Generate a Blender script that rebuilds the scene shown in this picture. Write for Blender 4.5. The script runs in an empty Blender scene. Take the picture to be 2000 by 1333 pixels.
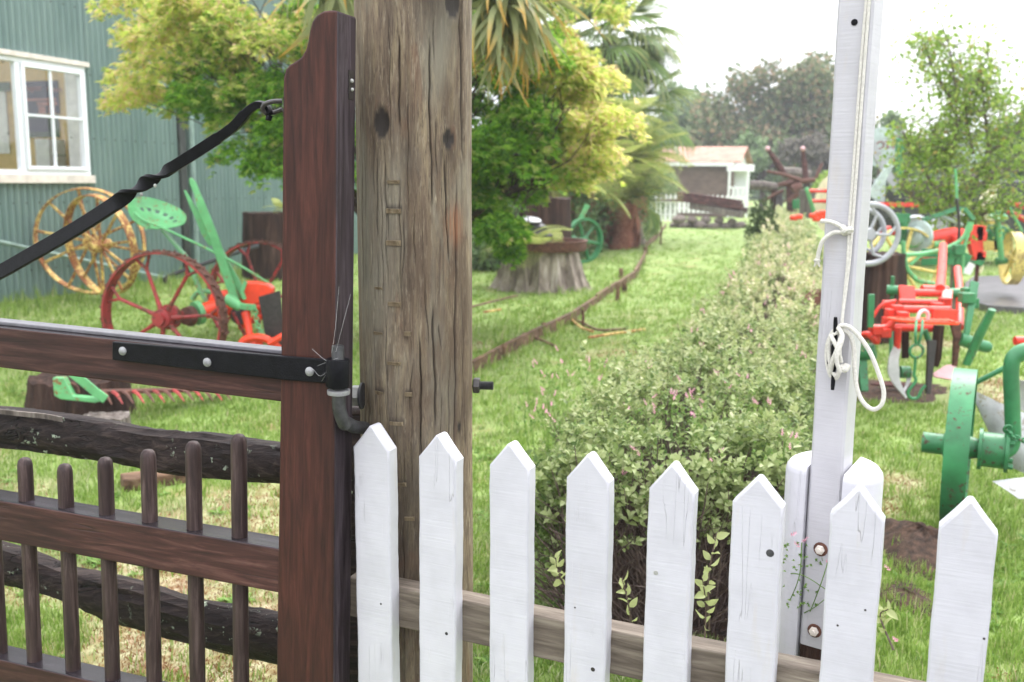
import bpy, math, random
import numpy as np
from mathutils import Vector, Matrix
random.seed(7); rng = np.random.default_rng(7)
S = bpy.context.scene
COL = S.collection
# ---------------------------------------------------------------- camera, sky, sun, exposure
FPX, PITCH, ROLL, CH = 1900.0, math.radians(9.3), math.radians(0.5), 1.45
_F = np.array([0, math.cos(PITCH), -math.sin(PITCH)]); _U = np.array([0, math.sin(PITCH), math.cos(PITCH)]); _R = np.array([1., 0, 0])
CR = _R*math.cos(ROLL)+_U*math.sin(ROLL); CU = _U*math.cos(ROLL)-_R*math.sin(ROLL)
CAM = np.array([0, 0, CH])
cd = bpy.data.cameras.new('camera'); cam = bpy.data.objects.new('camera', cd); COL.objects.link(cam)
m = Matrix.Identity(4)
for i in range(3):
    m[i][0] = CR[i]; m[i][1] = CU[i]; m[i][2] = -_F[i]; m[i][3] = CAM[i]
cam.matrix_world = m
cd.sensor_width = 36; cd.lens = FPX/2000*36; cd.clip_end = 1000; cd.clip_start = 0.05
cd.dof.use_dof = True; cd.dof.focus_distance = 1.86; cd.dof.aperture_fstop = 5.2
S.camera = cam
W = bpy.data.worlds.new('World'); S.world = W; W.use_nodes = True
nt = W.node_tree; nt.nodes.clear()
o_ = nt.nodes.new('ShaderNodeOutputWorld'); bg = nt.nodes.new('ShaderNodeBackground'); sk = nt.nodes.new('ShaderNodeTexSky')
sk.sky_type = 'NISHITA'; sk.sun_disc = False; sk.sun_elevation = math.radians(52); sk.sun_rotation = math.radians(35)
sk.air_density = 1.0; sk.dust_density = 3.0; sk.ozone_density = 1.0
hs = nt.nodes.new('ShaderNodeHueSaturation'); hs.inputs['Saturation'].default_value = 0.12; hs.inputs['Value'].default_value = 1.0
mxw = nt.nodes.new('ShaderNodeMix'); mxw.data_type = 'RGBA'; mxw.inputs[0].default_value = 0.72
mxw.inputs[7].default_value = (12.4, 12.6, 13.3, 1)     # even cloud cover
nt.links.new(sk.outputs[0], hs.inputs['Color']); nt.links.new(hs.outputs[0], mxw.inputs[6])
tcw = nt.nodes.new('ShaderNodeTexCoord'); sx_ = nt.nodes.new('ShaderNodeSeparateXYZ'); mr = nt.nodes.new('ShaderNodeMapRange'); vm = nt.nodes.new('ShaderNodeVectorMath'); vm.operation = 'SCALE'
mr.inputs[1].default_value = 0; mr.inputs[2].default_value = 1; mr.inputs[3].default_value = .62; mr.inputs[4].default_value = 1.7   # overcast sky: zenith brighter than horizon
nt.links.new(tcw.outputs['Generated'], sx_.inputs[0]); nt.links.new(sx_.outputs[2], mr.inputs[0]); nt.links.new(mxw.outputs[2], vm.inputs[0]); nt.links.new(mr.outputs[0], vm.inputs['Scale'])
nt.links.new(vm.outputs[0], bg.inputs['Color']); bg.inputs['Strength'].default_value = 0.13
nt.links.new(bg.outputs[0], o_.inputs['Surface'])
sd = bpy.data.lights.new('sun', 'SUN'); sun = bpy.data.objects.new('sun', sd); COL.objects.link(sun)
sd.energy = 1.5; sd.angle = math.radians(25); sd.color = (1, .96, .9)
_az = math.radians(35); _el = math.radians(52)   # clockwise from +Y
_sd = Vector((math.sin(_az)*math.cos(_el), math.cos(_az)*math.cos(_el), math.sin(_el)))
sun.rotation_euler = _sd.to_track_quat('Z', 'Y').to_euler()
vs = S.view_settings; vs.view_transform = 'Standard'; vs.look = 'None'; vs.gamma = 1; vs.use_curve_mapping = False; vs.exposure = 0.9
S.cycles.max_bounces = 6; S.cycles.transparent_max_bounces = 8
# ---------------------------------------------------------------- measuring: photo pixel -> point in the yard
def ray(px, py): return _F + CR*(px-1000)/FPX - CU*(py-666.5)/FPX
def P(px, py, Y): d = ray(px, py); return CAM + d*(Y/d[1])
def Z(px, py, z=0.): d = ray(px, py); return CAM + d*((z-CH)/d[2])
def XP(px, py, O, n): d = ray(px, py); return CAM + d*(((np.array(O)-CAM)@n)/(d@n))
def unit(v): v = np.array(v, float); return v/np.linalg.norm(v)
def axes(a, hint=(0, 0, 1)):
    a = unit(a); h = np.array(hint, float)
    if abs(a@unit(h)) > .97: h = np.array([1., 0, 0]) if abs(a[0]) < .9 else np.array([0, 1., 0])
    x = unit(np.cross(h, a)); return x, np.cross(a, x), a     # x,y span the plane normal to a
def lin(c):
    c = c.lstrip('#'); return tuple(((int(c[i:i+2], 16)/255+.055)/1.055)**2.4 if int(c[i:i+2], 16) > 10 else int(c[i:i+2], 16)/255/12.92 for i in (0, 2, 4))
# ---------------------------------------------------------------- materials
MATS = {}
class NT:
    def __init__(s, name):
        s.m = bpy.data.materials.new(name); s.m.use_nodes = True; s.t = s.m.node_tree; s.n = s.t.nodes
        s.b = s.n['Principled BSDF']; s.out = s.n['Material Output']; MATS[name] = s.m
        s.tc = s.n.new('ShaderNodeTexCoord')
    def L(s, a, b): s.t.links.new(a, b)
    def mapv(s, scale=(1, 1, 1), src='Object', loc=(0, 0, 0)):
        mp = s.n.new('ShaderNodeMapping'); mp.inputs['Scale'].default_value = scale; mp.inputs['Location'].default_value = loc
        oi = s.n.new('ShaderNodeObjectInfo'); ad = s.n.new('ShaderNodeVectorMath'); ad.operation = 'MULTIPLY_ADD'
        ad.inputs[0].default_value = (3.1, 4.7, 5.3); s.L(oi.outputs['Random'], ad.inputs[1]); s.L(s.tc.outputs[src], ad.inputs[2])
        s.L(ad.outputs[0], mp.inputs[0]); return mp.outputs[0]
    def noise(s, vec, scale=5, det=5, rough=.6, dist=0):
        n = s.n.new('ShaderNodeTexNoise'); n.inputs['Scale'].default_value = scale; n.inputs['Detail'].default_value = det
        n.inputs['Roughness'].default_value = rough; n.inputs['Distortion'].default_value = dist; s.L(vec, n.inputs['Vector']); return n.outputs['Fac']
    def ramp(s, fac, stops, interp='LINEAR'):
        r = s.n.new('ShaderNodeValToRGB'); r.color_ramp.interpolation = interp; e = r.color_ramp.elements
        while len(e) > 1: e.remove(e[-1])
        for i, (p, c) in enumerate(stops):
            if isinstance(c, (int, float)): c = (c, c, c)
            x = e[0] if i == 0 else e.new(p)
            x.position = p; x.color = (*c[:3], 1)
        s.L(fac, r.inputs[0]); return r.outputs[0]
    def mix(s, fac, a, b, mode='MIX'):
        x = s.n.new('ShaderNodeMix'); x.data_type = 'RGBA'; x.blend_type = mode
        for v, i in ((fac, 0), (a, 6), (b, 7)):
            if isinstance(v, (int, float)): x.inputs[i].default_value = v if i == 0 else (v, v, v, 1)
            elif isinstance(v, tuple): x.inputs[i].default_value = (*v[:3], 1)
            else: s.L(v, x.inputs[i])
        return x.outputs[2]
    def math(s, op, a, b=0., c=0.):
        x = s.n.new('ShaderNodeMath'); x.operation = op
        for i, v in enumerate((a, b, c)):
            if isinstance(v, (int, float)): x.inputs[i].default_value = v
            else: s.L(v, x.inputs[i])
        return x.outputs[0]
    def rnd(s):
        g = s.n.new('ShaderNodeNewGeometry'); return g.outputs['Random Per Island']
    def objrnd(s):
        g = s.n.new('ShaderNodeObjectInfo'); return g.outputs['Random']
    def attr(s, name):
        a = s.n.new('ShaderNodeAttribute'); a.attribute_name = name; return a.outputs['Fac']
    def bump(s, h, dist=.002, strength=1.):
        b = s.n.new('ShaderNodeBump'); b.inputs['Distance'].default_value = dist; b.inputs['Strength'].default_value = strength
        s.L(h, b.inputs['Height'])
        if s.b.inputs['Normal'].links: s.L(s.b.inputs['Normal'].links[0].from_socket, b.inputs['Normal'])
        s.L(b.outputs[0], s.b.inputs['Normal'])
    def fin(s, col=None, rough=.6, metal=0., spec=.5):
        if col is not None:
            if isinstance(col, tuple): s.b.inputs['Base Color'].default_value = (*col[:3], 1)
            else: s.L(col, s.b.inputs['Base Color'])
        if isinstance(rough, (int, float)): s.b.inputs['Roughness'].default_value = rough
        else: s.L(rough, s.b.inputs['Roughness'])
        s.b.inputs['Metallic'].default_value = metal; s.b.inputs['Specular IOR Level'].default_value = spec
        return s.m
def wood(name, dark, mid, light, axis=2, grain=1., bump=.0015, rough=.6, gscale=60., wet=0., lichen=0., crack=0.):
    s = NT(name); sc = [gscale]*3; sc[axis] = gscale*.075
    v = s.mapv(tuple(sc)); n1 = s.noise(v, 1., 6, .65, .6)
    sc2 = [7.]*3; sc2[axis] = 1.3
    n2 = s.noise(s.mapv(tuple(sc2)), 1., 4, .6, .8)
    c = s.ramp(n1, [(.3, dark), (.52, mid), (.75, light)])
    c = s.mix(s.ramp(n2, [(.38, 0), (.62, 1)]), s.mix(.5, c, dark), c)
    h = n1
    if crack:
        sc3 = [26.]*3; sc3[axis] = .9
        n3 = s.noise(s.mapv(tuple(sc3), loc=(3, 1, 2)), 1., 3, .5, .4)
        k = s.ramp(n3, [(.485, 0), (.5, 1), (.515, 0)])
        n4 = s.ramp(s.noise(s.mapv((5, 5, 5)), 1., 2), [(.5, 0), (.6, crack)])
        kk = s.math('MULTIPLY', k, n4); c = s.mix(kk, c, tuple(x*.35 for x in dark)); h = s.math('SUBTRACT', n1, s.math('MULTIPLY', kk, 3.))
    if lichen:
        nl = s.noise(s.mapv((1, 1, 1), loc=(5, 5, 5)), 34, 3, .7); nm = s.noise(s.mapv((1, 1, 1)), 6, 2)
        f = s.math('MULTIPLY', s.ramp(nl, [(.62, 0), (.66, 1)]), s.ramp(nm, [(.5, 0), (.58, lichen)]))
        c = s.mix(f, c, lin('#a9b5a0')); h = s.math('ADD', h, s.math('MULTIPLY', f, .8))
    s.fin(c, rough, spec=.28); s.bump(h, bump); return s.m
def paint(name, col, rough=.35, var=.12, chips=0., chipcol=(.05, .02, .012), metal=0., bump=.0008, nscale=9.):
    s = NT(name); v = s.mapv(); n = s.noise(v, nscale, 5, .6)
    a = tuple(x*(1-var*1.6) for x in col); b = tuple(min(1, x*(1+var)) for x in col)
    c = s.ramp(n, [(.3, a), (.7, b)])
    n2 = s.noise(v, nscale*4.5, 6, .7)
    if chips:
        big = s.noise(s.mapv(loc=(2, 7, 1)), 5, 3, .6)
        f = s.ramp(s.math('ADD', n2, s.math('MULTIPLY', big, .6)), [(1.0-chips*.45-.06, 0), (1.0-chips*.45, 1)])
        c = s.mix(f, c, chipcol)
        rough = s.mix(f, rough, .85)
    s.fin(c, rough, metal); s.bump(n2, bump); return s.m
def leafmat(name, stops, trans=.35, rough=.45, tipattr=None, tipstops=None, var=.25):
    s = NT(name); r = s.rnd(); c = s.ramp(r, stops)
    if tipattr:
        c2 = s.ramp(r, tipstops); f = s.attr(tipattr); c = s.mix(f, c, c2)
    s.fin(c, rough, spec=.16)
    tr = s.n.new('ShaderNodeBsdfTranslucent'); s.L(c, tr.inputs['Color'])
    mx = s.n.new('ShaderNodeMixShader'); mx.inputs[0].default_value = trans
    s.L(s.b.outputs[0], mx.inputs[1]); s.L(tr.outputs[0], mx.inputs[2]); s.L(mx.outputs[0], s.out.inputs['Surface']); return s.m

M = MATS
wood('gate_brown', lin('#22120f'), lin('#40221b'), lin('#553027'), 2, gscale=90, rough=.6, bump=.0006)
wood('gate_rail_brown', lin('#1f1312'), lin('#462b27'), lin('#6b4c45'), 0, gscale=70, rough=.6, bump=.0008, crack=.5)
wood('gate_grey_side', lin('#1f181c'), lin('#40363b'), lin('#625860'), 2, gscale=90, rough=.5, bump=.0008)
wood('dowel_wood', lin('#241a19'), lin('#433433'), lin('#6a5a57'), 2, gscale=110, rough=.5, bump=.0006)
wood('rail_top_wet', lin('#1c181a'), lin('#2c272a'), lin('#403a40'), 0, gscale=60, rough=.22, bump=.0004)
wood('split_rail', lin('#120d0d'), lin('#2d2220'), lin('#594b45'), 0, gscale=75, rough=.7, bump=.006, lichen=1., crack=.8)
wood('fence_rail_grey', lin('#4b433a'), lin('#7a6f64'), lin('#a39a8a'), 0, gscale=80, rough=.75, bump=.001)
wood('weathered_grey', lin('#3b3531'), lin('#776d66'), lin('#a9a199'), 2, gscale=30, rough=.8, bump=.006)
wood('stump_wood', lin('#4c4038'), lin('#a3968a'), lin('#d2c9be'), 2, gscale=9, rough=.85, bump=.05)
wood('dark_stump', lin('#1c120e'), lin('#3f2a22'), lin('#6a5248'), 2, gscale=14, rough=.85, bump=.03)
wood('border_board', lin('#3a2a20'), lin('#775c48'), lin('#a98d74'), 0, gscale=20, rough=.8, bump=.006)
wood('rust_timber', lin('#2b1a18'), lin('#553430'), lin('#86605a'), 0, gscale=12, rough=.8, bump=.006)
# round timber post: soft grey-tan with stains, tan rubbing, cracks
s = NT('round_post'); v = s.mapv((75, 75, 7)); n1 = s.noise(v, 1, 9, .75, .9)
c = s.ramp(n1, [(.3, lin('#4b3b2a')), (.5, lin('#726250')), (.7, lin('#978869'))])
nf = s.noise(s.mapv((260, 260, 30)), 1, 4, .7); c = s.mix(s.ramp(nf, [(.5, 0), (.64, .75)]), c, lin('#40342a')); nf2 = s.noise(s.mapv((190, 190, 22), loc=(3, 3, 3)), 1, 4, .7); c = s.mix(s.ramp(nf2, [(.55, 0), (.68, .6)]), c, lin('#b3a78f'))
n2 = s.noise(s.mapv((7, 7, 1.6)), 1, 5, .6, .9)
c = s.mix(s.ramp(n2, [(.36, .7), (.58, 0)]), c, lin('#4b3a2b'))
n2b = s.noise(s.mapv((9, 9, 2.4), loc=(4, 4, 4)), 1, 4, .6, .6)
c = s.mix(s.ramp(n2b, [(.5, 0), (.72, .55)]), c, lin('#8b8a7b'))
n2c = s.noise(s.mapv((10, 10, 4), loc=(9, 1, 4)), 1, 4, .65, .6)
c = s.mix(s.ramp(n2c, [(.6, 0), (.72, .6)]), c, lin('#6f4932'))
n3 = s.noise(s.mapv((34, 34, 1.1), loc=(1, 2, 0)), 1, 3, .5, .5)
k = s.math('MULTIPLY', s.ramp(n3, [(.49, 0), (.5, 1), (.51, 0)]), s.ramp(s.noise(s.mapv((6, 6, 3)), 1, 2), [(.52, 0), (.6, .55)]))
c = s.mix(k, c, lin('#3a2d22'))
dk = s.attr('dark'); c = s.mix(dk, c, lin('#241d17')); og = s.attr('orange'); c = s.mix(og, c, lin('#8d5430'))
s.fin(c, .72); s.bump(s.math('SUBTRACT', n1, s.math('MULTIPLY', k, 2.5)), .0022)
# white fence paint
def whitepaint(name, sh, warm=0):
    s = NT(name); v = s.mapv((8, 8, 220)); n1 = s.noise(v, 1, 3, .6)
    n0 = s.noise(s.mapv((14, 14, 14)), 1, 4, .6)
    n3 = s.noise(s.mapv((55, 55, 2.2), loc=(1, 5, 0)), 1, 2, .5, .25)
    k = s.math('MULTIPLY', s.ramp(n3, [(.496, 0), (.5, 1), (.504, 0)]), s.ramp(s.noise(s.mapv((7, 7, 5)), 1, 2), [(.53, 0), (.62, .4)]))
    c = s.ramp(n0, [(.3, tuple(x*.9 for x in sh)), (.6, sh)])
    st = s.ramp(s.noise(s.mapv((20, 20, 3), loc=(2, 8, 3)), 1, 6, .75), [(.58, 0), (.78, .45)])
    c = s.mix(st, c, lin('#b9ad9b')); c = s.mix(k, c, lin('#6d6762'))
    s.fin(c, .42); s.bump(s.math('ADD', s.math('MULTIPLY', n1, .5), s.math('SUBTRACT', n0, s.math('MULTIPLY', k, 2.))), .0011); return s.m
whitepaint('fence_white', (.53, .525, .57)); whitepaint('pole_white', (.47, .46, .495))
paint('iron_black', (.007, .007, .009), .38, .3, bump=.0012, nscale=60)
M['iron_black'].node_tree.nodes['Principled BSDF'].inputs['Specular IOR Level'].default_value = .1
paint('iron_dark', (.035, .03, .028), .4, .3, bump=.0006, nscale=40)
paint('cast_grey', (.065, .065, .068), .5, .35, bump=.0012, nscale=50, metal=.5)
paint('bolt_grey', (.30, .30, .31), .5, .15, bump=.0008, nscale=150, metal=.4)
paint('galv_pale', (.42, .42, .40), .5, .2, bump=.0004, nscale=60, metal=.5)
paint('rope_white', (.62, .60, .55), .8, .12, bump=.0006, nscale=250)
paint('green_paint', (.035, .20, .075), .42, .22, chips=.07, chipcol=(.08, .05, .03))
paint('mint_paint', (.13, .42, .17), .42, .15, chips=.08, chipcol=(.25, .1, .04))
paint('red_paint', (.72, .04, .022), .42, .2, chips=.06, chipcol=(.25, .06, .04))
paint('orange_red', (.85, .06, .015), .35, .12)
paint('rust_red', (.34, .03, .03), .5, .3, chips=.25, chipcol=(.10, .045, .025))
paint('yellow_rust', (.74, .54, .16), .6, .15, chips=.42, chipcol=(.26, .09, .03))
paint('yellow_paint', (.72, .58, .18), .5, .15, chips=.2, chipcol=(.3, .2, .08))
paint('cream_paint', (.80, .74, .50), .5, .12)
paint('rust_brown', (.13, .052, .035), .8, .4, bump=.003, nscale=25)
paint('silver_plate', (.50, .50, .50), .45, .25, chips=.12, chipcol=(.28, .25, .2), nscale=5)
paint('grey_wheel', (.36, .37, .40), .45, .12)
paint('dark_machine', (.03, .035, .032), .5, .3)
paint('pale_machine', (.42, .50, .48), .5, .2)
paint('pink_plate', (.72, .42, .44), .5, .2)
paint('window_white', (.78, .80, .85), .35, .03)
paint('cap_grey', (.15, .145, .16), .4, .15, bump=.0006, nscale=50)
paint('gravel', (.17, .16, .155), .9, .5, bump=.01, nscale=60)
paint('sill_cream', (.70, .63, .57), .6, .15)
paint('tan_wall', (.62, .42, .16), .8, .1)
paint('interior_white', (.75, .73, .70), .8, .1)
paint('navy_print', (.02, .022, .05), .6, .3); paint('pink_print', (.35, .14, .11), .6, .2); paint('green_print', (.06, .10, .05), .6, .3)
paint('stone', (.20, .16, .14), .9, .3, bump=.01, nscale=8)
paint('concrete_wet', (.13, .12, .13), .3, .3, bump=.003, nscale=7)
paint('soil', (.10, .055, .035), .95, .5, bump=.02, nscale=30)
paint('shed_roof', (.40, .20, .14), .7, .25, bump=.002, nscale=3)
paint('shed_wall', (.14, .095, .075), .85, .2, bump=.003, nscale=3)
paint('white_far', (.72, .72, .72), .6, .06)
paint('downpipe_green', (.22, .31, .28), .5, .15)
paint('interior_floor', (.08, .07, .06), .8, .3)
s = NT('corrugated_green'); n = s.noise(s.mapv((1.2, 1.2, .35)), 1.6, 5, .65); nn = s.noise(s.mapv((9, 9, 1)), 1, 4, .7)
c = s.ramp(n, [(.3, (.13, .205, .19)), (.7, (.20, .285, .265))]); c = s.mix(s.ramp(nn, [(.5, 0), (.75, .35)]), c, (.27, .34, .30))
s.fin(c, .42, 0.1)
s = NT('window_glass'); s.fin((.9, .95, .93), .02); tb = s.n.new('ShaderNodeBsdfTransparent'); gl = s.n.new('ShaderNodeBsdfGlossy'); gl.inputs['Roughness'].default_value = .02
fr = s.n.new('ShaderNodeFresnel'); fr.inputs['IOR'].default_value = 1.5; mx = s.n.new('ShaderNodeMixShader'); mx.inputs[0].default_value = .06; s.L(tb.outputs[0], mx.inputs[1]); s.L(gl.outputs[0], mx.inputs[2]); s.L(mx.outputs[0], s.out.inputs[0])
s = NT('water_drop'); s.fin((.95, .97, 1), .02); s.b.inputs['Transmission Weight'].default_value = .9; s.b.inputs['IOR'].default_value = 1.33
# ground
s = NT('lawn'); n1 = s.noise(s.mapv(), .8, 5, .6); n2 = s.noise(s.mapv(), 6, 6, .7); n3 = s.noise(s.mapv(loc=(7, 3, 0)), 2.2, 5, .65)
c = s.ramp(n2, [(.3, (.13, .20, .04)), (.55, (.21, .30, .075)), (.75, (.30, .37, .14))])
c = s.mix(s.ramp(n1, [(.4, 0), (.65, .5)]), c, (.17, .22, .06))
c = s.mix(s.ramp(n3, [(.57, 0), (.68, .5)]), c, (.27, .12, .06)); c = s.mix(s.math('MULTIPLY', s.attr('dry'), s.ramp(n2, [(.3, .4), (.6, 1)])), c, s.ramp(s.noise(s.mapv(), 14, 4, .7), [(.4, (.20, .10, .055)), (.6, (.42, .36, .24))])); s.fin(c, .9); s.bump(n2, .02)
leafmat('grass_green', [(0, (.12, .21, .035)), (.4, (.21, .33, .06)), (.75, (.30, .42, .10)), (.93, (.40, .46, .18)), (1, (.5, .44, .27))], .35, .35)
leafmat('grass_pale', [(0, (.22, .31, .09)), (.5, (.36, .44, .18)), (1, (.52, .52, .33))], .35, .4)
leafmat('moss_orange', [(0, (.15, .06, .03)), (.5, (.28, .13, .06)), (1, (.34, .22, .09))], .2, .7)
leafmat('maple_leaf', [(0, (.06, .19, .018)), (.5, (.16, .38, .03)), (1, (.34, .54, .06))], .58, .5, 'tip', [(0, (.52, .70, .09)), (.4, (.76, .78, .20)), (.75, (.88, .72, .34)), (1, (.86, .58, .44))])
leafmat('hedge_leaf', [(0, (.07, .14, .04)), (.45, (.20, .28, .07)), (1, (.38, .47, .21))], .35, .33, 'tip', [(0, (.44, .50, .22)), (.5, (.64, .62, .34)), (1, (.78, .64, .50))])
leafmat('young_leaf', [(0, (.16, .27, .045)), (.6, (.30, .45, .08)), (.92, (.42, .50, .14)), (1, (.38, .25, .08))], .45, .4)
leafmat('palm_leaf', [(0, (.12, .20, .06)), (.6, (.22, .32, .09)), (1, (.34, .38, .14))], .3, .35, 'tip', [(0, (.40, .26, .05)), (1, (.45, .30, .1))])
leafmat('strap_leaf', [(0, (.22, .27, .11)), (.6, (.33, .36, .18)), (1, (.42, .42, .24))], .35, .4, 'tip', [(0, (.50, .22, .02)), (.7, (.55, .30, .04)), (1, (.25, .12, .06))])
leafmat('fern_leaf', [(0, (.22, .31, .07)), (.5, (.38, .43, .12)), (1, (.50, .46, .20))], .35, .5)
leafmat('fern_dead', [(0, (.22, .09, .06)), (.5, (.36, .15, .10)), (1, (.48, .24, .16))], .2, .8)
leafmat('tree_green', [(0, (.09, .15, .06)), (.6, (.17, .26, .11)), (1, (.26, .34, .17))], .3, .6)
leafmat('tree_bronze', [(0, (.10, .15, .07)), (.5, (.18, .23, .10)), (.8, (.28, .25, .14)), (1, (.38, .25, .16))], .3, .6)
leafmat('dark_leaf', [(0, (.035, .065, .02)), (1, (.09, .14, .045))], .2, .5)
leafmat('tree_grey', [(0, (.13, .12, .10)), (1, (.2, .18, .15))], .2, .7)
leafmat('pink_petal', [(0, (.62, .20, .32)), (1, (.80, .48, .56))], .3, .5)
leafmat('weed_leaf', [(0, (.12, .24, .05)), (1, (.25, .38, .10))], .4, .4)
wood('twig', lin('#3a2e2b'), lin('#6b5a54'), lin('#978780'), 2, gscale=40, rough=.8)
wood('bark', lin('#2a211c'), lin('#4e4037'), lin('#75665a'), 2, gscale=25, rough=.85, bump=.006)
paint('tree_stem', (.16, .13, .10), .8, .3)
# ---------------------------------------------------------------- mesh builder
class MB:
    def __init__(s): s.v = []; s.f = []; s.mi = []; s.cur = 0
    def add(s, vs, fs):
        o = len(s.v); s.v.extend([tuple(map(float, p)) for p in vs]); s.f.extend([tuple(o+i for i in f) for f in fs]); s.mi.extend([s.cur]*len(fs)); return s
    def box(s, c, size, ax=None):
        c = np.array(c, float); h = np.array(size)/2; A = np.eye(3) if ax is None else np.array(ax)
        vs = [c+A.T@(h*np.array(k)) for k in ((-1,-1,-1),(1,-1,-1),(1,1,-1),(-1,1,-1),(-1,-1,1),(1,-1,1),(1,1,1),(-1,1,1))]
        return s.add(vs, [(0,3,2,1),(4,5,6,7),(0,1,5,4),(1,2,6,5),(2,3,7,6),(3,0,4,7)])
    def bar(s, a, b, w, h, up=(0, 0, 1)):
        a = np.array(a, float); b = np.array(b, float); x, y, z = axes(b-a, up)
        return s.box((a+b)/2, (w, h, np.linalg.norm(b-a)), (x, y, z))
    def tube(s, pts, r, n=8, cap=True, sy=1.):
        pts = np.array(pts, float); k = len(pts); r = np.full(k, r) if np.isscalar(r) else np.array(r)
        T = np.gradient(pts, axis=0) if k > 2 else np.repeat((pts[1:]-pts[:1]), 2, 0)
        x = None; vs = []
        for i in range(k):
            t = unit(T[i])
            if x is None: x, y, _ = axes(t)
            else: x = unit(x-t*(x@t)); y = np.cross(t, x)
            for j in range(n):
                a = 2*math.pi*j/n; vs.append(pts[i]+r[i]*(math.cos(a)*x+math.sin(a)*y*sy))
        fs = [(i*n+j, i*n+(j+1) % n, (i+1)*n+(j+1) % n, (i+1)*n+j) for i in range(k-1) for j in range(n)]
        if cap: fs += [tuple(range(n))[::-1], tuple((k-1)*n+j for j in range(n))]
        return s.add(vs, fs)
    def flat(s, pts, w, t, side, twist=None):
        pts = np.array(pts, float); k = len(pts); T = np.gradient(pts, axis=0) if k > 2 else np.repeat((pts[1:]-pts[:1]), 2, 0)
        w = np.full(k, w) if np.isscalar(w) else w; t = np.full(k, t) if np.isscalar(t) else t
        vs = []; sd = np.array(side, float) if np.ndim(side) == 1 else None
        for i in range(k):
            tt = unit(T[i]); sx = sd if sd is not None else np.array(side[i]); x = unit(sx-tt*(sx@tt)); y = np.cross(tt, x)
            if twist is not None: a = twist[i]; x, y = x*math.cos(a)+y*math.sin(a), y*math.cos(a)-x*math.sin(a)
            for u, v in ((-1,-1),(1,-1),(1,1),(-1,1)): vs.append(pts[i]+x*u*w[i]/2+y*v*t[i]/2)
        fs = [(i*4+j, i*4+(j+1) % 4, (i+1)*4+(j+1) % 4, (i+1)*4+j) for i in range(k-1) for j in range(4)]
        return s.add(vs, fs+[(3,2,1,0), tuple((k-1)*4+j for j in range(4))])
    def lathe(s, prof, c, axis=(0, 0, 1), n=20, closed=False, arc=2*math.pi):
        c = np.array(c, float); x, y, z = axes(axis); k = len(prof); vs = []
        for r, h in prof:
            for j in range(n): a = arc*j/n; vs.append(c+r*(math.cos(a)*x+math.sin(a)*y)+h*z)
        fs = [(i*n+j, i*n+(j+1) % n, (i+1)*n+(j+1) % n, (i+1)*n+j) for i in range(k-1) for j in range(n)]
        if closed: fs += [((k-1)*n+j, (k-1)*n+(j+1) % n, (j+1) % n, j) for j in range(n)]
        else: fs += [tuple(range(n))[::-1], tuple((k-1)*n+j for j in range(n))]
        return s.add(vs, fs)
    def rim(s, c, axis, R, w, t, n=40):
        return s.lathe([(R, -w/2), (R, w/2), (R-t, w/2), (R-t, -w/2)], c, axis, n, True)
    def torus(s, c, axis, R, r, n=28, k=8):
        return s.lathe([(R+r*math.cos(2*math.pi*i/k), r*math.sin(2*math.pi*i/k)) for i in range(k)], c, axis, n, True)
    def ball(s, c, r, n=12, sc=(1, 1, 1)):
        o = len(s.v); s.lathe([(max(1e-5, r*math.sin(math.pi*i/8)), -r*math.cos(math.pi*i/8)) for i in range(9)], (0, 0, 0), (0, 0, 1), n)
        for i in range(o, len(s.v)): s.v[i] = tuple(np.array(s.v[i])*sc+np.array(c))
        return s
    def prism(s, pts, o, ux, uy, d):
        o = np.array(o, float); ux = np.array(ux, float); uy = np.array(uy, float); nn = np.cross(unit(ux), unit(uy))*d; n = len(pts)
        a = [o+ux*p[0]+uy*p[1] for p in pts]; b = [q+nn for q in a]
        return s.add(a+b, [tuple(range(n))[::-1], tuple(range(n, 2*n))]+[(i, (i+1) % n, n+(i+1) % n, n+i) for i in range(n)])
ORG = {}
def mkmesh(name, mb, mats, org=(0, 0, 0), smooth=True, ang=38):
    me = bpy.data.meshes.new(name); o = np.array(org, float)
    me.from_pydata([tuple(np.array(v)-o) for v in mb.v], [], mb.f)
    if not isinstance(mats, (list, tuple)): mats = [mats]
    for q in mats: me.materials.append(M[q])
    if len(mats) > 1: me.polygons.foreach_set('material_index', mb.mi)
    if smooth:
        me.shade_smooth(); me.set_sharp_from_angle(angle=math.radians(ang))
    me.update(); return me
def tag(o, label=None, cat=None, group=None, kind=None):
    if label: o['label'] = label
    if cat: o['category'] = cat
    if group: o['group'] = group
    if kind: o['kind'] = kind
    return o
def link(o, parent=None): COL.objects.link(o); o.parent = parent; return o
def thing(name, label, cat, org=(0, 0, 0), group=None, kind=None):
    o = bpy.data.objects.new(name, None); link(o); o.empty_display_size = .1
    o.location = tuple(map(float, org)); ORG[o] = np.array(org, float); return tag(o, label, cat, group, kind)
def part(name, mb, mats, parent, smooth=True, bevel=0., label=None, kind=None, seg=2):
    org = ORG[parent]; o = bpy.data.objects.new(name, mkmesh(name, mb, mats, org, smooth)); link(o, parent); ORG[o] = org
    if bevel:
        b = o.modifiers.new('bevel', 'BEVEL'); b.width = bevel; b.segments = seg; b.limit_method = 'ANGLE'; b.angle_limit = math.radians(50); b.harden_normals = False
    if label: o['label'] = label
    if kind: o['kind'] = kind
    return o
def solo(name, mb, mats, label, cat, org=None, group=None, smooth=True, kind=None, bevel=0.):
    if org is None: org = np.array(mb.v).mean(0); org[2] = min(v[2] for v in mb.v)
    o = bpy.data.objects.new(name, mkmesh(name, mb, mats, org, smooth)); link(o); o.location = tuple(map(float, org)); ORG[o] = np.array(org, float)
    if bevel: b = o.modifiers.new('bevel', 'BEVEL'); b.width = bevel; b.segments = 2
    return tag(o, label, cat, group, kind)
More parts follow.
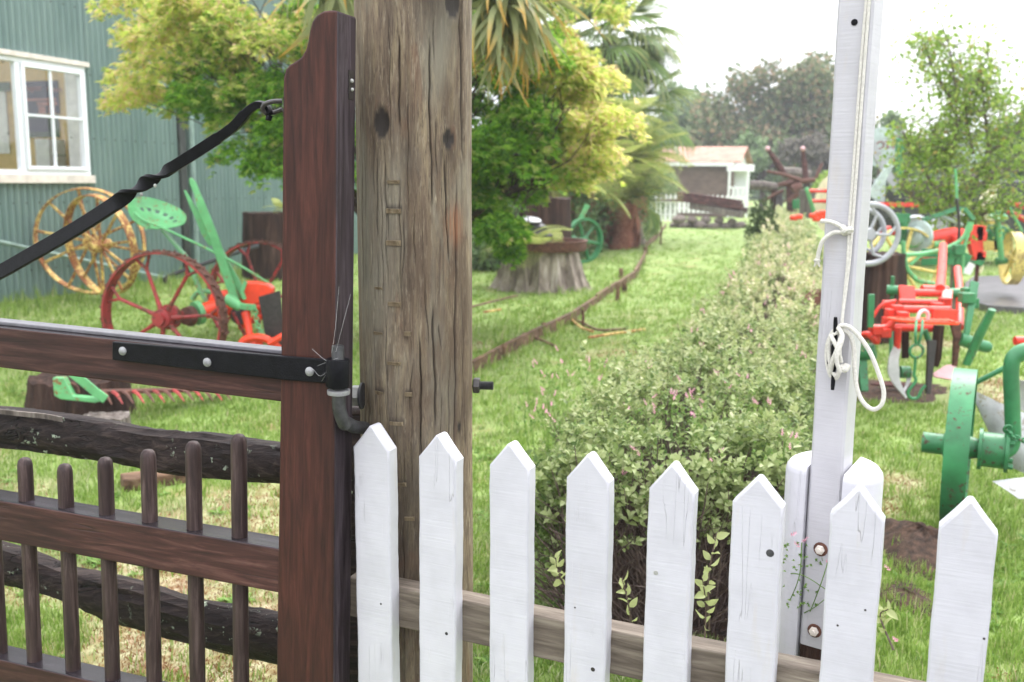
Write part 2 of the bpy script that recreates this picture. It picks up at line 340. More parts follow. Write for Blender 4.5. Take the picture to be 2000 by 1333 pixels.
def inst(name, me, parent, loc, rot=None, sc=1.):
    o = bpy.data.objects.new(name, me); link(o, parent)
    R = Matrix.Identity(3) if rot is None else rot
    o.matrix_local = Matrix.Translation(Vector(map(float, loc))) @ R.to_4x4() @ Matrix.Diagonal((sc, sc, sc, 1) if np.isscalar(sc) else (*sc, 1)); return o
def scatter(name, tv, tf, pos, R, sc, mats, attr=None, org=(0, 0, 0), tattr=None, mi=None):
    """tile a small template (verts tv, faces tf) over many places as one mesh"""
    tv = np.array(tv, float); n = len(pos); mv = len(tv); pos = np.asarray(pos)-np.array(org)
    sc = np.full(n, float(sc)) if np.ndim(sc) == 0 else np.asarray(sc, float); sc = sc.reshape(n, -1)
    V = np.einsum('nij,nmj->nmi', R, tv[None]*sc[:, None, :])+pos[:, None, :]
    lens = np.array([len(f) for f in tf]); lp = np.concatenate([np.array(f) for f in tf]); nl = len(lp)
    me = bpy.data.meshes.new(name); me.vertices.add(n*mv); me.vertices.foreach_set('co', V.astype(np.float32).ravel())
    me.loops.add(n*nl); me.loops.foreach_set('vertex_index', (lp[None]+np.arange(n)[:, None]*mv).astype(np.int32).ravel())
    st = np.concatenate([[0], np.cumsum(lens)[:-1]]); me.polygons.add(n*len(tf))
    me.polygons.foreach_set('loop_start', (st[None]+np.arange(n)[:, None]*nl).astype(np.int32).ravel())
    if not isinstance(mats, (list, tuple)): mats = [mats]
    for q in mats: me.materials.append(M[q])
    if mi is not None: me.polygons.foreach_set('material_index', np.tile(np.array(mi, np.int32), n))
    me.update(calc_edges=True)
    if attr:
        for k, a in attr.items():
            at = me.attributes.new(k, 'FLOAT', 'POINT'); at.data.foreach_set('value', np.repeat(np.asarray(a, np.float32), mv))
    if tattr:
        for k, a in tattr.items():
            at = me.attributes.new(k, 'FLOAT', 'POINT'); at.data.foreach_set('value', np.tile(np.asarray(a, np.float32), n))
    return me
def frames(d, roll=None):
    """rotation whose local +Y is d"""
    d = d/np.linalg.norm(d, axis=1, keepdims=True); n = len(d); r = rng.normal(size=(n, 3)) if roll is None else roll
    x = np.cross(d, r); x /= np.linalg.norm(x, axis=1, keepdims=True)+1e-9; z = np.cross(x, d); return np.stack([x, d, z], 2)
def stuffobj(name, me, label, cat, org=(0, 0, 0), kind='stuff'):
    o = bpy.data.objects.new(name, me); link(o); o.location = tuple(map(float, org)); return tag(o, label, cat, None, kind)
def partme(name, me, parent, kind=None, label=None):
    o = bpy.data.objects.new(name, me); link(o, parent)
    if kind: o['kind'] = kind
    if label: o['label'] = label
    return o
def inpoly(x, y, poly):
    r = False; j = len(poly)-1
    for i in range(len(poly)):
        xi, yi = poly[i]; xj, yj = poly[j]
        if (yi > y) != (yj > y) and x < (xj-xi)*(y-yi)/(yj-yi)+xi: r = not r
        j = i
    return r
def spline(pts, n=8):
    pts = [np.array(p, float) for p in pts]; q = [2*pts[0]-pts[1]]+pts+[2*pts[-1]-pts[-2]]; out = []
    for i in range(1, len(q)-2):
        for k in range(n):
            t = k/n; out.append(.5*((2*q[i])+(-q[i-1]+q[i+1])*t+(2*q[i-1]-5*q[i]+4*q[i+1]-q[i+2])*t*t+(-q[i-1]+3*q[i]-3*q[i+1]+q[i+2])*t**3))
    out.append(q[-2]); return np.array(out)
# ================================================================ SETTING: lawn
def gnoise(x, y): return .02*math.sin(x*1.3+.5*y)+.015*math.sin(y*.9-1.7*x+1)+.01*math.sin(3.1*x+2.3*y)
def ghz(x, y): return gnoise(x, y)*min(1, max(0, (y-2)/4))*(1 if y < 60 else 0)
def cut(a, b, n, p=1.): return [a+(b-a)*(i/n)**p for i in range(n+1)]
xs = [-130, -90, -60, -35]+cut(-22, 22, 110)+[30, 45, 80, 130]; ys = [-20, -6]+cut(-1, 36, 110, 1.3)+[42, 50, 70, 100, 145]
g = MB(); g.add([(x, y, ghz(x, y)) for y in ys for x in xs], [(j*len(xs)+i, j*len(xs)+i+1, (j+1)*len(xs)+i+1, (j+1)*len(xs)+i) for j in range(len(ys)-1) for i in range(len(xs)-1)])
lawn_ = solo('lawn', g, 'lawn', 'mown wet lawn running under the whole yard', None, org=(0, 0, 0), kind='structure')
def nz2(x, y, s=1., o=0.): return np.sin(x*2.1*s+o)+np.sin(y*1.7*s+x*s+o*2)+.7*np.sin(3.7*x*s-2.9*y*s+o)
dry = lambda x, y: nz2(x, y, 1.3, 4)+1.5*np.exp(-((x+1.6)**2+(y-3.4)**2)/1.4)+1.0*np.exp(-((x-.05)**2+(y-3.3)**2)/.2)+.5*np.exp(-((x+2.6)**2+(y-5)**2)/2)
gv = np.array(g.v); at = lawn_.data.attributes.new('dry', 'FLOAT', 'POINT'); at.data.foreach_set('value', (np.clip((dry(gv[:, 0], gv[:, 1])-.95)/.6, 0, .9)*np.clip((12-gv[:, 1])/4, 0, 1)).astype(np.float32))
q = MB(); q.box((0, -2.4, .006), (14, 6.6, .012)); solo('added_gravel', q, 'gravel', 'unseen grey gravel track on the near side of the gate and fence, added to neutralise green bounce light', None, kind='structure', smooth=False)  # unseen ground, added so light bounced onto the fence stays neutral
# ================================================================ BUILDING: green corrugated shed
W0 = np.array([-5.95, 11.3, 0]); dW = unit([.3207, .9472, 0]); nW = np.array([.9472, -.3207, 0])
def wp(px, py, off=0.): q = XP(px, py, W0+nW*off, nW); return (q-W0)@dW, q[2]
def wv(s_, z, off=0.): q = W0+dW*s_+nW*off; return np.array([q[0], q[1], z])
bld = thing('corrugated_shed', 'long green corrugated iron building with a white framed window, along the left edge', 'building', W0)
wl, wr = wp(-190, 230)[0], wp(165, 230)[0]; wb, wt = wp(100, 342)[1], wp(100, 123)[1]
def sheet(s0, s1, z0, z1):
    n = int((s1-s0)/.098*8)+1; mb = MB(); vs = []
    for i in range(n+1):
        a = s0+(s1-s0)*i/n; o = .024*math.sin(2*math.pi*a/.098)
        vs += [wv(a, z0, o), wv(a, z1, o)]
    mb.add(vs, [(2*i, 2*i+2, 2*i+3, 2*i+1) for i in range(n)]); return mb
for a in ((-6, wl, 0, 5.2), (wl, wr, 0, wb), (wl, wr, wt, 5.2), (wr, 9.5, 0, 5.2)): part('wall_cladding', sheet(*a), 'corrugated_green', bld)
q = MB()
for zz_ in (.35, 1.15, 1.95, 2.75, 3.55, 4.35):
    for k_ in range(-40, 92, 2): q.tube([wv(k_*.098+.0245, zz_, .020), wv(k_*.098+.0245, zz_, .032)], [.011, .007], 5)
part('roofing_nails', q, 'cast_grey', bld, kind='stuff')
for s_l in np.arange(-5.5, 9, .784):
    if wl-.05 < s_l < wr+.05: continue
    q = MB(); q.flat([wv(s_l, .02, .022), wv(s_l, 5.15, .022)], .006, .006, tuple(dW)); part('sheet_lap', q, 'corrugated_green', bld)
# window
wf = MB(); fw = .055
def wbox(mb, s0, s1, z0, z1, o0, o1): mb.box(wv((s0+s1)/2, (z0+z1)/2, (o0+o1)/2), (s1-s0, o1-o0, z1-z0), (dW, nW, (0, 0, 1)))
for a in ((wl, wr, wb, wb+fw), (wl, wr, wt-fw, wt), (wl, wl+fw, wb+fw, wt-fw), (wr-fw, wr, wb+fw, wt-fw)): wbox(wf, *a, -.02, .05)
win = part('window', wf, 'window_white', bld, bevel=.004)
sm = wp(36, 230)[0]
mb = MB(); wbox(mb, sm-.05, sm+.03, wb+fw, wt-fw, -.018, .046); part('mullion', mb, 'window_white', win, bevel=.004)
mb = MB(); sa, sb, za, zb = sm+.032, wr-fw-.002, wb+fw+.002, wt-fw-.002
for a in ((sa, sb, za, za+.045), (sa, sb, zb-.045, zb), (sa, sa+.045, za+.045, zb-.045), (sb-.045, sb, za+.045, zb-.045)): wbox(mb, *a, .0, .07)
part('sash', mb, 'window_white', win, bevel=.005)
s2 = wp(95, 200)[0]; z2 = wp(100, 229)[1]
mb = MB(); wbox(mb, s2-.014, s2+.014, za+.045, zb-.045, .03, .058); part('glazing_bar', mb, 'window_white', win)
mb = MB(); wbox(mb, sa+.045, sb-.045, z2-.014, z2+.014, .033, .061); part('glazing_bar', mb, 'window_white', win)
mb = MB(); wbox(mb, sa+.02, sb-.02, za+.02, zb-.02, .020, .026); part('pane', mb, 'window_glass', win, smooth=False)
mb = MB(); wbox(mb, wl+fw, sm-.052, wb+fw, wt-fw, .008, .014); part('pane', mb, 'window_glass', win, smooth=False)
mb = MB(); wbox(mb, wl-.05, wr+.05, wt+.002, wt+.06, -.02, .085); part('head_flashing', mb, 'sill_cream', bld, bevel=.004)
mb = MB(); wbox(mb, wl-.05, wr+.05, wb-.10, wb-.002, -.02, .075); part('window_sill', mb, 'sill_cream', bld, bevel=.004)
# room behind the window
mb = MB(); wbox(mb, wl-1.0, wr+.9, .02, .06, -2.6, -.05); part('room_floor', mb, 'interior_floor', bld)
sE = wr+.95
mb = MB(); wbox(mb, sE, sE+.05, .06, 3.2, -2.6, -.05); part('room_wall', mb, 'tan_wall', bld)
mb = MB(); wbox(mb, wr+.02, wr+.07, .06, 2.9, -.30, -.03); part('window_reveal', mb, 'interior_white', bld)
def iw(px, py, d=0.): q = XP(px, py, W0+dW*(sE-d), dW); return (q-W0)@nW, q[2]
def irect(name, px0, py0, px1, py1, d, mat, par, t=.01):
    a = iw(px0, py0, d); b = iw(px1, py1, d); q = MB(); wbox(q, sE-d-t, sE-d, min(a[1], b[1]), max(a[1], b[1]), min(a[0], b[0]), max(a[0], b[0])); return part(name, q, mat, par)
post = thing('poster', 'dark navy poster with pink lettering seen through the window', 'poster', W0)
irect('sheet', 36, 160, 117, 222, .01, 'navy_print', post); irect('sheet', 36, 226, 117, 268, .01, 'green_print', post)
for a in ((45, 193, 110, 197), (72, 200, 112, 206), (75, 208, 90, 222), (94, 208, 108, 222)): irect('printed_shape', *a, .022, 'pink_print', post, .004)
irect('blue_shape', 48, 232, 94, 258, .03, 'navy_print', post, .006)
for tx, px, py, sz in (('Region', 48, 178, .11), ('Forum', 92, 180, .10)):
    cu = bpy.data.curves.new('lettering', 'FONT'); cu.body = tx; cu.size = sz; cu.extrude = .002
    o = bpy.data.objects.new('source', cu); me = bpy.data.meshes.new_from_object(o); bpy.data.objects.remove(o); me.materials.append(M['pink_print'])
    o = bpy.data.objects.new('lettering', me); link(o, post); a = iw(px, py, .03); q = wv(sE-.035, a[1], a[0])
    R3 = Matrix(((nW[0], 0, -dW[0]), (nW[1], 0, -dW[1]), (0, 1, 0))); o.matrix_local = Matrix.Translation(Vector(q-W0)) @ R3.to_4x4()
brd = thing('notice_board', 'pale notice board with a green header behind the left window pane', 'notice board', W0)
irect('board', -60, 165, 20, 300, .01, 'interior_white', brd); irect('header', -60, 163, 20, 178, .022, 'green_print', brd)
cab = thing('cabinet', 'low off-white cabinet inside the window, below the poster', 'cabinet', W0)
irect('carcass', 100, 274, 131, 345, .1, 'interior_white', cab, .3); irect('drawer_line', 103, 303, 130, 305, .405, 'dark_machine', cab, .006)
# roof, ends, downpipe, post, pipes
mb = MB(); wbox(mb, -6.4, 9.9, 5.2, 5.3, -.8, .4); wbox(mb, -6.4, 9.9, 5.2, 5.3, -7, -2.6); part('roof', mb, 'corrugated_green', bld)
mb = MB(); wbox(mb, -6.4, 9.9, 5.23, 5.25, -2.6, -.8); part('added_skylight', mb, 'window_glass', bld)  # unseen glazed roof gap, added so daylight reaches the room behind the window
mb = MB(); wbox(mb, 9.44, 9.49, 0, 5.2, -7, -.02); part('end_wall', mb, 'corrugated_green', bld)
mb = MB(); wbox(mb, -6, -5.95, 0, 5.2, -7, -.02); part('end_wall', mb, 'corrugated_green', bld)
s3 = wp(351, 300)[0]; mb = MB(); wbox(mb, s3-.08, s3+.06, 0, 5.15, .015, .07); part('corner_board', mb, 'dark_machine', bld)
s4 = wp(367, 300)[0]; mb = MB(); mb.tube([wv(s4, .05, .07), wv(s4, 5.1, .07)], .045, 12); dp = part('downpipe', mb, 'downpipe_green', bld)
for z in (1.9, 3.6, .7): q = MB(); q.rim(wv(s4, z, .07), (0, 0, 1), .054, .03, .008, 12); part('pipe_clip', q, 'downpipe_green', dp)
mb = MB(); a = wp(-60, 460, .12); b = wp(330, 545, .12); mb.tube([wv(a[0], a[1], .12), wv(b[0], b[1], .12)], .026, 8)
solo('scaffold_pipe', mb, 'downpipe_green', 'long thin green pipe leaning low along the corrugated wall behind the yellow wheels', 'pipe')
mb = MB(); mb.tube(spline([P(322, 552, 13.2), P(330, 540, 13.2), P(400, 515, 13.4), P(505, 480, 13.8)], 5), .03, 8)
solo('bent_pipe', mb, 'cast_grey', 'grey bent pipe slanting up from the grass behind the green seat', 'pipe')
# ================================================================ GATE
def lframe(H, rz, ry=0.):
    return np.array(Matrix.Rotation(rz, 3, 'Z') @ Matrix.Rotation(ry, 3, 'Y'))
def local_thing(name, label, cat, H, rz, ry=0., group=None):
    o = thing(name, label, cat, H, group); o.rotation_euler = (0, ry, rz); ORG[o] = np.zeros(3); R = lframe(H, rz, ry)
    def lp(px, py, yo=0.):
        q = XP(px, py, H+R[:, 1]*yo, R[:, 1]); return R.T@(q-H)
    return o, R, lp
HG = P(655, 700, 1.75); gate, RG, gl = local_thing('field_gate', 'brown stained hardwood gate with round dowels and black strap hinge, at the left', 'gate', HG, math.radians(-18), .03)
out = [gl(px, py)[[0, 2]] for px, py in ((655, 21), (643, 20), (630, 22), (618, 29), (609, 42), (604, 60), (601, 80), (596, 98), (588, 111), (576, 120), (565, 126), (557, 136), (553, 152), (552, 180), (548, 700))]
out.append(np.array([-.126, -.62])); out += [np.array([-.128, -1.04]), np.array([.0, -1.04])]; out[0][0] = 0
mb = MB(); mb.prism([(p[0], p[1]) for p in out][::-1], (0, 0, 0), (1, 0, 0), (0, 0, 1), -.072)
for i, f in enumerate(mb.f):
    q = np.array([mb.v[k] for k in f]); n_ = unit(np.cross(q[1]-q[0], q[2]-q[1]))
    mb.mi[i] = 1 if q[:, 0].min() > -.001 else 0
part('stile', mb, ['gate_brown', 'gate_grey_side'], gate, bevel=.004, smooth=True)
mb = MB(); mb.box((.0005, .05, .49), (.003, .018, .05)); part('mortise_shade', mb, 'iron_dark', gate)  # raised dark block, coloured for the shade inside the slot
mb = MB(); mb.ball((.003, .049, .497), .004, 8); mb.ball((.003, .051, .482), .0035, 8); part('water_drop', mb, 'galv_pale', gate)
def railmat(mb):
    for i, f in enumerate(mb.f):
        q = np.array([mb.v[k] for k in f])
        if q[:, 2].std() < 1e-6 and q[:, 2].mean() > np.array(mb.v)[:, 2].mean(): mb.mi[i] = 1
def grail(z0, z1, t0, t1):
    mb = MB(); mb.box((-1.35, (t0+t1)/2, (z0+z1)/2), (2.48, t1-t0, z1-z0)); railmat(mb)
    return mb
part('top_rail', grail(-.096, -.010, .006, .062), ['gate_rail_brown', 'rail_top_wet'], gate, bevel=.003)
mb = MB(); mb.box((-1.35, .046, -.006), (2.48, .036, .008)); part('rail_cap', mb, 'cap_grey', gate, bevel=.002)
part('middle_rail', grail(-.480, -.389, .004, .064), ['gate_rail_brown', 'rail_top_wet'], gate, bevel=.003)
part('lower_rail', grail(-.86, -.762, .004, .064), ['gate_rail_brown', 'rail_top_wet'], gate, bevel=.003)
dw = [gl(px_, py_, .033) for px_, py_ in ((466, 848), (377, 862), (289, 878), (205, 893), (126, 906), (48, 894))]
for i, (x, zt) in enumerate([(q[0], q[2]) for q in dw]+[(-.858, -.31), (-.962, -.31), (-1.066, -.31)]):
    mb = MB(); r = .0158; mb.lathe([(r, -1.0), (r*1.0, zt-.03), (r*.97, zt-.015), (r*.85, zt-.007), (r*.6, zt-.002), (r*.25, zt)], (x, .033, 0), (0, 0, 1), 20); part('dowel', mb, 'dowel_wood', gate)
# hinge strap
c4 = [gl(218, 668, -.01), gl(218, 704, -.01), gl(560, 744, -.01), gl(640, 750, -.01), gl(640, 703, -.01), gl(560, 697, -.01)]
mb = MB(); mb.prism([(p[0], p[2]) for p in c4], (0, -.009, 0), (1, 0, 0), (0, 0, 1), -.0088)
strap = part('strap_hinge', mb, 'iron_black', gate, bevel=.002)
for px, py in ((240, 686), (405, 708), (605, 726)):
    p = gl(px, py, -.009); mb = MB(); mb.lathe([(.0088, 0), (.0085, .002), (.006, .0042), (.002, .005)], (p[0], -.009, p[2]), (0, -1, 0), 18); part('bolt_head', mb, 'bolt_grey', strap)
p = gl(656, 730, -.02); mb = MB(); mb.lathe([(.0205, -.026), (.0215, -.024), (.0215, .024), (.0205, .026), (.0125, .026), (.0125, -.026)], (p[0]+.001, -.014, p[2]), (0, 0, 1), 24, closed=True); part('hinge_eye', mb, 'iron_black', strap)
# twisted stay
pth = spline([gl(-420, 735, .02), gl(-60, 562, .02), gl(60, 498, .02), gl(150, 446, .02), gl(225, 398, .02), gl(262, 370, .02), gl(296, 351, .02), gl(330, 331, .02), gl(400, 287, .02), gl(455, 249, .02), gl(480, 222, .02), gl(500, 206, .02), gl(516, 207, .02), gl(526, 220, .018), gl(524, 236, .015)], 10)
n_ = len(pth); wv_ = []; tv_ = []; tw_ = []
for i in range(n_):
    k = i/10
    if k < 4: w_, t_ = .030, .0085
    elif k < 7: u = (k-4)/3; w_, t_ = .030-.005*u, .0085
    elif k < 8.5: w_, t_ = .021, .012
    elif k < 10: w_, t_ = .018, .014
    else: u = min(1, (k-10)/4); w_, t_ = .015-.006*u, .013-.005*u
    wv_.append(w_); tv_.append(t_); tw_.append(0 if k < 4 else min(1, (k-4)/3.2)*math.pi*2.15)
mb = MB(); mb.flat(pth, np.array(wv_), np.array(tv_), (0, .2, 1), tw_); part('twisted_stay', mb, 'iron_black', gate, bevel=.0015)
mb = MB(); mb.tube(spline([gl(551, 198, .02), gl(532, 199, .012), gl(516, 205, .01), gl(513, 215, .012), gl(523, 222, .02), gl(538, 219, .03), gl(552, 214, .03)], 6), .0042, 8); part('stay_eye', mb, 'iron_dark', gate)
mb = MB()
for px, py in ((276, 380), (303, 363)): mb.ball(gl(px, py, .014), .003, 8, (1, 1, 1.3))
part('water_drop', mb, 'galv_pale', gate)
mb = MB()
for a, b, c_ in (((648, 690), (655, 640), (662, 560)), ((656, 688), (668, 640), (685, 575)), ((650, 712), (630, 700), (610, 682)), ((640, 725), (625, 735), (612, 722)), ((652, 715), (640, 728), (628, 745)), ((660, 700), (645, 705), (620, 715))):
    mb.tube(spline([gl(*a, -.03), gl(*b, -.025), gl(*c_, -.01)], 4), .00016, 3)
part('cobweb', mb, 'white_far', gate)
# ================================================================ ROUND GATE POST
PC = P(812, 620, 1.935); PR = .1135; pgo = np.array([PC[0], PC[1], 0])
gp_ = thing('gate_post', 'thick round weathered timber post between the brown gate and the white pickets', 'gate post', pgo)
na, nz = 560, 260; H_ = 2.45
def surf(px, py):       # angle and height of a spot on the post
    d = ray(px, py); o = CAM-pgo; A = d[0]**2+d[1]**2; B = 2*(o[0]*d[0]+o[1]*d[1]); C_ = o[0]**2+o[1]**2-PR**2
    t = (-B-math.sqrt(B*B-4*A*C_))/(2*A); q = CAM+d*t-pgo; return math.atan2(q[1], q[0]), q[2]
knots = [(*surf(745, 240), .016, .026), (*surf(877, 272), .013, .016), (*surf(885, 8), .017, .024), (*surf(898, 835), .006, .008)]
ang = np.linspace(0, 2*np.pi, na, endpoint=False); zz = np.linspace(0, H_, nz); AA, ZZ = np.meshgrid(ang, zz)
Rr = PR-.003*(ZZ/H_)+.0016*np.sin(3*AA+1+ZZ*1.1)+.0012*np.sin(7*AA+ZZ*3)+.0007*np.sin(23*AA+np.sin(ZZ*4)*2)
darkv = np.zeros_like(AA)
def adiff(a, b): return (a-b+np.pi) % (2*np.pi)-np.pi
for a, z, ra, rz_ in knots:
    d = np.sqrt((adiff(AA, a)*PR/ra)**2+((ZZ-z)/rz_)**2); Rr -= .0025*np.exp(-(d/.9)**4); Rr += .0022*np.exp(-((d-1.25)/.3)**2); darkv = np.maximum(darkv, np.clip((1.12-d)/.18, 0, 1)*1.)
    darkv = np.maximum(darkv, .25*np.exp(-((adiff(AA, a)*PR/.035)**2+((ZZ-z)/.06)**2)))
for (px0, py0, px1, py1, w_) in ((898, 0, 905, 330, .0028), (838, 60, 845, 420, .0018), (846, 590, 852, 850, .0022), (776, 60, 780, 260, .0018), (868, 300, 880, 520, .0018), (820, 640, 826, 1000, .0015), (735, 300, 738, 470, .0014), (893, 330, 890, 900, .002)):
    a0, z0 = surf(px0, py0); a1, z1 = surf(px1, py1); t = (ZZ-z0)/(z1-z0); ac = a0+(a1-a0)*t+.012*np.sin(ZZ*31)+.006*np.sin(ZZ*90); inr = (t > 0) & (t < 1)
    d = np.abs(adiff(AA, ac))*PR/w_; e = np.where(inr, np.exp(-d**2)*np.clip(np.minimum(t, 1-t)*8, 0, 1), 0); Rr -= .0045*e; darkv = np.maximum(darkv, e*.85)
rk_ = random.Random(12)
for _ in range(46):
    a0, z0 = surf(rk_.uniform(705, 912), rk_.uniform(-40, 1150)); ln = rk_.uniform(.05, .32); w_ = rk_.uniform(.0006, .0013); am = rk_.uniform(.4, .85); sl = rk_.uniform(-.08, .08)
    t = (z0-ZZ)/ln; e = np.where((t > 0) & (t < 1), np.exp(-(np.abs(adiff(AA, a0+sl*t+.012*np.sin(ZZ*60+a0*9)))*PR/w_)**2)*np.clip(np.minimum(t, 1-t)*5, 0, 1), 0); Rr -= .0025*e; darkv = np.maximum(darkv, e*am)
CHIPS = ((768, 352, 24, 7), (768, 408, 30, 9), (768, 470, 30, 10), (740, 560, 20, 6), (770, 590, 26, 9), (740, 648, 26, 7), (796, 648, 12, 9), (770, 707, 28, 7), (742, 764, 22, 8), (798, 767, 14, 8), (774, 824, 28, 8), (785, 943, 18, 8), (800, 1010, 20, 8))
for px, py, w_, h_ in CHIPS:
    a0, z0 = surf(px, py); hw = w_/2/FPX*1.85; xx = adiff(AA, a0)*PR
    e = np.exp(-((ZZ-z0-.0005)/.0022)**2)*(np.abs(xx) < hw*1.15); e2 = np.exp(-((xx+hw)/.0012)**2)*((ZZ < z0) & (ZZ > z0-.022)); e3 = np.exp(-((xx-hw)/.001)**2)*((ZZ < z0) & (ZZ > z0-.014)); darkv = np.maximum(darkv, np.maximum(e*.8, np.maximum(e2*.6, e3*.5)))  # notch shadows painted as dark lines along top edge and sides
a0, z0 = surf(850, 60); darkv = np.maximum(darkv, .72*np.clip(np.exp(-((adiff(AA, a0)*PR/.05)**2))*np.clip((ZZ-z0+.05)/.12, 0, 1), 0, 1))
for px, py, rw, rh, am in ((800, 300, .02, .08, .35), (790, 520, .03, .1, .3), (720, 900, .03, .16, .35), (790, 900, .05, .14, .45), (800, 1050, .09, .2, .6), (880, 780, .03, .08, .3), (760, 20, .02, .08, .35)):
    a0, z0 = surf(px, py); darkv = np.maximum(darkv, am*np.exp(-((adiff(AA, a0)*PR/rw)**2+((ZZ-z0)/rh)**2)))
mb = MB(); V = np.stack([Rr*np.cos(AA), Rr*np.sin(AA), ZZ], -1).reshape(-1, 3)+pgo
mb.add(V, [(i*na+j, i*na+(j+1) % na, (i+1)*na+(j+1) % na, (i+1)*na+j) for i in range(nz-1) for j in range(na)]+[tuple((nz-1)*na+j for j in range(na))])
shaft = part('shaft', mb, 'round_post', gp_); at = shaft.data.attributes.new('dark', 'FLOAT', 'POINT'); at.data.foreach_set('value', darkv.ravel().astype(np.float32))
a0, z0 = surf(890, 440); orv = .6*np.exp(-((adiff(AA, a0)*PR/.022)**2+((ZZ-z0)/.04)**2)**1.5)*(.7+.3*np.sin(AA*90)); at = shaft.data.attributes.new('orange', 'FLOAT', 'POINT'); at.data.foreach_set('value', orv.ravel().astype(np.float32))
M['round_post'].node_tree.nodes  # tan chip colour
wood('chip_tan', lin('#5c4f3d'), lin('#7c6e58'), lin('#988b74'), 2, gscale=90, rough=.8)
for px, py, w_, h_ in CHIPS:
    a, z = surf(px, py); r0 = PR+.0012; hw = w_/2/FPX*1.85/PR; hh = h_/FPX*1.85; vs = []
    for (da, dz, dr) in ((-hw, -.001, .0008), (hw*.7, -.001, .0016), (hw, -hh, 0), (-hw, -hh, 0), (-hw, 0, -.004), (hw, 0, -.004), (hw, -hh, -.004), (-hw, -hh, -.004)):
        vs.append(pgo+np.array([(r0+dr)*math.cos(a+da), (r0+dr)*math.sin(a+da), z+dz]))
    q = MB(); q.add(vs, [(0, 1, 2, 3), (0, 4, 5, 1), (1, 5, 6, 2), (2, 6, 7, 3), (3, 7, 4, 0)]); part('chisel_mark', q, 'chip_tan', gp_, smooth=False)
# pintle
hx = HG+RG@np.array([gl(656, 730, -.02)[0]+.001, -.014, 0]); hz = (HG+RG@gl(656, 730, -.014))[2]
def PP(px, py, Y): return P(px, py, Y)
top = np.array([hx[0], hx[1], hz])
mb = MB(); mb.lathe([(.0115, -.03), (.0115, .048), (.0105, .052), (.006, .053)], top, (0, 0, 1), 18); pin = part('pintle_pin', mb, 'cast_grey', gp_)
mb = MB(); mb.lathe([(.012, -.040), (.020, -.038), (.021, -.034), (.021, -.030), (.012, -.029)], top, (0, 0, 1), 20); part('pintle_flange', mb, 'bolt_grey', gp_)
elb = [top+np.array([0, 0, -.035]), top+np.array([.0, .003, -.065]), top+np.array([.006, .012, -.095]), P(676, 826, 1.76), P(692, 834, 1.79), P(712, 836, 1.86)]
mb = MB(); mb.tube(spline(elb, 7), .0125, 14); part('pintle_hook', mb, 'cast_grey', gp_)
def hexnut(c, ax, r, h):
    q = MB(); q.lathe([(r*.5, -h/2-.0005), (r*.92, -h/2), (r, -h/2+.002), (r, h/2-.002), (r*.92, h/2), (r*.5, h/2+.0005)], c, ax, 6); return q
nd = unit(np.array([-1, .1, 0])); nc = P(695, 773, 1.86)
part('nut', hexnut(nc, nd, .021, .018), 'galv_pale', gp_, smooth=False)
mb = MB(); mb.lathe([(.026, -.002), (.026, .002)], nc-nd*.012, nd, 20); part('washer', mb, 'cast_grey', gp_)
nc2 = P(922, 753, 1.93); part('nut', hexnut(nc2+np.array([.009, 0, 0]), (1, -.08, 0),   .0165, .013), 'iron_dark', gp_, smooth=False)
mb = MB(); pr_ = []
for i in range(36): pr_ += [(.0092 if i % 2 else .0078, i*.0008)]
mb.lathe(pr_, nc2+np.array([.015, 0, 0]), (1, -.08, 0), 14); mb.tube([PC+np.array([0, 0, nc2[2]-PC[2]]), nc2], .008, 8); part('threaded_rod', mb, 'cast_grey', gp_)
# ================================================================ SPLIT RAIL FENCE BEHIND THE GATE
srf = thing('split_rail_fence', 'old split rail fence with lichened rails, seen through the brown gate', 'fence', P(600, 700, 2.15)*np.array([1, 1, 0]))
ns = np.array([math.sin(math.radians(19)), math.cos(math.radians(19)), 0])
def sp(px, py): return XP(px, py, P(600, 700, 2.12), ns)
def splitrail(tops, bots, seed):
    r = np.random.default_rng(seed); n = 130; tx = np.array(tops, float); bx = np.array(bots, float); k = 22; vs = []
    ph = r.uniform(0, 6, k)
    for i in range(n+1):
        px = -700+(640+700)*i/n; yt = np.interp(px, tx[:, 0], tx[:, 1]); yb = np.interp(px, bx[:, 0], bx[:, 1]); 
        if px < 0: yt = tx[0, 1]+(px)*(tx[1, 1]-tx[0, 1])/(tx[1, 0]-tx[0, 0]); yb = yt+(bx[0, 1]-tx[0, 1])
        a = sp(px, yt); b = sp(px, yb); c = (a+b)/2; h = np.linalg.norm(a-b)/2
        for j in range(k):
            t = 2*math.pi*j/k; q = 1+.10*math.sin(ph[j]+i*.05*(1+j % 3))+.05*math.sin(ph[j]*3+i*.35)+.12*(r.random()-.5)*(1 if j % 3 == 0 else .4)
            ex = math.copysign(abs(math.cos(t))**.6, math.cos(t)); ez = math.copysign(abs(math.sin(t))**.75, math.sin(t))
            vs.append(c+ns*ex*.035*q+np.array([0, 0, 1])*ez*h*(1+(q-1)*.45))
    return MB().add(vs, [(i*k+j, (i+1)*k+j, (i+1)*k+(j+1) % k, i*k+(j+1) % k) for i in range(n) for j in range(k)]+[tuple(range(k)), tuple(n*k+j for j in range(k))[::-1]])
r1 = splitrail([(0, 797), (130, 810), (300, 838), (400, 846), (540, 866), (700, 892)], [(0, 872), (110, 885), (230, 905), (360, 930), (540, 940), (700, 962)], 3); part('rail', r1, 'split_rail', srf)
r2 = splitrail([(0, 1062), (60, 1082), (130, 1110), (190, 1120), (280, 1140), (370, 1170), (455, 1185), (540, 1200), (700, 1240)], [(0, 1130), (130, 1168), (230, 1215), (350, 1245), (440, 1270), (540, 1292), (700, 1340)], 5); part('rail', r2, 'split_rail', srf)
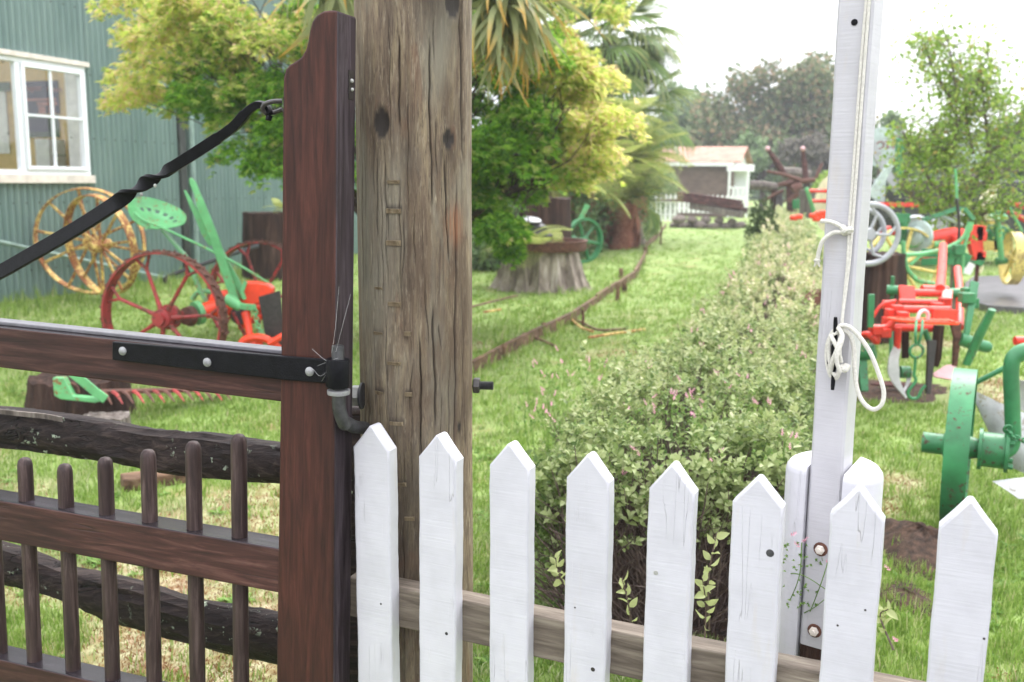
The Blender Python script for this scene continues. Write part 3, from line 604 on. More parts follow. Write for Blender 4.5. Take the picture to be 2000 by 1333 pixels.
mb = MB(); mb.flat(spline([sp(-60, 788)-ns*.03, sp(40, 800)-ns*.036, sp(110, 806)-ns*.04, sp(146, 812)-ns*.042], 5), .012, .006, (0, 0, 1)); part('splinter', mb, 'weathered_grey', srf)
a = P(700, 786, 2.16); mb = MB(); mb.box((a[0]-.05, a[1], (a[2]-.0)/2), (.14, .11, a[2])); part('post', mb, 'split_rail', srf, bevel=.008)
# ================================================================ WHITE PICKET FENCE
FO = Z(735, 832, 1.0); pf, RF, fl = local_thing('picket_fence', 'white painted picket fence with pointed pales in the foreground', 'fence', FO, math.radians(-24))
def pale(i):
    r = random.Random(i*13+5); w = .0775+r.uniform(-.0015, .002); t = .033; hw = w/2; zs = [-.99]; ap = .044+r.uniform(-.002, .003)
    n = 60; L = []; 
    for k in range(n+1): z = -.99+(.99-ap)*k/n; L.append((z, .0005*math.sin(z*40+i)+.0004*r.uniform(-1, 1)))
    ol = [(-hw+d, z) for z, d in L]+[(-hw*.5, -ap*.5+.001), (-.004, -.002), (0., .0), (.004, -.002), (hw*.5, -ap*.5+.001)]+[(hw+.0005*math.sin(z*33+2*i)+.0004*r.uniform(-1, 1), z) for z, d in L][::-1]
    mb = MB(); mb.prism(ol[::-1], (0, 0, 0), (1, 0, 0), (0, 0, 1), -t); return mb
pk = [(735, 832), (862, 850), (999, 867), (1155, 889), (1320, 908), (1480, 934), (1683, 955), (1913, 980)]
for i in range(9):
    mb = pale(i)
    if i < 8:
        q = fl(*pk[i]); x_ = -.013+i*.1455+.5*(q[0]-i*.1455-.0); z_ = q[2]
    else: x_ = -.013+i*.1455; z_ = .0
    o = part('pale', mb, 'fence_white', pf, bevel=.0035); o.location = (x_, 0, z_-.001); o.rotation_euler = (0, math.radians((-.1, .35, -.3, -.2, .1, -.3, .2, .1, 0)[i]), 0)
for z_, nm in ((-.325, 'rail'), (-.86, 'rail')):
    mb = MB(); mb.box((.72, .053, z_-.041), (1.62, .045, .082)); part(nm, mb, 'fence_rail_grey', pf, bevel=.003)
for px, py, r_, mt in ((872, 1238, .0032, 'cast_grey'), (1504, 1081, .0065, 'cast_grey'), (1281, 1119, .0042, 'galv_pale'), (1158, 1308, .004, 'iron_dark'), (1690, 1192, .0018, 'iron_dark'), (1636, 1222, .0018, 'iron_dark'), (1922, 1248, .002, 'iron_dark'), (1123, 1187, .0016, 'iron_dark'), (744, 1180, .002, 'cast_grey')):
    q = fl(px, py); mb = MB(); mb.lathe([(r_, .0), (r_*.9, .0006), (r_*.3, .0008)], (q[0], 0, q[2]), (0, -1, 0), 12); part('nail_head', mb, mt, pf)
# ================================================================ FLAGPOLE
FPO = P(1627, 700, 1.62); fpt, RP, pl = local_thing('flagpole', 'white square timber flagpole standing behind the pickets', 'flagpole', FPO, math.radians(-36))
zb_ = pl(1600, 1268)[2]; hw = .0285; n = 50; mb = MB()
out = [(-hw, 0.004), (-hw+.004, 0), (hw-.004, 0), (hw, .004), (hw, .053), (hw-.004, .057), (-hw+.004, .057), (-hw, .053)]
vs = []
for k in range(n+1):
    z = zb_+(2.0-zb_)*k/n; vs += [(x+.0006*math.sin(z*23+x*50), y, z) for x, y in out]
mb.add(vs, [(k*8+j, k*8+(j+1) % 8, (k+1)*8+(j+1) % 8, (k+1)*8+j) for k in range(n) for j in range(8)]+[tuple(range(8))[::-1], tuple(n*8+j for j in range(8))]); part('shaft', mb, 'pole_white', fpt)
mb = MB(); mb.box((0, .0285, zb_-.02), (.054, .054, .04)); part('rotten_foot', mb, 'dark_stump', fpt)
p = pl(1669, 44); mb = MB(); mb.lathe([(.0052, 0), (.0052, .0012), (.004, .0014)], (p[0], 0, p[2]), (0, -1, 0), 16); part('bolt_hole', mb, 'iron_black', fpt)
for px, py in ((1603, 1073), (1591, 1232)):
    p = pl(px, py); mb = MB(); mb.lathe([(.0125, 0), (.0125, .0015), (.0095, .002)], (p[0], 0, p[2]), (0, -1, 0), 16); part('washer', mb, 'rust_brown', fpt)
    q = hexnut(np.array([p[0], -.005, p[2]]), (0, -1, 0), .0085, .007); nu = part('nut', q, 'sill_cream', fpt, smooth=False)
    q = MB(); q.lathe([(.0042, 0), (.004, .004), (.001, .0045)], (p[0], -.0085, p[2]), (0, -1, 0), 12); part('bolt_end', q, 'sill_cream', fpt)
p0, p1, pc_ = pl(1632, 620, -.022), pl(1626, 762, -.022), pl(1630, 692)
mb = MB(); mb.tube(spline([p0, p0*.6+p1*.4+np.array([0, .004, 0]), p0*.4+p1*.6+np.array([0, .004, 0]), p1], 6), [.0028]+[.0035]*5+[.0055]*8+[.0035]*4+[.0028], 10)
mb.box((pc_[0], -.009, pc_[2]), (.012, .018, .03)); part('cleat', mb, 'iron_black', fpt)
# clamp posts, either side of the pole foot
for sgn, lb, zpx in ((-1, 'white half round post hugging the left side of the flagpole foot', (1560, 902)), (1, 'white half round post hugging the right side of the flagpole foot', (1690, 905))):
    o = thing('clamp_post', lb, 'post', FPO*np.array([1, 1, 0]), 'half round posts clamping the flagpole'); o.rotation_euler = (0, 0, math.radians(-36)); ORG[o] = np.zeros(3)
    R_ = .052; zt = P(*zpx, 1.66)[2]; ol = []
    for k in range(17): a = math.pi/2+math.pi*k/16; ol.append((R_*math.cos(a), .045+R_*math.sin(a)))
    if sgn > 0: ol = [(-x, y) for x, y in ol][::-1]
    off = sgn*(hw+.003); vs = []; rings = [(1, 0), (1, zt-.012), (.97, zt-.004), (.88, zt+.002)]
    for sc_, z in rings: vs += [(off+x*sc_, .045+(y-.045)*sc_, z-.10*(y-.045)*-1*(1 if z > .5 else 0)+(.12*x*-sgn if z > .5 else 0)) for x, y in ol]
    m_ = len(ol); mb = MB(); mb.add(vs, [(k*m_+j, k*m_+(j+1) % m_, (k+1)*m_+(j+1) % m_, (k+1)*m_+j) for k in range(3) for j in range(m_)]+[tuple(3*m_+j for j in range(m_))])
    part('half_log', mb, 'fence_white', o)
# rope
rope = thing('halyard', 'off-white braided rope wound on the black cleat with a loop hanging to the right', 'rope', FPO); rope.rotation_euler = (0, 0, math.radians(-36)); ORG[rope] = np.zeros(3)
def rp(mb, pts, r=.0037, y=-.006): mb.tube(spline([pl(a, b, (c[0] if c else y)) for a, b, *c in pts], 7), r, 8)
mb = MB(); rp(mb, [(1703, -130), (1692, 0), (1682, 120), (1672, 260), (1662, 400), (1659, 440), (1655, 520), (1648, 590), (1644, 650), (1640, 700)], .0025); part('standing_line', mb, 'rope_white', rope)
mb = MB(); rp(mb, [(1708, -130), (1698, 0), (1688, 130), (1677, 280), (1668, 400), (1660, 500), (1652, 570), (1645, 620, -.012), (1640, 660, -.016)], .0025); part('standing_line', mb, 'rope_white', rope)
mb = MB(); rp(mb, [(1650, 447, -.01), (1632, 437, -.012), (1618, 433, -.014), (1604, 432, -.012)]); rp(mb, [(1650, 455, -.01), (1628, 455, -.012), (1608, 470, -.012), (1600, 490, -.01), (1597, 506, -.008)]); part('tail', mb, 'rope_white', rope)
mb = MB(); mb.torus(pl(1652, 449, -.008), (.6, 0, .8), .006, .005, 14, 7); mb.torus(pl(1655, 452, -.010), (-.5, .3, .8), .0065, .0045, 14, 7); mb.torus(pl(1596, 510, -.008), (0, .5, 1), .003, .003, 12, 6)
mb.tube([pl(1596, 510, -.008), pl(1590, 521, -.008)], [.003, .0012], 6); mb.tube([pl(1597, 510, -.008), pl(1601, 522, -.008)], [.003, .0012], 6); part('knot', mb, 'rope_white', rope)
mb = MB()
rp(mb, [(1640, 640, -.014), (1626, 650, -.014), (1616, 675, -.012), (1615, 705, -.012), (1622, 733, -.014), (1634, 738, -.02), (1642, 715, -.026)])
rp(mb, [(1636, 648, -.02), (1622, 662, -.02), (1619, 690, -.018), (1624, 722, -.018), (1633, 736, -.024)])
rp(mb, [(1622, 655, -.026), (1636, 682, -.03), (1643, 708, -.022)]); rp(mb, [(1645, 652, -.026), (1636, 680, -.034), (1626, 706, -.03), (1622, 728, -.02)])
rp(mb, [(1637, 640, -.022), (1645, 660, -.03), (1634, 700, -.036), (1641, 728, -.028)])
rp(mb, [(1643, 716, -.02), (1650, 722, -.024), (1656, 712, -.02)], .0058)
part('cleat_turns', mb, 'rope_white', rope)
mb = MB(); rp(mb, [(1632, 645, -.016), (1643, 636, -.02), (1660, 640, -.016), (1680, 660, -.01), (1700, 690, -.004), (1716, 730, 0), (1726, 765, .002), (1722, 790, .0), (1705, 800, .0), (1685, 785, -.004), (1673, 755, -.006), (1669, 715, -.008), (1668, 680, -.008), (1660, 655, -.012), (1645, 642, -.016)]); part('hanging_loop', mb, 'rope_white', rope)
# ================================================================ STEEL WHEELS AND THE HORSE MOWER (left)
def spokes(mbs, c, ax, r0, r1, n, r, ph=0., fork=False):
    x, y, z = axes(ax); out = []
    for i in range(n):
        a = ph+2*math.pi*i/n; d = math.cos(a)*x+math.sin(a)*y; t = -math.sin(a)*x+math.cos(a)*y; q = MB()
        if fork:
            e = c+d*(r1*.8); q.tube([c+d*r0, c+d*(r0+.25*(r1-r0)), e], [r*1.5, r, r*.9], 6); q.tube([e, c+d*r1+t*r1*.13], r*.8, 6); q.tube([e, c+d*r1-t*r1*.13], r*.8, 6)
        else: q.tube([c+d*r0, c+d*r1], r, 6)
        out.append(q)
    return out
def wheel(name, label, cat, c, ax, R, w, t, nsp, sr, hr, hl, mat, mats=None, group=None, fork=False, parent=None, ph=.2, hubmat=None):
    c = np.array(c, float); ax = unit(ax)
    if parent is None: o = thing(name, label, cat, c, group)
    else: o = bpy.data.objects.new(name, None); link(o, parent); o.location = tuple(c-ORG[parent]); ORG[o] = c
    q = MB(); q.rim(c, ax, R, w, t, 48); part('rim', q, mat, o)
    q = MB(); q.lathe([(hr*.5, -hl/2), (hr*.8, -hl/2), (hr, -hl*.25), (hr, hl*.25), (hr*.8, hl/2), (hr*.5, hl/2)], c, ax, 16); part('hub', q, hubmat or mat, o)
    for q in spokes(None, c, ax, hr*.6, R-t*.8, nsp, sr, ph, fork): part('spoke', q, mat, o)
    return o
vA = P(176, 472, 11.75); vB = P(196, 480, 11.4)
def vax(c, deg):  # axle direction turned deg from the line of sight
    v = unit((c-CAM)*np.array([1, 1, 0])); a = math.radians(deg); return np.array([v[0]*math.cos(a)-v[1]*math.sin(a), v[0]*math.sin(a)+v[1]*math.cos(a), 0])
wheel('steel_wheel', 'rusty yellow spoked iron wheel, larger and further left of two by the wall', 'wheel', vA, vax(vA, -20)+np.array([0, 0, .12]), .645, .11, .014, 10, .018, .07, .2, 'yellow_rust', group='rusty yellow iron wheels')
wheel('steel_wheel', 'rusty yellow spoked iron wheel, the nearer of two, partly in front of the larger one', 'wheel', vB, vax(vB, -54)+np.array([0, 0, .15]), .60, .10, .014, 10, .018, .07, .26, 'yellow_rust', group='rusty yellow iron wheels', ph=.5)
# mower
mo = thing('horse_mower', 'antique two wheeled mowing machine with red wheels, mint green seat and lever and orange gearbox', 'mower', P(400, 690, 7.9)*np.array([1, 1, 0]))
wc = P(320, 622, 7.5); max_ = unit([math.sin(math.radians(13)), math.cos(math.radians(13)), 0]); R0 = .515
def mower_wheel(c, full=True):
    o = bpy.data.objects.new('wheel', None); link(o, mo); o.location = tuple(c-ORG[mo]); ORG[o] = c
    q = MB(); q.rim(c, max_, R0, .11, .014, 64); part('rim', q, 'rust_red', o)
    q = MB(); q.rim(c, max_, R0+.007, .105, .006, 64)
    x, y, z = axes(max_)
    part('tyre', q, 'rust_brown', o)
    for i in range(36):
        a = 2*math.pi*i/36; d = math.cos(a)*x+math.sin(a)*y; t = -math.sin(a)*x+math.cos(a)*y
        for sg in (-1, 1):
            q = MB(); q.box(c+d*(R0+.013)+max_*sg*.028+t*sg*.012, (.014, .048, .014), (unit(t+z*.5*sg), unit(z-t*.5*sg), d)); part('lug', q, 'rust_brown', o, smooth=False)
    q = MB(); q.lathe([(.05, -.09), (.05, -.05), (.075, -.045), (.075, .05), (.10, .06), (.10, .10), (.06, .11)], c, max_, 20); part('hub', q, 'rust_red', o)
    for q in spokes(None, c, max_, .05, R0-.012, 7, .0155, .35, True): part('spoke', q, 'rust_red', o)
    return o
mower_wheel(wc); wc2 = wc+max_*1.22+np.array([.13, .2, 0]); mower_wheel(wc2)
q = MB(); q.tube([wc, wc2], .03, 10); part('axle', q, 'rust_red', mo)
def D(px, py, dY=0.): return P(px, py, 7.9+dY)
q = MB(); a = D(385, 612, -.1); b = D(445, 595, .1); q.tube([a, a*.6+b*.4, b], [.062, .07, .085], 16); q.tube([b, D(475, 585, .25)], [.1, .1], 16); part('gear_housing', q, 'orange_red', mo)
q = MB(); q.tube([a+(a-b)*.06, a+(a-b)*-.1], .098, 20); part('brake_band', q, 'mint_paint', mo)
q = MB(); q.tube([D(372, 618, -.15), D(362, 618, -.2)], [.085, .07], 16); part('axle_cap', q, 'rust_brown', mo)
q = MB(); g0 = D(420, 568, .2); q.prism([(0, 0), (.16, .02), (.27, -.05), (.3, -.16), (.2, -.2), (.05, -.16), (-.03, -.08)], g0, (1, .1, 0), (0, 0, 1), .18); part('gearbox', q, 'orange_red', mo, bevel=.02)
q = MB(); q.prism([(0, 0), (.10, .0), (.20, -.02), (.24, -.06), (.23, -.15), (.02, -.2), (-.02, -.1)], D(480, 548, .1), (1, .1, 0), (0, 0, 1), .16); part('tool_box', q, 'orange_red', mo, bevel=.012)
q = MB(); q.box(D(500, 572, .0), (.07, .02, .05)); part('tool_box_lip', q, 'iron_dark', mo)
q = MB(); q.tube([D(478, 590), D(500, 600), D(530, 602)], [.05, .045, .04], 12); q.tube([D(470, 640, .1), D(500, 622), D(545, 608)], .026, 8); part('cross_frame', q, 'orange_red', mo)
q = MB(); q.tube([D(480, 612), D(487, 650, -.1), D(500, 690, -.15)], [.038, .03, .026], 10); part('drag_strut', q, 'orange_red', mo)
q = MB(); q.tube(spline([D(466, 682, -.3), D(480, 664, -.3), D(510, 660, -.3), D(535, 672, -.28), D(550, 690, -.25)], 5), .032, 8); q.tube([D(525, 672, -.3), D(560, 652, -.3)], .026, 8); q.box(D(507, 668, -.28), (.05, .05, .06)); part('yoke', q, 'orange_red', mo)
q = MB(); q.tube([D(455, 610), D(470, 640), D(500, 692)], .013, 6); part('tie_rod', q, 'rust_red', mo)
q = MB(); q.lathe([(.07, -.02), (.085, 0), (.07, .02)], D(470, 615, .05), (.2, -1, .1), 16); part('pinion', q, 'iron_dark', mo)
q = MB(); q.prism([(0, 0), (.17, .05), (.20, -.42), (.06, -.44)], D(505, 580, -.12), (1, .15, 0), (0, 0, 1), .012); part('dark_guard', q, 'iron_dark', mo)
# seat: pressed pan with holes on a curved spring
sc_ = D(305, 428, .1); sx, sy, sz = unit([.9, -.15, -.28]), None, None; nrm = unit([.28, -.45, .9]); sy = unit(np.cross(nrm, sx)); sx = np.cross(sy, nrm)
q = MB(); nr, na_ = 7, 28; vs = [];
for k in range(2):
    for i in range(nr+1):
        r = i/nr
        for j in range(na_):
            a = 2*math.pi*j/na_; cx, cy = math.cos(a), math.sin(a); lx = .25*cx*(1-.0*cy); ly = .165*cy*(1-.22*math.cos(2*a)*(cy < 0)); z = .065*r**3*(1+.8*(cy > .2)*cy)-.02-.004*k+.02*math.cos(2*a)*r
            vs.append(sc_+sx*lx*r+sy*ly*r+nrm*z)
N1 = (nr+1)*na_; fs = []
for i in range(nr):
    for j in range(na_):
        a_, b_, c_, d_ = i*na_+j, i*na_+(j+1) % na_, (i+1)*na_+(j+1) % na_, (i+1)*na_+j
        if i in (4,) and j % 2 == 0 and 1 < j < 14: continue
        fs += [(a_, b_, c_, d_), (N1+a_, N1+d_, N1+c_, N1+b_)]
fs += [(nr*na_+j, nr*na_+(j+1) % na_, N1+nr*na_+(j+1) % na_, N1+nr*na_+j) for j in range(na_)]
q.add(vs, fs); q.torus(sc_, nrm, .001, .0005, 4, 3); seat = part('seat', q, 'mint_paint', mo)
q = MB(); q.flat(spline([D(318, 450, .15), D(340, 475, .15), D(362, 500, .15), D(376, 530, .15), D(392, 570, .15), D(410, 600, .15)], 6), .075, .012, (0, 1, 0)); part('seat_spring', q, 'mint_paint', mo)
q = MB(); q.tube(spline([D(265, 418, -.1), D(262, 416, -.1), D(280, 430, -.1), D(318, 446, -.1), D(400, 484, -.05), D(470, 520, 0), D(528, 556, .1)], 5), .011, 8); part('seat_rod', q, 'mint_paint', mo)
q = MB(); q.flat(spline([D(262, 418, -.08), D(270, 424, -.08), D(290, 446, -.08)], 4), .05, .01, (0, .3, 1)); part('rod_bracket', q, 'mint_paint', mo)
# levers
q = MB(); q.flat([D(372, 348, -.1), D(377, 358, -.1), D(386, 380, -.1), D(392, 400, -.1), D(420, 470, -.05), D(445, 545, 0), D(462, 592, 0)], np.array([.02, .05, .045, .07, .075, .07, .07]), np.array([.03, .03, .03, .022, .022, .022, .03]), (1, 0, .3)); part('lift_lever', q, 'mint_paint', mo, bevel=.006)
q = MB(); q.flat([D(361, 372, -.06), D(372, 395, -.06), D(385, 420, -.06), D(400, 455, -.04), D(412, 480, -.02)], np.array([.015, .035, .05, .055, .03]), .016, (1, 0, .3)); part('grip_latch', q, 'mint_paint', mo, bevel=.004)
q = MB(); q.flat([D(428, 480, .05), D(445, 520, .05), D(470, 565, .05), D(478, 580, .05)], np.array([.03, .05, .06, .08]), .03, (1, 0, .3)); part('quadrant', q, 'mint_paint', mo, bevel=.004)
q = MB(); q.flat([D(478, 585, -.1), D(473, 570, -.1), D(480, 550, -.1)], .03, .02, (1, 0, 0)); part('pedal', q, 'mint_paint', mo)
q = MB(); q.tube([D(440, 582, -.15), D(455, 590, -.15), D(470, 602, -.15)], [.04, .05, .035], 10); q.flat([D(460, 596, -.15), D(480, 600, -.17), D(498, 601, -.2)], .05, .035, (0, 0, 1)); part('lift_arm', q, 'mint_paint', mo, bevel=.005)
q = MB(); q.tube(spline([D(375, 585, .3), D(390, 570, .3), D(415, 573, .3), D(430, 600, .3)], 5), .02, 8); part('foot_loop', q, 'mint_paint', mo)
ch = bpy.data.objects.new('lift_chain', None); link(ch, mo); ORG[ch] = ORG[mo]
cp = spline([D(499, 600, -.2), D(500, 620, -.2), D(505, 640, -.22), D(513, 655, -.25), D(519, 668, -.28)], 3)
for i in range(len(cp)-1):
    q = MB(); c = (cp[i]+cp[i+1])/2; d = unit(cp[i+1]-cp[i]); L = np.linalg.norm(cp[i+1]-cp[i])*.72; sdv = unit(np.cross(d, (0, 1, 0))) if i % 2 else unit(np.cross(d, (1, 0, 0)))
    q.tube([c+d*L*math.cos(a)+sdv*.018*math.sin(a) for a in np.linspace(0, 2*math.pi, 11)], .0055, 6, cap=False); part('chain_link', q, 'mint_paint', ch)
# cutter bar on two stumps, left
def stump(name, label, c, r0, r1, h, mat, seed, n=40, flutes=9, amp=.08, cat='tree stump', group=None, top=None, org=None):
    r = random.Random(seed); ph = [r.uniform(0, 6.28) for _ in range(4)]; q = MB(); vs = []; K = 12
    for k in range(K+1):
        t = k/K; rr = r0+(r1-r0)*(t**.55)
        for j in range(n):
            a = 2*math.pi*j/n; f = 1+amp*(math.sin(flutes*a+ph[0]+.6*t)*.5+math.sin(flutes*2.3*a+ph[1])*.3+math.sin(3*a+ph[2])*.35)*(1.2-.8*t)+r.uniform(-.012, .012)
            vs.append((c[0]+rr*f*math.cos(a), c[1]+rr*f*math.sin(a), c[2]+h*t+(r.uniform(-.012, .012) if k == K else 0)))
    fs = [(k*n+j, k*n+(j+1) % n, (k+1)*n+(j+1) % n, (k+1)*n+j) for k in range(K) for j in range(n)]
    m_ = len(vs)
    for j in range(n): v = vs[K*n+j]; vs.append((c[0]+(v[0]-c[0])*.5, c[1]+(v[1]-c[1])*.5, c[2]+h+r.uniform(-.01, .012)))
    fs += [(K*n+j, K*n+(j+1) % n, m_+(j+1) % n, m_+j) for j in range(n)]+[tuple(m_+j for j in range(n))]
    q.add(vs, fs); o = thing(name, label, cat, c, group); part('trunk', q, mat, o); return o
c1 = P(150, 800, 5.9); c1[2] = 0
stump('tree_stump', 'low dark sawn stump carrying the green shoe of the cutter bar, behind the split rail', c1+np.array([-.02, .1, -.02]), .34, .29, .24, 'dark_stump', 4, flutes=11, amp=.04)
stump('tree_stump', 'short pale-barked log round just right of the cutter bar stump', P(208, 840, 5.45)*np.array([1, 1, 0]), .14, .13, .10, 'weathered_grey', 8, amp=.03)
cb = thing('cutter_bar', 'rusty finger cutter bar with a green shoe resting on the low stump', 'cutter bar', np.array([c1[0], c1[1], .24]))
def E_(px, py, dY=0.): return P(px, py, 5.57+dY)
q = MB(); q.prism([(p[0], p[2]) for p in (E_(110, 735), E_(132, 735), E_(150, 770), E_(190, 774), E_(207, 780), E_(192, 784), E_(125, 777), E_(113, 770))][::-1], (0, 5.57, 0), (1, 0, 0), (0, 0, 1), .05); part('inner_shoe', q, 'mint_paint', cb, bevel=.006)
q = MB(); q.flat([E_(140, 728, -.05), E_(158, 742, -.05), E_(185, 765, -.05), E_(207, 781, -.05)], .055, .012, (0, 0, 1)); part('shoe_plate', q, 'mint_paint', cb, bevel=.004)
q = MB(); q.tube([E_(128, 765), E_(134, 752), E_(142, 750), E_(150, 756), E_(153, 768)], .012, 8); part('bearing', q, 'rust_brown', cb)
q = MB(); q.bar(E_(190, 766, .1), E_(440, 760, .75), .09, .018); part('finger_beam', q, 'rust_brown', cb)
for i in range(13):
    t = i/12; a = E_(200, 766, .08)*(1-t)+E_(430, 760, .68)*t; d = np.array([.10, -.13, -.035])
    q = MB(); q.tube([a, a+d*.5+np.array([0, 0, .012]), a+d*1.15], [.017, .013, .003], 6, sy=.6); part('guard_finger', q, 'rust_red' if i % 2 else 'rust_brown', cb)
# stump by the wall
c2 = P(523, 520, 14.2); c2[2] = 0; o = stump('tree_stump', 'dark weathered stump by the corrugated wall, just left of the gate stile', c2, .38, .33, .98, 'dark_stump', 11, flutes=7, amp=.05)
# ================================================================ TIMBER PATH EDGING
edge = [(700, 850), (760, 810), (920, 722), (985, 685), (1050, 652), (1120, 618), (1165, 585), (1205, 560), (1240, 535), (1258, 505), (1262, 480), (1290, 455), (1300, 440)]
ep = [Z(*p, .05) for p in edge]
for i in range(len(ep)-1):
    a, b = ep[i].copy(), ep[i+1].copy(); a[2] = b[2] = .03; d = unit(b-a); q = MB(); hgt = .10+.02*random.random()
    q.bar(a+d*.01, b-d*.01+np.array([0, 0, random.uniform(-.02, .02)]), .035, hgt+.05)
    xr = np.linalg.norm(b-a)
    solo('edging_board', q, 'border_board', ('weathered edging board of the grass path, the one nearest the gate post', 'weathered edging board, second along the path from the gate post')[i] if i < 2 else 'weathered timber edging board, %s' % ('just below the fallen fronds', 'running up to the rusty upright peg', 'right of the rusty upright peg', 'below the ringed stump at the left of the grass path', 'beside the path, right of the ringed stump', 'short length at the path bend beyond the ringed stump', 'foreshortened length past the path bend', 'level with the green flywheel', 'below the tree fern stump', 'furthest along the grass path')[i-2], 'edging board', group='timber edging along the grass path')
for px, py, h_, r_, lab in ((1137, 640, .18, .016, 'rusty upright iron peg beside the fallen fronds'), (1060, 655, .12, .03, 'squat timber stake against the edging, left of the rusty peg'), (1218, 575, .16, .04, 'tall rotten timber stake at the bend of the edging'), (1205, 590, .22, .03, 'leaning dark stake at the bend of the edging'), (1212, 545, .16, .04, 'mossy stake beyond the bend of the edging'), (1260, 500, .18, .05, 'dark stake at the far part of the edging'), (1290, 478, .55, .025, 'thin tall stake standing near the far end of the edging'), (985, 700, .12, .035, 'low stake under the edging right of the gate post')):
    b = Z(px, py, 0); q = MB(); q.tube([b-np.array([0, 0, .05]), b+np.array([.01, .0, h_*.6]), b+np.array([.0, .01, h_])], [r_, r_*.95, r_*.85], 6); solo('stake', q, 'rust_brown' if r_ < .02 else 'border_board', lab, 'stake')
for pts, mt, lab in (([(1108, 618), (1140, 632), (1170, 645), (1225, 642)], 'border_board', 'brown fallen frond stem lying right of the rusty peg'), ([(1112, 620), (1135, 640), (1158, 648)], 'yellow_rust', 'short orange fallen stalk at the foot of the rusty peg'), ([(1150, 660), (1200, 652), (1260, 644)], 'yellow_rust', 'long straw coloured fallen stalk lying on the grass path'), ([(1022, 652), (1050, 662), (1083, 676)], 'border_board', 'thin brown stick lying across the edging board'), ([(945, 610), (960, 608), (978, 605)], 'yellow_rust', 'small straw coloured leaf stalk on the lawn left of the ringed stump'), ([(920, 600), (960, 590), (1010, 578)], 'border_board', 'faint brown stick in the grass under the maple')):
    q = MB(); q.tube(spline([Z(a, b, .03) for a, b in pts], 4), .014, 5); solo('fallen_stalk', q, mt, lab, 'stalk', group='fallen palm stalks on the grass')
# ================================================================ RINGED STUMP, FLYWHEEL ENGINE
c3 = Z(1060, 572, 0)+np.array([0, .55, 0]); so = stump('ringed_stump', 'big pale fluted tree stump wearing a wide rusty iron hoop, under the maple', c3, .68, .50, .55, 'stump_wood', 21, n=72, flutes=15, amp=.13)
q = MB(); q.lathe([(.60, 0), (.615, .02), (.615, .115), (.63, .125), (.63, .14), (.585, .14), (.585, 0)], c3+np.array([0, 0, .53]), (0, 0, 1), 56, closed=True)
solo('iron_hoop', q, 'rust_brown', 'wide rusty iron hoop laid on top of the pale stump', 'iron hoop')
q = MB(); cm = c3+np.array([-.1, .1, .55]); q.lathe([(.25, 0), (.25, .18), (.17, .24), (.17, .30), (.05, .36)], cm, (0, 0, 1), 18); pu = thing('pump', 'small dark pump with a pale round lid inside the hoop of the stump', 'pump', cm); part('body', q, 'cast_grey', pu)
q = MB(); q.lathe([(.13, 0), (.14, .02), (.12, .035)], cm+np.array([-.05, -.05, .37]), (.1, -.2, 1), 18); part('lid', q, 'bolt_grey', pu)
ec = P(1140, 470, 16.6); en = thing('engine', 'stationary engine with a green spoked flywheel behind the ringed stump', 'engine', ec*np.array([1, 1, 0]))
wheel('flywheel', None, None, ec, vax(ec, 38), .38, .11, .04, 6, .028, .07, .16, 'green_paint', parent=en)
q = MB(); q.box(ec+np.array([-.35, .3, -.12]), (.5, .4, .35)); q.box(ec+np.array([-.3, .3, -.5]), (.6, .5, .3)); part('crankcase', q, 'green_paint', en, bevel=.03)
q = MB(); q.tube(spline([P(1092, 455, 16.5), P(1085, 440, 16.5), P(1098, 432, 16.5), P(1106, 450, 16.5), P(1100, 470, 16.5)], 4), .035, 8); part('governor_arm', q, 'mint_paint', en)
q = MB(); q.flat([P(1132, 432, 16.7), P(1140, 415, 16.7), P(1148, 400, 16.7)], .09, .03, (1, 0, 0)); part('lever', q, 'mint_paint', en)
q = MB(); q.flat([P(1098, 435, 16.6), P(1104, 445, 16.6)], .09, .04, (1, 0, 0)); part('valve_cover', q, 'red_paint', en)
c4_ = Z(1205, 478, 0)+np.array([0, .4, 0]); stump('tree_stump', 'tall grey stump smothered in brown fern fronds, right of the green flywheel', c4_, .72, .5, 1.25, 'stump_wood', 31, n=60, flutes=11, amp=.12)
c5 = P(1065, 470, 15.5); c5[2] = 0; stump('tree_stump', 'dark stump behind the hooped stump beneath the maple', c5, .45, .4, 1.2, 'dark_stump', 33)
# ================================================================ SHED, FAR FENCES, TIMBER PILE
sY = 44.; shd = thing('garden_shed', 'small brown weatherboard shed with a rusty pink roof and white porch', 'shed', P(1370, 420, sY)*np.array([1, 1, 0]))
A = P(1300, 420, sY); B = P(1418, 420, sY-1.0); zt_ = P(1400, 322, sY)[2]; zr = P(1400, 303, sY+2)[2]+.15; sxv = unit((B-A)*np.array([1, 1, 0])); syv = np.array([-sxv[1], sxv[0], 0]); Lw = np.linalg.norm((B-A)[:2]); A0 = A*np.array([1, 1, 0])
nb = 14; bh = zt_/nb
for k in range(nb):
    q = MB(); q.box(A0+sxv*Lw/2+np.array([0, 0, bh*(k+.5)])-syv*.01, (Lw+1.0*0, .03, bh*.92), (sxv, unit(syv+np.array([0, 0, -.12])), unit(np.array([0, 0, 1])))); part('weatherboard', q, 'shed_wall', shd, smooth=False)
q = MB(); q.box(A0+sxv*Lw/2+syv*1.4+np.array([0, 0, zt_/2-.05]), (Lw-.02, 2.7, zt_-.1), (sxv, syv, (0, 0, 1))); part('wall', q, 'shed_wall', shd)
q = MB(); q.bar(A0-sxv*.6-syv*.3+np.array([0, 0, zt_+.0]), A0+sxv*(Lw+.3)-syv*.3+np.array([0, 0, zt_+.0]), .06, .17); part('gutter', q, 'white_far', shd)
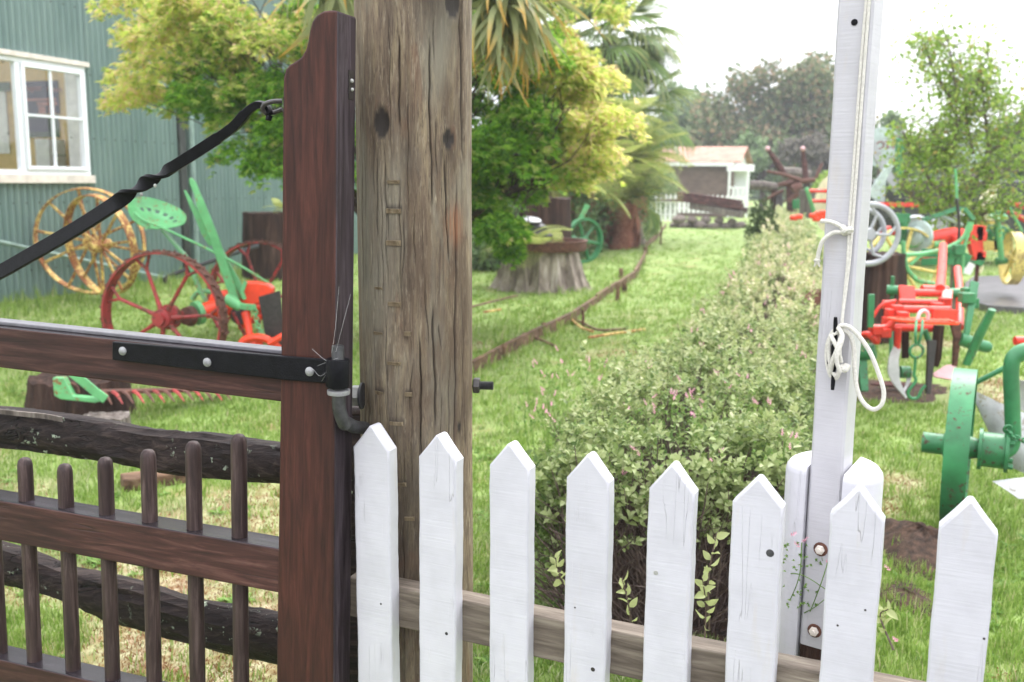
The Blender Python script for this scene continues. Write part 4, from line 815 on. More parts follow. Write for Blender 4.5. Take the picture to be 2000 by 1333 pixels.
for sgn in (0, 1):
    q = MB(); e0 = A0-sxv*.6+syv*(-.32 if sgn == 0 else 3.1)+np.array([0, 0, zt_+.06]); e1 = e0+sxv*(Lw+1.2); r0_ = A0-sxv*.6+syv*1.4+np.array([0, 0, zr+.12]); r1_ = r0_+sxv*(Lw+1.2); up = np.array([0, 0, .06])
    q.add([e0, e1, r1_, r0_, e0+up, e1+up, r1_+up, r0_+up], [(0, 3, 2, 1), (4, 5, 6, 7), (0, 1, 5, 4), (1, 2, 6, 5), (2, 3, 7, 6), (3, 0, 4, 7)]); part('roof_sheet', q, 'shed_roof', shd, smooth=False)
pe = A0+sxv*(Lw+.5)
q = MB(); q.add([A0+sxv*(Lw+.3)-syv*.3+np.array([0, 0, zt_]), A0+sxv*(Lw+.3)+syv*3.1+np.array([0, 0, zt_]), A0+sxv*(Lw+.3)+syv*1.4+np.array([0, 0, zr+.1]), A0+sxv*(Lw+.35)-syv*.3+np.array([0, 0, zt_]), A0+sxv*(Lw+.35)+syv*3.1+np.array([0, 0, zt_]), A0+sxv*(Lw+.35)+syv*1.4+np.array([0, 0, zr+.1])], [(0, 1, 2), (3, 5, 4), (0, 3, 4, 1), (1, 4, 5, 2), (2, 5, 3, 0)]); part('gable', q, 'white_far', shd, smooth=False)
q = MB(); q.box(pe+syv*.3+np.array([0, 0, zt_-.15]), (1.0, 1.2, .3), (sxv, syv, (0, 0, 1))); part('porch_beam', q, 'white_far', shd)
for k in range(5):
    q = MB(); q.box(A0+sxv*(Lw+.12+.20*k)-syv*.25+np.array([0, 0, (zt_ if k in (0, 4) else 1.25)/2]), (.09, .09, zt_ if k in (0, 4) else 1.25), (sxv, syv, (0, 0, 1))); part('porch_post', q, 'white_far', shd)
q = MB(); q.box(A0+sxv*(Lw+.5)-syv*.25+np.array([0, 0, 1.28]), (.85, .1, .08), (sxv, syv, (0, 0, 1))); part('porch_rail', q, 'white_far', shd)
q = MB(); q.box(A0+sxv*(Lw+.5)+syv*.6+np.array([0, 0, zt_/2+.3]), (.6, .06, zt_-.9), (sxv, syv, (0, 0, 1))); part('window', q, 'window_white', shd)
def farfence(name, label, px0, px1, pyt, pyb, Y, step, mat, group=None):
    o = thing(name, label, 'fence', P((px0+px1)/2, pyb, Y)*np.array([1, 1, 0])); n = max(2, int((px1-px0)/step)); zt = P(px0, pyt, Y)[2]; zb = max(0, P(px0, pyb, Y)[2])
    for i in range(n):
        a = P(px0+(px1-px0)*(i+.5)/n, pyb, Y); w = (px1-px0)/n/FPX*Y*.66; q = MB(); h = zt-zb
        q.prism([(-w/2, 0), (w/2, 0), (w/2, h-.09), (0, h), (-w/2, h-.09)], (a[0], Y, zb), (1, 0, 0), (0, 0, 1), .03); part('pale', q, mat, o, smooth=False)
    a = P(px0, 400, Y+.06); b = P(px1, 400, Y+.06); q = MB(); q.bar((a[0], Y+.03, zb+(zt-zb)*.7), (b[0], Y+.03, zb+(zt-zb)*.7), .05, .08, (0, 1, 0)); part('rail', q, mat, o)
    q = MB(); q.bar((a[0], Y+.03, zb+(zt-zb)*.25), (b[0], Y+.03, zb+(zt-zb)*.25), .05, .08, (0, 1, 0)); part('rail', q, mat, o); return o
farfence('picket_fence', 'small far white picket fence left of the timber pile, in front of the shed', 1240, 1322, 378, 432, 36, 9, 'white_far')
farfence('picket_fence', 'far white pickets beneath the shed wall, behind the timber pile', 1322, 1460, 380, 416, 39, 9, 'white_far')
q = MB(); q.box(P(1330, 392, 35.8), (2.2, .1, .07)); solo('fence_plank', q, 'rust_timber', 'dark plank fixed across the far white pickets', 'plank')
ty = 33.
tp = [((1325, 378, ty), (1448, 396, ty-1), .3, .14, 'rust_timber', 'red and grey painted plank on top of the timber pile'), ((1325, 388, ty-.1), (1450, 404, ty-1.1), .35, .18, 'rust_timber', 'grey beam directly under the painted plank of the timber pile'), ((1350, 402, ty-.2), (1450, 420, ty-1.2), .35, .2, 'weathered_grey', 'sloping grey beam low in the timber pile'), ((1390, 396, ty+.2), (1455, 412, ty-.8), .3, .18, 'dark_stump', 'dark beam at the right end of the timber pile')]
for a, b, w, h, mt, lb in tp: q = MB(); q.bar(P(*a), P(*b), w, h); solo('timber_beam', q, mt, lb, 'beam', group='beams of the timber pile')
rr = random.Random(3)
slab = ['first', 'second', 'third', 'fourth', 'fifth', 'sixth', 'seventh', 'eighth', 'ninth', 'tenth', 'eleventh', 'twelfth', 'thirteenth', 'fourteenth', 'fifteenth', 'sixteenth']
for i in range(16):
    b = P(1318+i*8.6, 424+rr.uniform(-3, 4), ty-.6+rr.uniform(-.3, .3)); q = MB(); r_ = rr.uniform(.11, .19); q.ball((b[0], b[1], r_*.5+(.18 if i % 3 == 1 else 0)), r_, 9, (1.3, 1, .8))
    q.v = [tuple(np.array(v)+np.array([rr.uniform(-.02, .02) for _ in range(3)])) for v in q.v]; solo('stone', q, 'stone', 'brown rock under the timber pile, %s from the left' % slab[i], 'stone', group='rocks under the timber pile')
# log grapple sculpture
gr = thing('log_grapple', 'rusty timber and iron hauling gear with four raised arms, beyond the hedge', 'hauling gear', P(1550, 410, 26)*np.array([1, 1, 0]))
def Gq(px, py, dY=0): return P(px, py, 26+dY)
for nm, a, b, r0_, r1_, mt in (('raised_arm', (1500, 293, 0), (1530, 340, 0), .09, .16, 'rust_timber'), ('raised_arm', (1568, 293, .3), (1574, 350, .3), .09, .14, 'rust_timber'), ('raised_arm', (1606, 320, .3), (1594, 348, .2), .05, .08, 'rust_brown'), ('cross_beam', (1498, 335, -.3), (1562, 352, -.3), .06, .09, 'rust_brown'), ('cross_beam', (1520, 362, -.2), (1592, 352, -.2), .1, .1, 'rust_brown'), ('main_log', (1530, 338, 1), (1580, 345, 1), .26, .26, 'weathered_grey'), ('side_log', (1465, 362, 1), (1520, 368, .8), .2, .2, 'weathered_grey'), ('hub_block', (1548, 372, -.3), (1565, 366, -.3), .22, .2, 'rust_brown'), ('hook', (1540, 395, -.3), (1560, 378, -.3), .1, .12, 'rust_brown'), ('leg', (1544, 350, .4), (1546, 415, .4), .2, .22, 'rust_timber'), ('leg', (1576, 350, .6), (1574, 420, .6), .14, .16, 'dark_stump'), ('leg', (1512, 372, .6), (1508, 415, .6), .12, .14, 'dark_stump'), ('curved_bar', (1490, 395, 0), (1530, 372, 0), .05, .08, 'rust_brown')):
    q = MB(); r0_ *= .62; r1_ *= .62; q.tube([Gq(*a), (Gq(*a)+Gq(*b))/2+np.array([0, 0, .03]), Gq(*b)], [r0_, (r0_+r1_)/2, r1_], 8); part(nm, q, mt, gr)
for px, py in ((1499, 291), (1568, 291)): q = MB(); q.ball(Gq(px, py, -.02), .065, 10); part('arm_tip', q, 'pink_plate', gr)
q = MB(); q.tube([P(1596, 370, 24), P(1596, 425, 24)], .42, 14); solo('wooden_post', q, 'weathered_grey', 'thick grey wooden post left of the flagpole behind the red bars', 'post')
# ================================================================ MACHINERY RIGHT OF THE FLAGPOLE
def X(px, py, Y): return P(px, py, Y)
def T(o, name, pts, r, mat, n=8, **k):
    q = MB(); q.tube([X(*p) for p in pts] if len(pts) < 3 else spline([X(*p) for p in pts], 5), r, n); return part(name, q, mat, o, **k)
def Bx(o, name, c, size, mat, ax=None, bevel=.006, **k): q = MB(); q.box(X(*c), size, ax); return part(name, q, mat, o, bevel=bevel, **k)
def FB(o, name, pts, w, t, mat, side=(1, 0, 0), bevel=.003):
    q = MB(); q.flat([X(*p) for p in pts], np.array(w, float) if not np.isscalar(w) else w, t, side); return part(name, q, mat, o, bevel=bevel)
# (1) green wheeled plough, nearest
pw = X(1873, 872, 4.05); pg = thing('wheeled_plough', 'green iron plough with an edge-on spoked wheel and silver mouldboards, at the right edge', 'plough', pw*np.array([1, 1, 0]))
wax = unit(np.array([1, -.02, .0])+.0*pw); va = vax(pw, -91.5)
wheel('wheel', None, None, pw, va, .335, .092, .016, 6, .017, .05, .16, 'green_paint', parent=pg, ph=.5)
q = MB(); q.lathe([(.03, 0), (.045, .003), (.045, .085), (.06, .09), (.06, .12), (.03, .125)], pw-va*.148, va, 18); part('hub_cap', q, 'green_paint', pg)
q = MB(); q.lathe([(.075, 0), (.088, .0), (.088, .014), (.074, .016), (.074, .10), (.088, .102), (.088, .116), (.04, .118)], pw+va*.075, va, 20); part('bearing_box', q, 'green_paint', pg)
for a in (45, 135, 225, 315):
    x, y, z = axes(va); d = math.cos(math.radians(a))*x+math.sin(math.radians(a))*y; q = hexnut(pw+va*.2+d*.07, va, .012, .02); part('bolt', q, 'green_paint', pg, smooth=False)
Y4 = 3.95
q = MB(); q.tube(spline([pw+va*.18, X(1955, 885, Y4), X(1977, 868, Y4), X(1977, 800, Y4), X(1975, 720, Y4), X(1985, 693, Y4), X(2015, 682, Y4), X(2090, 678, Y4)], 7), .031, 14); part('crank_axle', q, 'green_paint', pg)
T(pg, 'brace_rod', [(1892, 755, 4.5), (1960, 720, 4.4), (2060, 668, 4.3)], .012, 'green_paint')
q = MB(); vs = []; na2 = 14
def mould(p00, p10, p01, p11, bulge, name='mouldboard', mat='silver_plate'):
    p = [np.array(X(*k)) for k in (p00, p10, p01, p11)]; n = 12; vs = []; bl = np.array(bulge)
    for k in (0, 1):
        for i in range(n+1):
            for j in range(n+1):
                u, v = i/n, j/n; w = p[0]*(1-u)*(1-v)+p[1]*u*(1-v)+p[2]*(1-u)*v+p[3]*u*v; w = w+bl*4*v*(1-v)*(.5+u*.5)+bl*.8*u*(1-u); vs.append(w+np.array([0, .012*k, 0]))
    m = (n+1)**2; fs = [(i*(n+1)+j, i*(n+1)+j+1, (i+1)*(n+1)+j+1, (i+1)*(n+1)+j) for i in range(n) for j in range(n)]; fs += [tuple(m+t for t in f)[::-1] for f in fs]
    for e in range(n): 
        for a, b in ((e, e+1), (n*(n+1)+e+1, n*(n+1)+e), ((e+1)*(n+1), e*(n+1)), (e*(n+1)+n, (e+1)*(n+1)+n)): fs.append((a, b, b+m, a+m))
    q = MB(); q.add(vs, fs); return part(name, q, mat, pg, smooth=True)
mould((1893, 758, 4.35), (1960, 905, 4.2), (2080, 835, 4.1), (2080, 935, 3.9), (0, -.04, -.02))
mould((1985, 742, 4.9), (1990, 800, 4.9), (2080, 760, 4.7), (2080, 840, 4.7), (0, .05, .0))
mould((1940, 942, 3.9), (1990, 975, 3.8), (2080, 930, 3.8), (2080, 990, 3.7), (0, 0, .01), 'share')
T(pg, 'red_tube', [(1982, 666, 5.2), (2070, 666, 5.2)], .024, 'red_paint', 10)
chn = bpy.data.objects.new('chain', None); link(chn, pg); ORG[chn] = ORG[pg]
cps = spline([X(1968, 842, 3.9), X(1976, 852, 3.88), X(1990, 858, 3.86), X(2010, 862, 3.85), X(2050, 858, 3.85)], 2)
for i in range(len(cps)-1):
    c = (cps[i]+cps[i+1])/2; d = unit(cps[i+1]-cps[i]); L = np.linalg.norm(cps[i+1]-cps[i])*.75; sdv = (0, 0, 1) if i % 2 else (0, 1, 0); sdv = np.array(sdv, float)
    q = MB(); q.tube([c+d*L*math.cos(a)+sdv*.012*math.sin(a) for a in np.linspace(0, 2*math.pi, 11)], .0042, 6, cap=False); part('chain_link', q, 'green_paint', chn)
q = MB(); q.torus(X(1968, 838, 3.9), (0, 1, .2), .016, .005, 14, 6); part('ring', q, 'green_paint', pg)
# (2) red and green cultivator
cu_ = thing('cultivator', 'red framed horse cultivator with an oval slotted hitch plate, green chain and dark tines', 'cultivator', X(1800, 780, 6.4)*np.array([1, 1, 0]))
Yc = 6.45
q = MB(); q.tube([X(1738, 625, Yc-.25), X(1743, 621, Yc-.25), X(1800, 619, Yc-.25), X(1858, 627, Yc-.2), X(1865, 632, Yc-.2)], [.02, .03, .034, .03, .02], 10, sy=.5)
x0, x1 = X(1740, 620, Yc-.25), X(1866, 634, Yc-.25); pc = (x0+x1)/2; Lh = np.linalg.norm(x1-x0)/2
ring = []
for i in range(36):
    a = 2*math.pi*i/36; ring.append(pc+np.array([Lh*math.copysign(abs(math.cos(a))**.7, math.cos(a)), -.075*math.sin(a), -.012*math.cos(a)]))
q = MB(); q.flat(ring+ring[:1], .014, .04, (0, 0, 1)); part('hitch_plate', q, 'orange_red', cu_)
for i in range(9): q = MB(); q.box(pc+np.array([Lh*(-.8+.2*i), 0, 0]), (.03, .12, .018)); part('hitch_rung', q, 'orange_red', cu_, bevel=.002)
q = MB(); q.tube(spline([X(1792, 625, Yc-.3), X(1796, 612, Yc-.28), X(1804, 607, Yc-.25), X(1812, 612, Yc-.25), X(1812, 628, Yc-.25)], 4), .012, 8); part('clevis', q, 'pink_plate', cu_)
for k, (y0, xa, xb, dy, rr_) in enumerate(((572, 1765, 1855, .5, .028), (590, 1755, 1850, .35, .022), (604, 1745, 1855, .1, .026), (640, 1740, 1830, .05, .026), (568, 1800, 1850, .55, .042))): T(cu_, 'cross_bar', [(xa, y0, Yc+dy), (xb, y0+2, Yc+dy)], rr_, 'red_paint', 12)
FB(cu_, 'side_plate', [(1820, 618, Yc-.1), (1868, 620, Yc)], .10, .02, 'red_paint', (0, 0, 1))
FB(cu_, 'side_plate', [(1770, 560, Yc+.5), (1774, 600, Yc+.4)], .11, .03, 'red_paint')
FB(cu_, 'side_plate', [(1850, 568, Yc+.5), (1846, 612, Yc+.2)], .07, .03, 'red_paint')
for c in ((1740, 612, Yc), (1735, 628, Yc), (1728, 650, Yc-.1), (1752, 605, Yc), (1830, 600, Yc+.2), (1762, 618, Yc-.1), (1735, 596, Yc+.2), (1845, 590, Yc+.3), (1712, 645, Yc-.1)): Bx(cu_, 'clamp', c, (.07, .07, .06), 'red_paint')
T(cu_, 'arm', [(1698, 640, Yc-.1), (1730, 640, Yc-.1), (1745, 628, Yc-.1)], .022, 'red_paint')
T(cu_, 'arm', [(1686, 655, Yc), (1700, 655, Yc-.1), (1712, 668, Yc-.1), (1712, 645, Yc-.1)], .024, 'red_paint')
T(cu_, 'spring_arm', [(1705, 620, Yc+.1), (1722, 596, Yc+.1), (1750, 588, Yc+.1)], .012, 'red_paint')
T(cu_, 'beam', [(1836, 565, Yc+.5), (1840, 520, Yc+1.3), (1842, 480, Yc+2.0)], .034, 'red_paint', 10)
T(cu_, 'beam', [(1874, 640, Yc+.1), (1874, 570, Yc+.6), (1870, 525, Yc+1.1)], .028, 'red_paint', 10)
T(cu_, 'cross_tube', [(1852, 573, Yc+.5), (1890, 573, Yc+.5)], .036, 'green_paint', 12); T(cu_, 'cross_tube', [(1732, 566, Yc+.6), (1768, 568, Yc+.55)], .034, 'green_paint', 12)
FB(cu_, 'depth_arm', [(1903, 552, Yc+.2), (1897, 590, Yc+.1), (1888, 650, Yc-.0), (1882, 668, Yc)], [.055, .05, .035, .03], .03, 'green_paint')
for c in ((1892, 572, Yc+.2), (1895, 592, Yc+.15), (1888, 582, Yc+.1)): Bx(cu_, 'clamp', c, (.09, .08, .07), 'green_paint')
FB(cu_, 'upright', [(1702, 575, Yc-.3), (1700, 640, Yc-.3)], .038, .02, 'green_paint')
T(cu_, 'upright', [(1744, 540, Yc+.6), (1742, 600, Yc+.6), (1740, 700, Yc+.5)], .015, 'green_paint')
T(cu_, 'stub_axle', [(1874, 662, Yc), (1905, 672, Yc), (1934, 680, Yc)], [.045]*6+[.04]*4+[.03], 'green_paint', 12)
w2 = X(1909, 660, Yc-.15)
q = MB(); q.tube([X(1938, 605, Yc-.3), X(1915, 650, Yc-.25), X(1888, 712, Yc-.2)], [.035, .045, .038], 12, sy=.6); part('disc_coulter', q, 'green_paint', cu_)
T(cu_, 'hub', [(1676, 690, Yc), (1710, 686, Yc-.05)], .055, 'green_paint', 14)
FB(cu_, 'leg_plate', [(1682, 690, Yc), (1688, 765, Yc-.1)], [.07, .05], .03, 'green_paint')
FB(cu_, 'tine', [(1834, 636, Yc), (1828, 700, Yc), (1822, 715, Yc)], .065, .03, 'dark_stump'); FB(cu_, 'tine', [(1820, 665, Yc-.05), (1812, 770, Yc-.1)], [.055, .03], .03, 'iron_dark')
FB(cu_, 'tine', [(1866, 632, Yc), (1869, 660, Yc), (1864, 715, Yc)], [.07, .045, .03], .03, 'rust_brown'); FB(cu_, 'tine', [(1768, 640, Yc+.2), (1768, 700, Yc+.2)], .045, .03, 'dark_stump')
T(cu_, 'stem', [(1755, 640, Yc-.05), (1752, 684, Yc-.05)], .022, 'red_paint')
q = MB(); q.flat(spline([X(1752, 680, Yc-.06), X(1745, 705, Yc-.1), X(1748, 740, Yc-.12), X(1770, 778, Yc-.15)], 6), np.concatenate([np.linspace(.05, .075, 10), np.linspace(.075, .01, 9)]), .014, (1, 0, 0)); part('curved_share', q, 'silver_plate', cu_)
q = MB(); q.flat(spline([X(1776, 725, Yc), X(1774, 745, Yc), X(1764, 768, Yc-.1)], 6), np.linspace(.04, .01, 13), .012, (1, 0, 0)); part('curved_share', q, 'silver_plate', cu_)
T(cu_, 'coupling', [(1758, 727, Yc), (1776, 727, Yc)], .042, 'green_paint', 12)
q = MB(); q.prism([(0, 0), (.10, .08), (.17, .09), (.17, -.08), (.0, -.04)], X(1822, 730, Yc+.2), (1, 0, 0), (0, .5, .6), .012); part('wing_share', q, 'pink_plate', cu_)
q = MB(); q.prism([(0, 0), (.14, .05), (.25, .03), (.27, -.06), (.1, -.03)], X(1700, 752, Yc+.2), (1, 0, 0), (0, .6, .3), .012); part('wing_share', q, 'rust_timber', cu_)
hc = bpy.data.objects.new('drag_chain', None); link(hc, cu_); ORG[hc] = ORG[cu_]; Yh = Yc-.45
T(hc, 'long_link', [(1790, 626, Yh+.1), (1788, 650, Yh), (1789, 672, Yh)], .009, 'green_paint'); T(hc, 'long_link', [(1802, 626, Yh+.1), (1800, 650, Yh), (1794, 672, Yh)], .009, 'green_paint')
q = MB(); q.torus(X(1790, 686, Yh), (0, 1, 0), .042, .009, 22, 7); part('ring', q, 'green_paint', hc)
T(hc, 'long_link', [(1788, 698, Yh), (1787, 715, Yh), (1785, 735, Yh)], .009, 'green_paint'); T(hc, 'hook', [(1786, 735, Yh), (1788, 745, Yh), (1774, 765, Yh), (1778, 777, Yh), (1792, 777, Yh), (1800, 762, Yh), (1808, 753, Yh)], .010, 'green_paint')
T(cu_, 'tie_bar', [(1806, 645, Yc), (1815, 668, Yc)], .02, 'green_paint')
# (3) green seat frame behind
sf = thing('ridging_plough', 'green and red curved-handled plough behind the cultivator', 'plough', X(1850, 600, 9.5)*np.array([1, 1, 0])); Yf = 9.0
T(sf, 'curved_handle', [(1764, 472, Yf), (1766, 500, Yf), (1775, 530, Yf), (1795, 548, Yf), (1828, 556, Yf)], .022, 'mint_paint'); T(sf, 'curved_handle', [(1768, 498, Yf), (1800, 496, Yf), (1840, 488, Yf), (1878, 468, Yf), (1895, 435, Yf)], .02, 'mint_paint')
T(sf, 'handle', [(1896, 434, Yf), (1890, 460, Yf), (1880, 495, Yf)], [.03]*4+[.02]*7, 'mint_paint'); T(sf, 'handle', [(1778, 518, Yf), (1800, 500, Yf), (1835, 492, Yf), (1870, 492, Yf)], .016, 'mint_paint')
T(sf, 'upright', [(1870, 485, Yf), (1868, 520, Yf), (1864, 568, Yf)], .02, 'green_paint'); T(sf, 'upright', [(1880, 485, Yf), (1880, 520, Yf), (1872, 560, Yf)], .018, 'mint_paint')
FB(sf, 'toothed_bar', [(1800, 512, Yf+.3), (1868, 510, Yf+.3)], .07, .02, 'green_paint', (0, 0, 1)); FB(sf, 'cross_bar', [(1800, 494, Yf+.4), (1880, 496, Yf+.4)], .08, .03, 'green_paint', (0, 0, 1))
FB(sf, 'wing', [(1870, 500, Yf), (1892, 512, Yf)], .12, .02, 'green_paint', (0, 0, 1))
for c in ((1872, 488, Yf-.05), (1862, 495, Yf)): Bx(sf, 'clamp', c, (.09, .08, .09), 'green_paint')
FB(sf, 'white_plate', [(1884, 522, Yf), (1900, 528, Yf)], [.12, .10], .015, 'white_far', (0, 0, 1))
rp2 = thing('red_plough', 'bright red plough frame with a steel wheel hub, in front of the young tree trunk', 'plough', X(1850, 540, 10.5)*np.array([1, 1, 0])); Yr = 10.4
T(rp2, 'beam', [(1804, 478, Yr), (1830, 465, Yr), (1870, 458, Yr), (1890, 462, Yr)], [.04, .05, .06, .07, .07, .08, .08, .08, .08, .08, .07, .07, .06, .06, .06, .05], 'red_paint', 10)
FB(rp2, 'head', [(1906, 440, Yr), (1903, 470, Yr), (1906, 490, Yr), (1908, 508, Yr)], [.12, .14, .12, .08], .1, 'red_paint')
for c in ((1806, 480, Yr), (1850, 470, Yr), (1842, 462, Yr), (1912, 450, Yr), (1914, 462, Yr), (1912, 500, Yr), (1830, 500, Yr), (1808, 500, Yr), (1820, 478, Yr), (1870, 470, Yr-.1)): Bx(rp2, 'clamp', c, (.11, .1, .1), 'red_paint', bevel=.01)
for xx in (1808, 1816, 1840): T(rp2, 'stay', [(xx, 478, Yr), (xx, 505, Yr)], .03, 'red_paint')
FB(rp2, 'foot', [(1902, 505, Yr), (1918, 512, Yr)], .1, .1, 'green_paint', (0, 0, 1)); T(rp2, 'leg', [(1910, 512, Yr), (1906, 552, Yr)], .022, 'rust_timber')
T(rp2, 'green_bar', [(1776, 480, Yr), (1804, 476, Yr)], .03, 'mint_paint'); T(rp2, 'green_bar', [(1824, 478, Yr-.1), (1845, 476, Yr-.1)], .035, 'mint_paint')
q = MB(); q.lathe([(.06, -.08), (.10, -.06), (.10, 0), (.17, .01), (.17, .05), (.05, .07)], X(1790, 462, Yr), (.8, .5, 0), 16); part('steel_hub', q, 'pale_machine', rp2)
T(rp2, 'fork', [(1770, 425, Yr), (1764, 445, Yr), (1762, 478, Yr)], [.05]*4+[.045]*4+[.04]*3, 'green_paint'); FB(rp2, 'fork_head', [(1748, 428, Yr), (1775, 426, Yr)], [.12, .09], .08, 'green_paint', (0, 0, 1))
T(rp2, 'thin_rod', [(1868, 388, Yr-.5), (1873, 430, Yr-.5), (1873, 480, Yr-.5)], .016, 'iron_dark')
T(rp2, 'thin_rod', [(1866, 330, Yr-.4), (1869, 388, Yr-.4)], .014, 'mint_paint')
FB(rp2, 'leaf_spring', [(1802, 430, Yr+.3), (1840, 418, Yr+.3), (1868, 408, Yr+.3), (1885, 410, Yr+.3), (1902, 430, Yr+.3)], .05, .03, 'green_paint', (0, .2, 1))
T(rp2, 'long_stay', [(1838, 422, Yr+.5), (1880, 440, Yr+.5)], .02, 'pale_machine')
# (4) yellow wheeled implement with handwheel
yi = thing('hay_rake', 'green and yellow implement with small green handwheel and yellow wheel on concrete', 'implement', X(1950, 560, 12)*np.array([1, 1, 0])); Yy = 12.2
wcn = X(1977, 505, Yy); wheel('wheel', None, None, wcn, vax(wcn, -72), .33, .12, .02, 6, .02, .06, .2, 'yellow_paint', parent=yi)
T(yi, 'axle', [(1984, 503, Yy), (2060, 500, Yy)], .03, 'cream_paint'); T(yi, 'crank', [(1948, 420, Yy-.1), (1952, 460, Yy-.1), (1956, 508, Yy-.1)], .035, 'mint_paint', 10)
T(yi, 'pivot', [(1946, 511, Yy), (1966, 508, Yy)], .05, 'green_paint', 10); T(yi, 'cross_shaft', [(1915, 458, Yy), (1945, 453, Yy), (1970, 448, Yy)], .045, 'green_paint', 10); Bx(yi, 'gear_case', (1945, 455, Yy), (.18, .16, .2), 'green_paint', bevel=.03)
hwc = X(1949, 422, Yy-.1); q = MB(); q.torus(hwc, (.1, -.45, 1), .105, .016, 26, 7); part('handwheel', q, 'mint_paint', yi)
for a in (0, 60, 120):
    x, y, z = axes((.1, -.45, 1)); d = math.cos(math.radians(a))*x+math.sin(math.radians(a))*y; q = MB(); q.tube([hwc-d*.1, hwc+d*.1], .010, 6); part('handwheel_spoke', q, 'mint_paint', yi)
T(yi, 'screw', [(1948, 395, Yy), (1950, 425, Yy)], .03, 'mint_paint')
T(yi, 'red_shaft', [(1968, 396, Yy+.3), (2040, 412, Yy+.3)], .035, 'red_paint'); T(yi, 'red_shaft', [(1968, 412, Yy+.3), (2040, 450, Yy+.3)], .035, 'red_paint'); T(yi, 'mint_stay', [(1966, 395, Yy+.2), (1996, 452, Yy+.2)], .02, 'mint_paint')
T(yi, 'cream_casting', [(1925, 430, Yy+.4), (1930, 400, Yy+.4), (1938, 372, Yy+.4)], [.13, .13, .14, .14, .13, .12, .12, .11, .09, .07, .05], 'cream_paint', 10)
for px, py in ((1932, 362), (1948, 364), (1938, 372), (1926, 378)): Bx(yi, 'casting_lug', (px, py, Yy+.35), (.10, .06, .06), 'cream_paint', bevel=.015)
FB(yi, 'yellow_panel', [(1928, 430, Yy+.5), (1928, 490, Yy+.5)], [.24, .26], .03, 'yellow_paint'); FB(yi, 'yellow_leg', [(1944, 455, Yy+.5), (1946, 492, Yy+.5)], .07, .03, 'yellow_paint')
T(yi, 'chain_loop', [(1908, 510, 11.4), (1918, 520, 11.4), (1914, 532, 11.4), (1908, 520, 11.4)], .018, 'cream_paint')
q = MB(); a = Z(1880, 560, .08); pts = [Z(*p, .1) for p in ((1885, 552), (1900, 540), (1960, 538), (2150, 545), (2150, 590), (2000, 600), (1930, 596), (1880, 582))]
q.prism([(p[0], p[1]) for p in pts], (0, 0, -.02), (1, 0, 0), (0, 1, 0), .12); solo('concrete_pad', q, 'concrete_wet', 'dark wet concrete pad under the yellow wheel', 'slab', bevel=.01)
# (5) grey handwheels on a dark stump
c6 = X(1707, 640, 9.1); c6[2] = 0; stump('tree_stump', 'tall dark red-brown stump right behind the flagpole, under the grey spoked wheels', c6, .30, .24, .82, 'dark_stump', 41, flutes=6, amp=.1)
gw = thing('wheel_pair', 'pair of pale grey cast wheels with curved spokes standing on the dark stump', 'wheel', X(1690, 510, 9)); 
for k, (px, py, Y, R_) in enumerate(((1697, 458, 8.75, .265), (1682, 455, 9.2, .22))):
    c = X(px, py, Y); ax = vax(c, 22); q = MB(); q.torus(c, ax, R_, .026, 40, 8); part('rim', q, 'grey_wheel', gw); x, y, z = axes(ax); q = MB(); q.lathe([(.05, -.04), (.06, 0), (.05, .04)], c, ax, 14); part('hub', q, 'grey_wheel', gw)
    for i in range(5):
        a = 2*math.pi*i/5+.3; f = lambda r_, a_: c+r_*(math.cos(a_)*x+math.sin(a_)*y); q = MB(); q.tube([f(.03, a), f(R_*.35, a+.35), f(R_*.7, a+.35), f(R_, a)], .014, 7); part('spoke', q, 'grey_wheel', gw)
# (6) yellow wheel behind
c = X(1762, 518, 10.3); wheel('steel_wheel', 'pale yellow spoked wheel standing in the grass behind the dark stump', 'wheel', c, vax(c, 25), .40, .06, .02, 8, .02, .05, .12, 'yellow_paint')
# (7) left of pole: yellow wheel disc, red bars, green strut
rk = thing('red_roller', 'red barred implement with a pale yellow disc and green strut, just left of the flagpole', 'implement', X(1600, 440, 16)*np.array([1, 1, 0])); Yk = 16.
c = X(1622, 400, Yk); q = MB(); ax = vax(c, -60); q.lathe([(.05, -.05), (.45, -.04), (.47, 0), (.45, .04), (.05, .05)], c, ax, 28); part('disc', q, 'cream_paint', rk)
T(rk, 'bar', [(1580, 373, Yk), (1640, 374, Yk)], .03, 'red_paint'); T(rk, 'bar', [(1586, 393, Yk), (1640, 394, Yk)], .03, 'red_paint'); T(rk, 'strut', [(1575, 367, Yk), (1590, 415, Yk)], .035, 'mint_paint'); T(rk, 'strut', [(1555, 390, Yk), (1555, 408, Yk)], .06, 'green_paint')
for p in ((1588, 422), (1598, 418), (1604, 426), (1612, 420), (1594, 428), (1560, 424), (1550, 426), (1606, 416)): Bx(rk, 'red_casting', (p[0], p[1], Yk-.5), (.11, .1, .08), 'orange_red', bevel=.02)
q = MB(); c = X(1602, 613, 6.6); q.lathe([(.0, -.004), (.15, .0), (.17, .02), (.15, .012), (.0, .006)], c, vax(c, 35), 28); solo('plough_disc', q, 'rust_brown', 'rusty round disc half hidden between the hedge and the flagpole', 'disc', bevel=0)
q = MB(); q.tube([X(1592, 634, 6.5), X(1640, 642, 6.5)], .012, 8); solo('iron_rod', q, 'rust_brown', 'short rusty rod under the brown disc, left of the flagpole', 'rod')
# red parts between
rr2 = thing('red_hubs', 'red hub casting between the grey spoked wheels and the green fork', 'implement', X(1735, 470, 11)*np.array([1, 1, 0]))
T(rr2, 'hub', [(1722, 452, 11), (1738, 452, 11)], .06, 'red_paint', 12); Bx(rr2, 'block', (1762, 458, 11), (.12, .1, .2), 'red_paint'); T(rr2, 'tube', [(1735, 454, 11.1), (1775, 456, 11.1)], .035, 'red_paint')
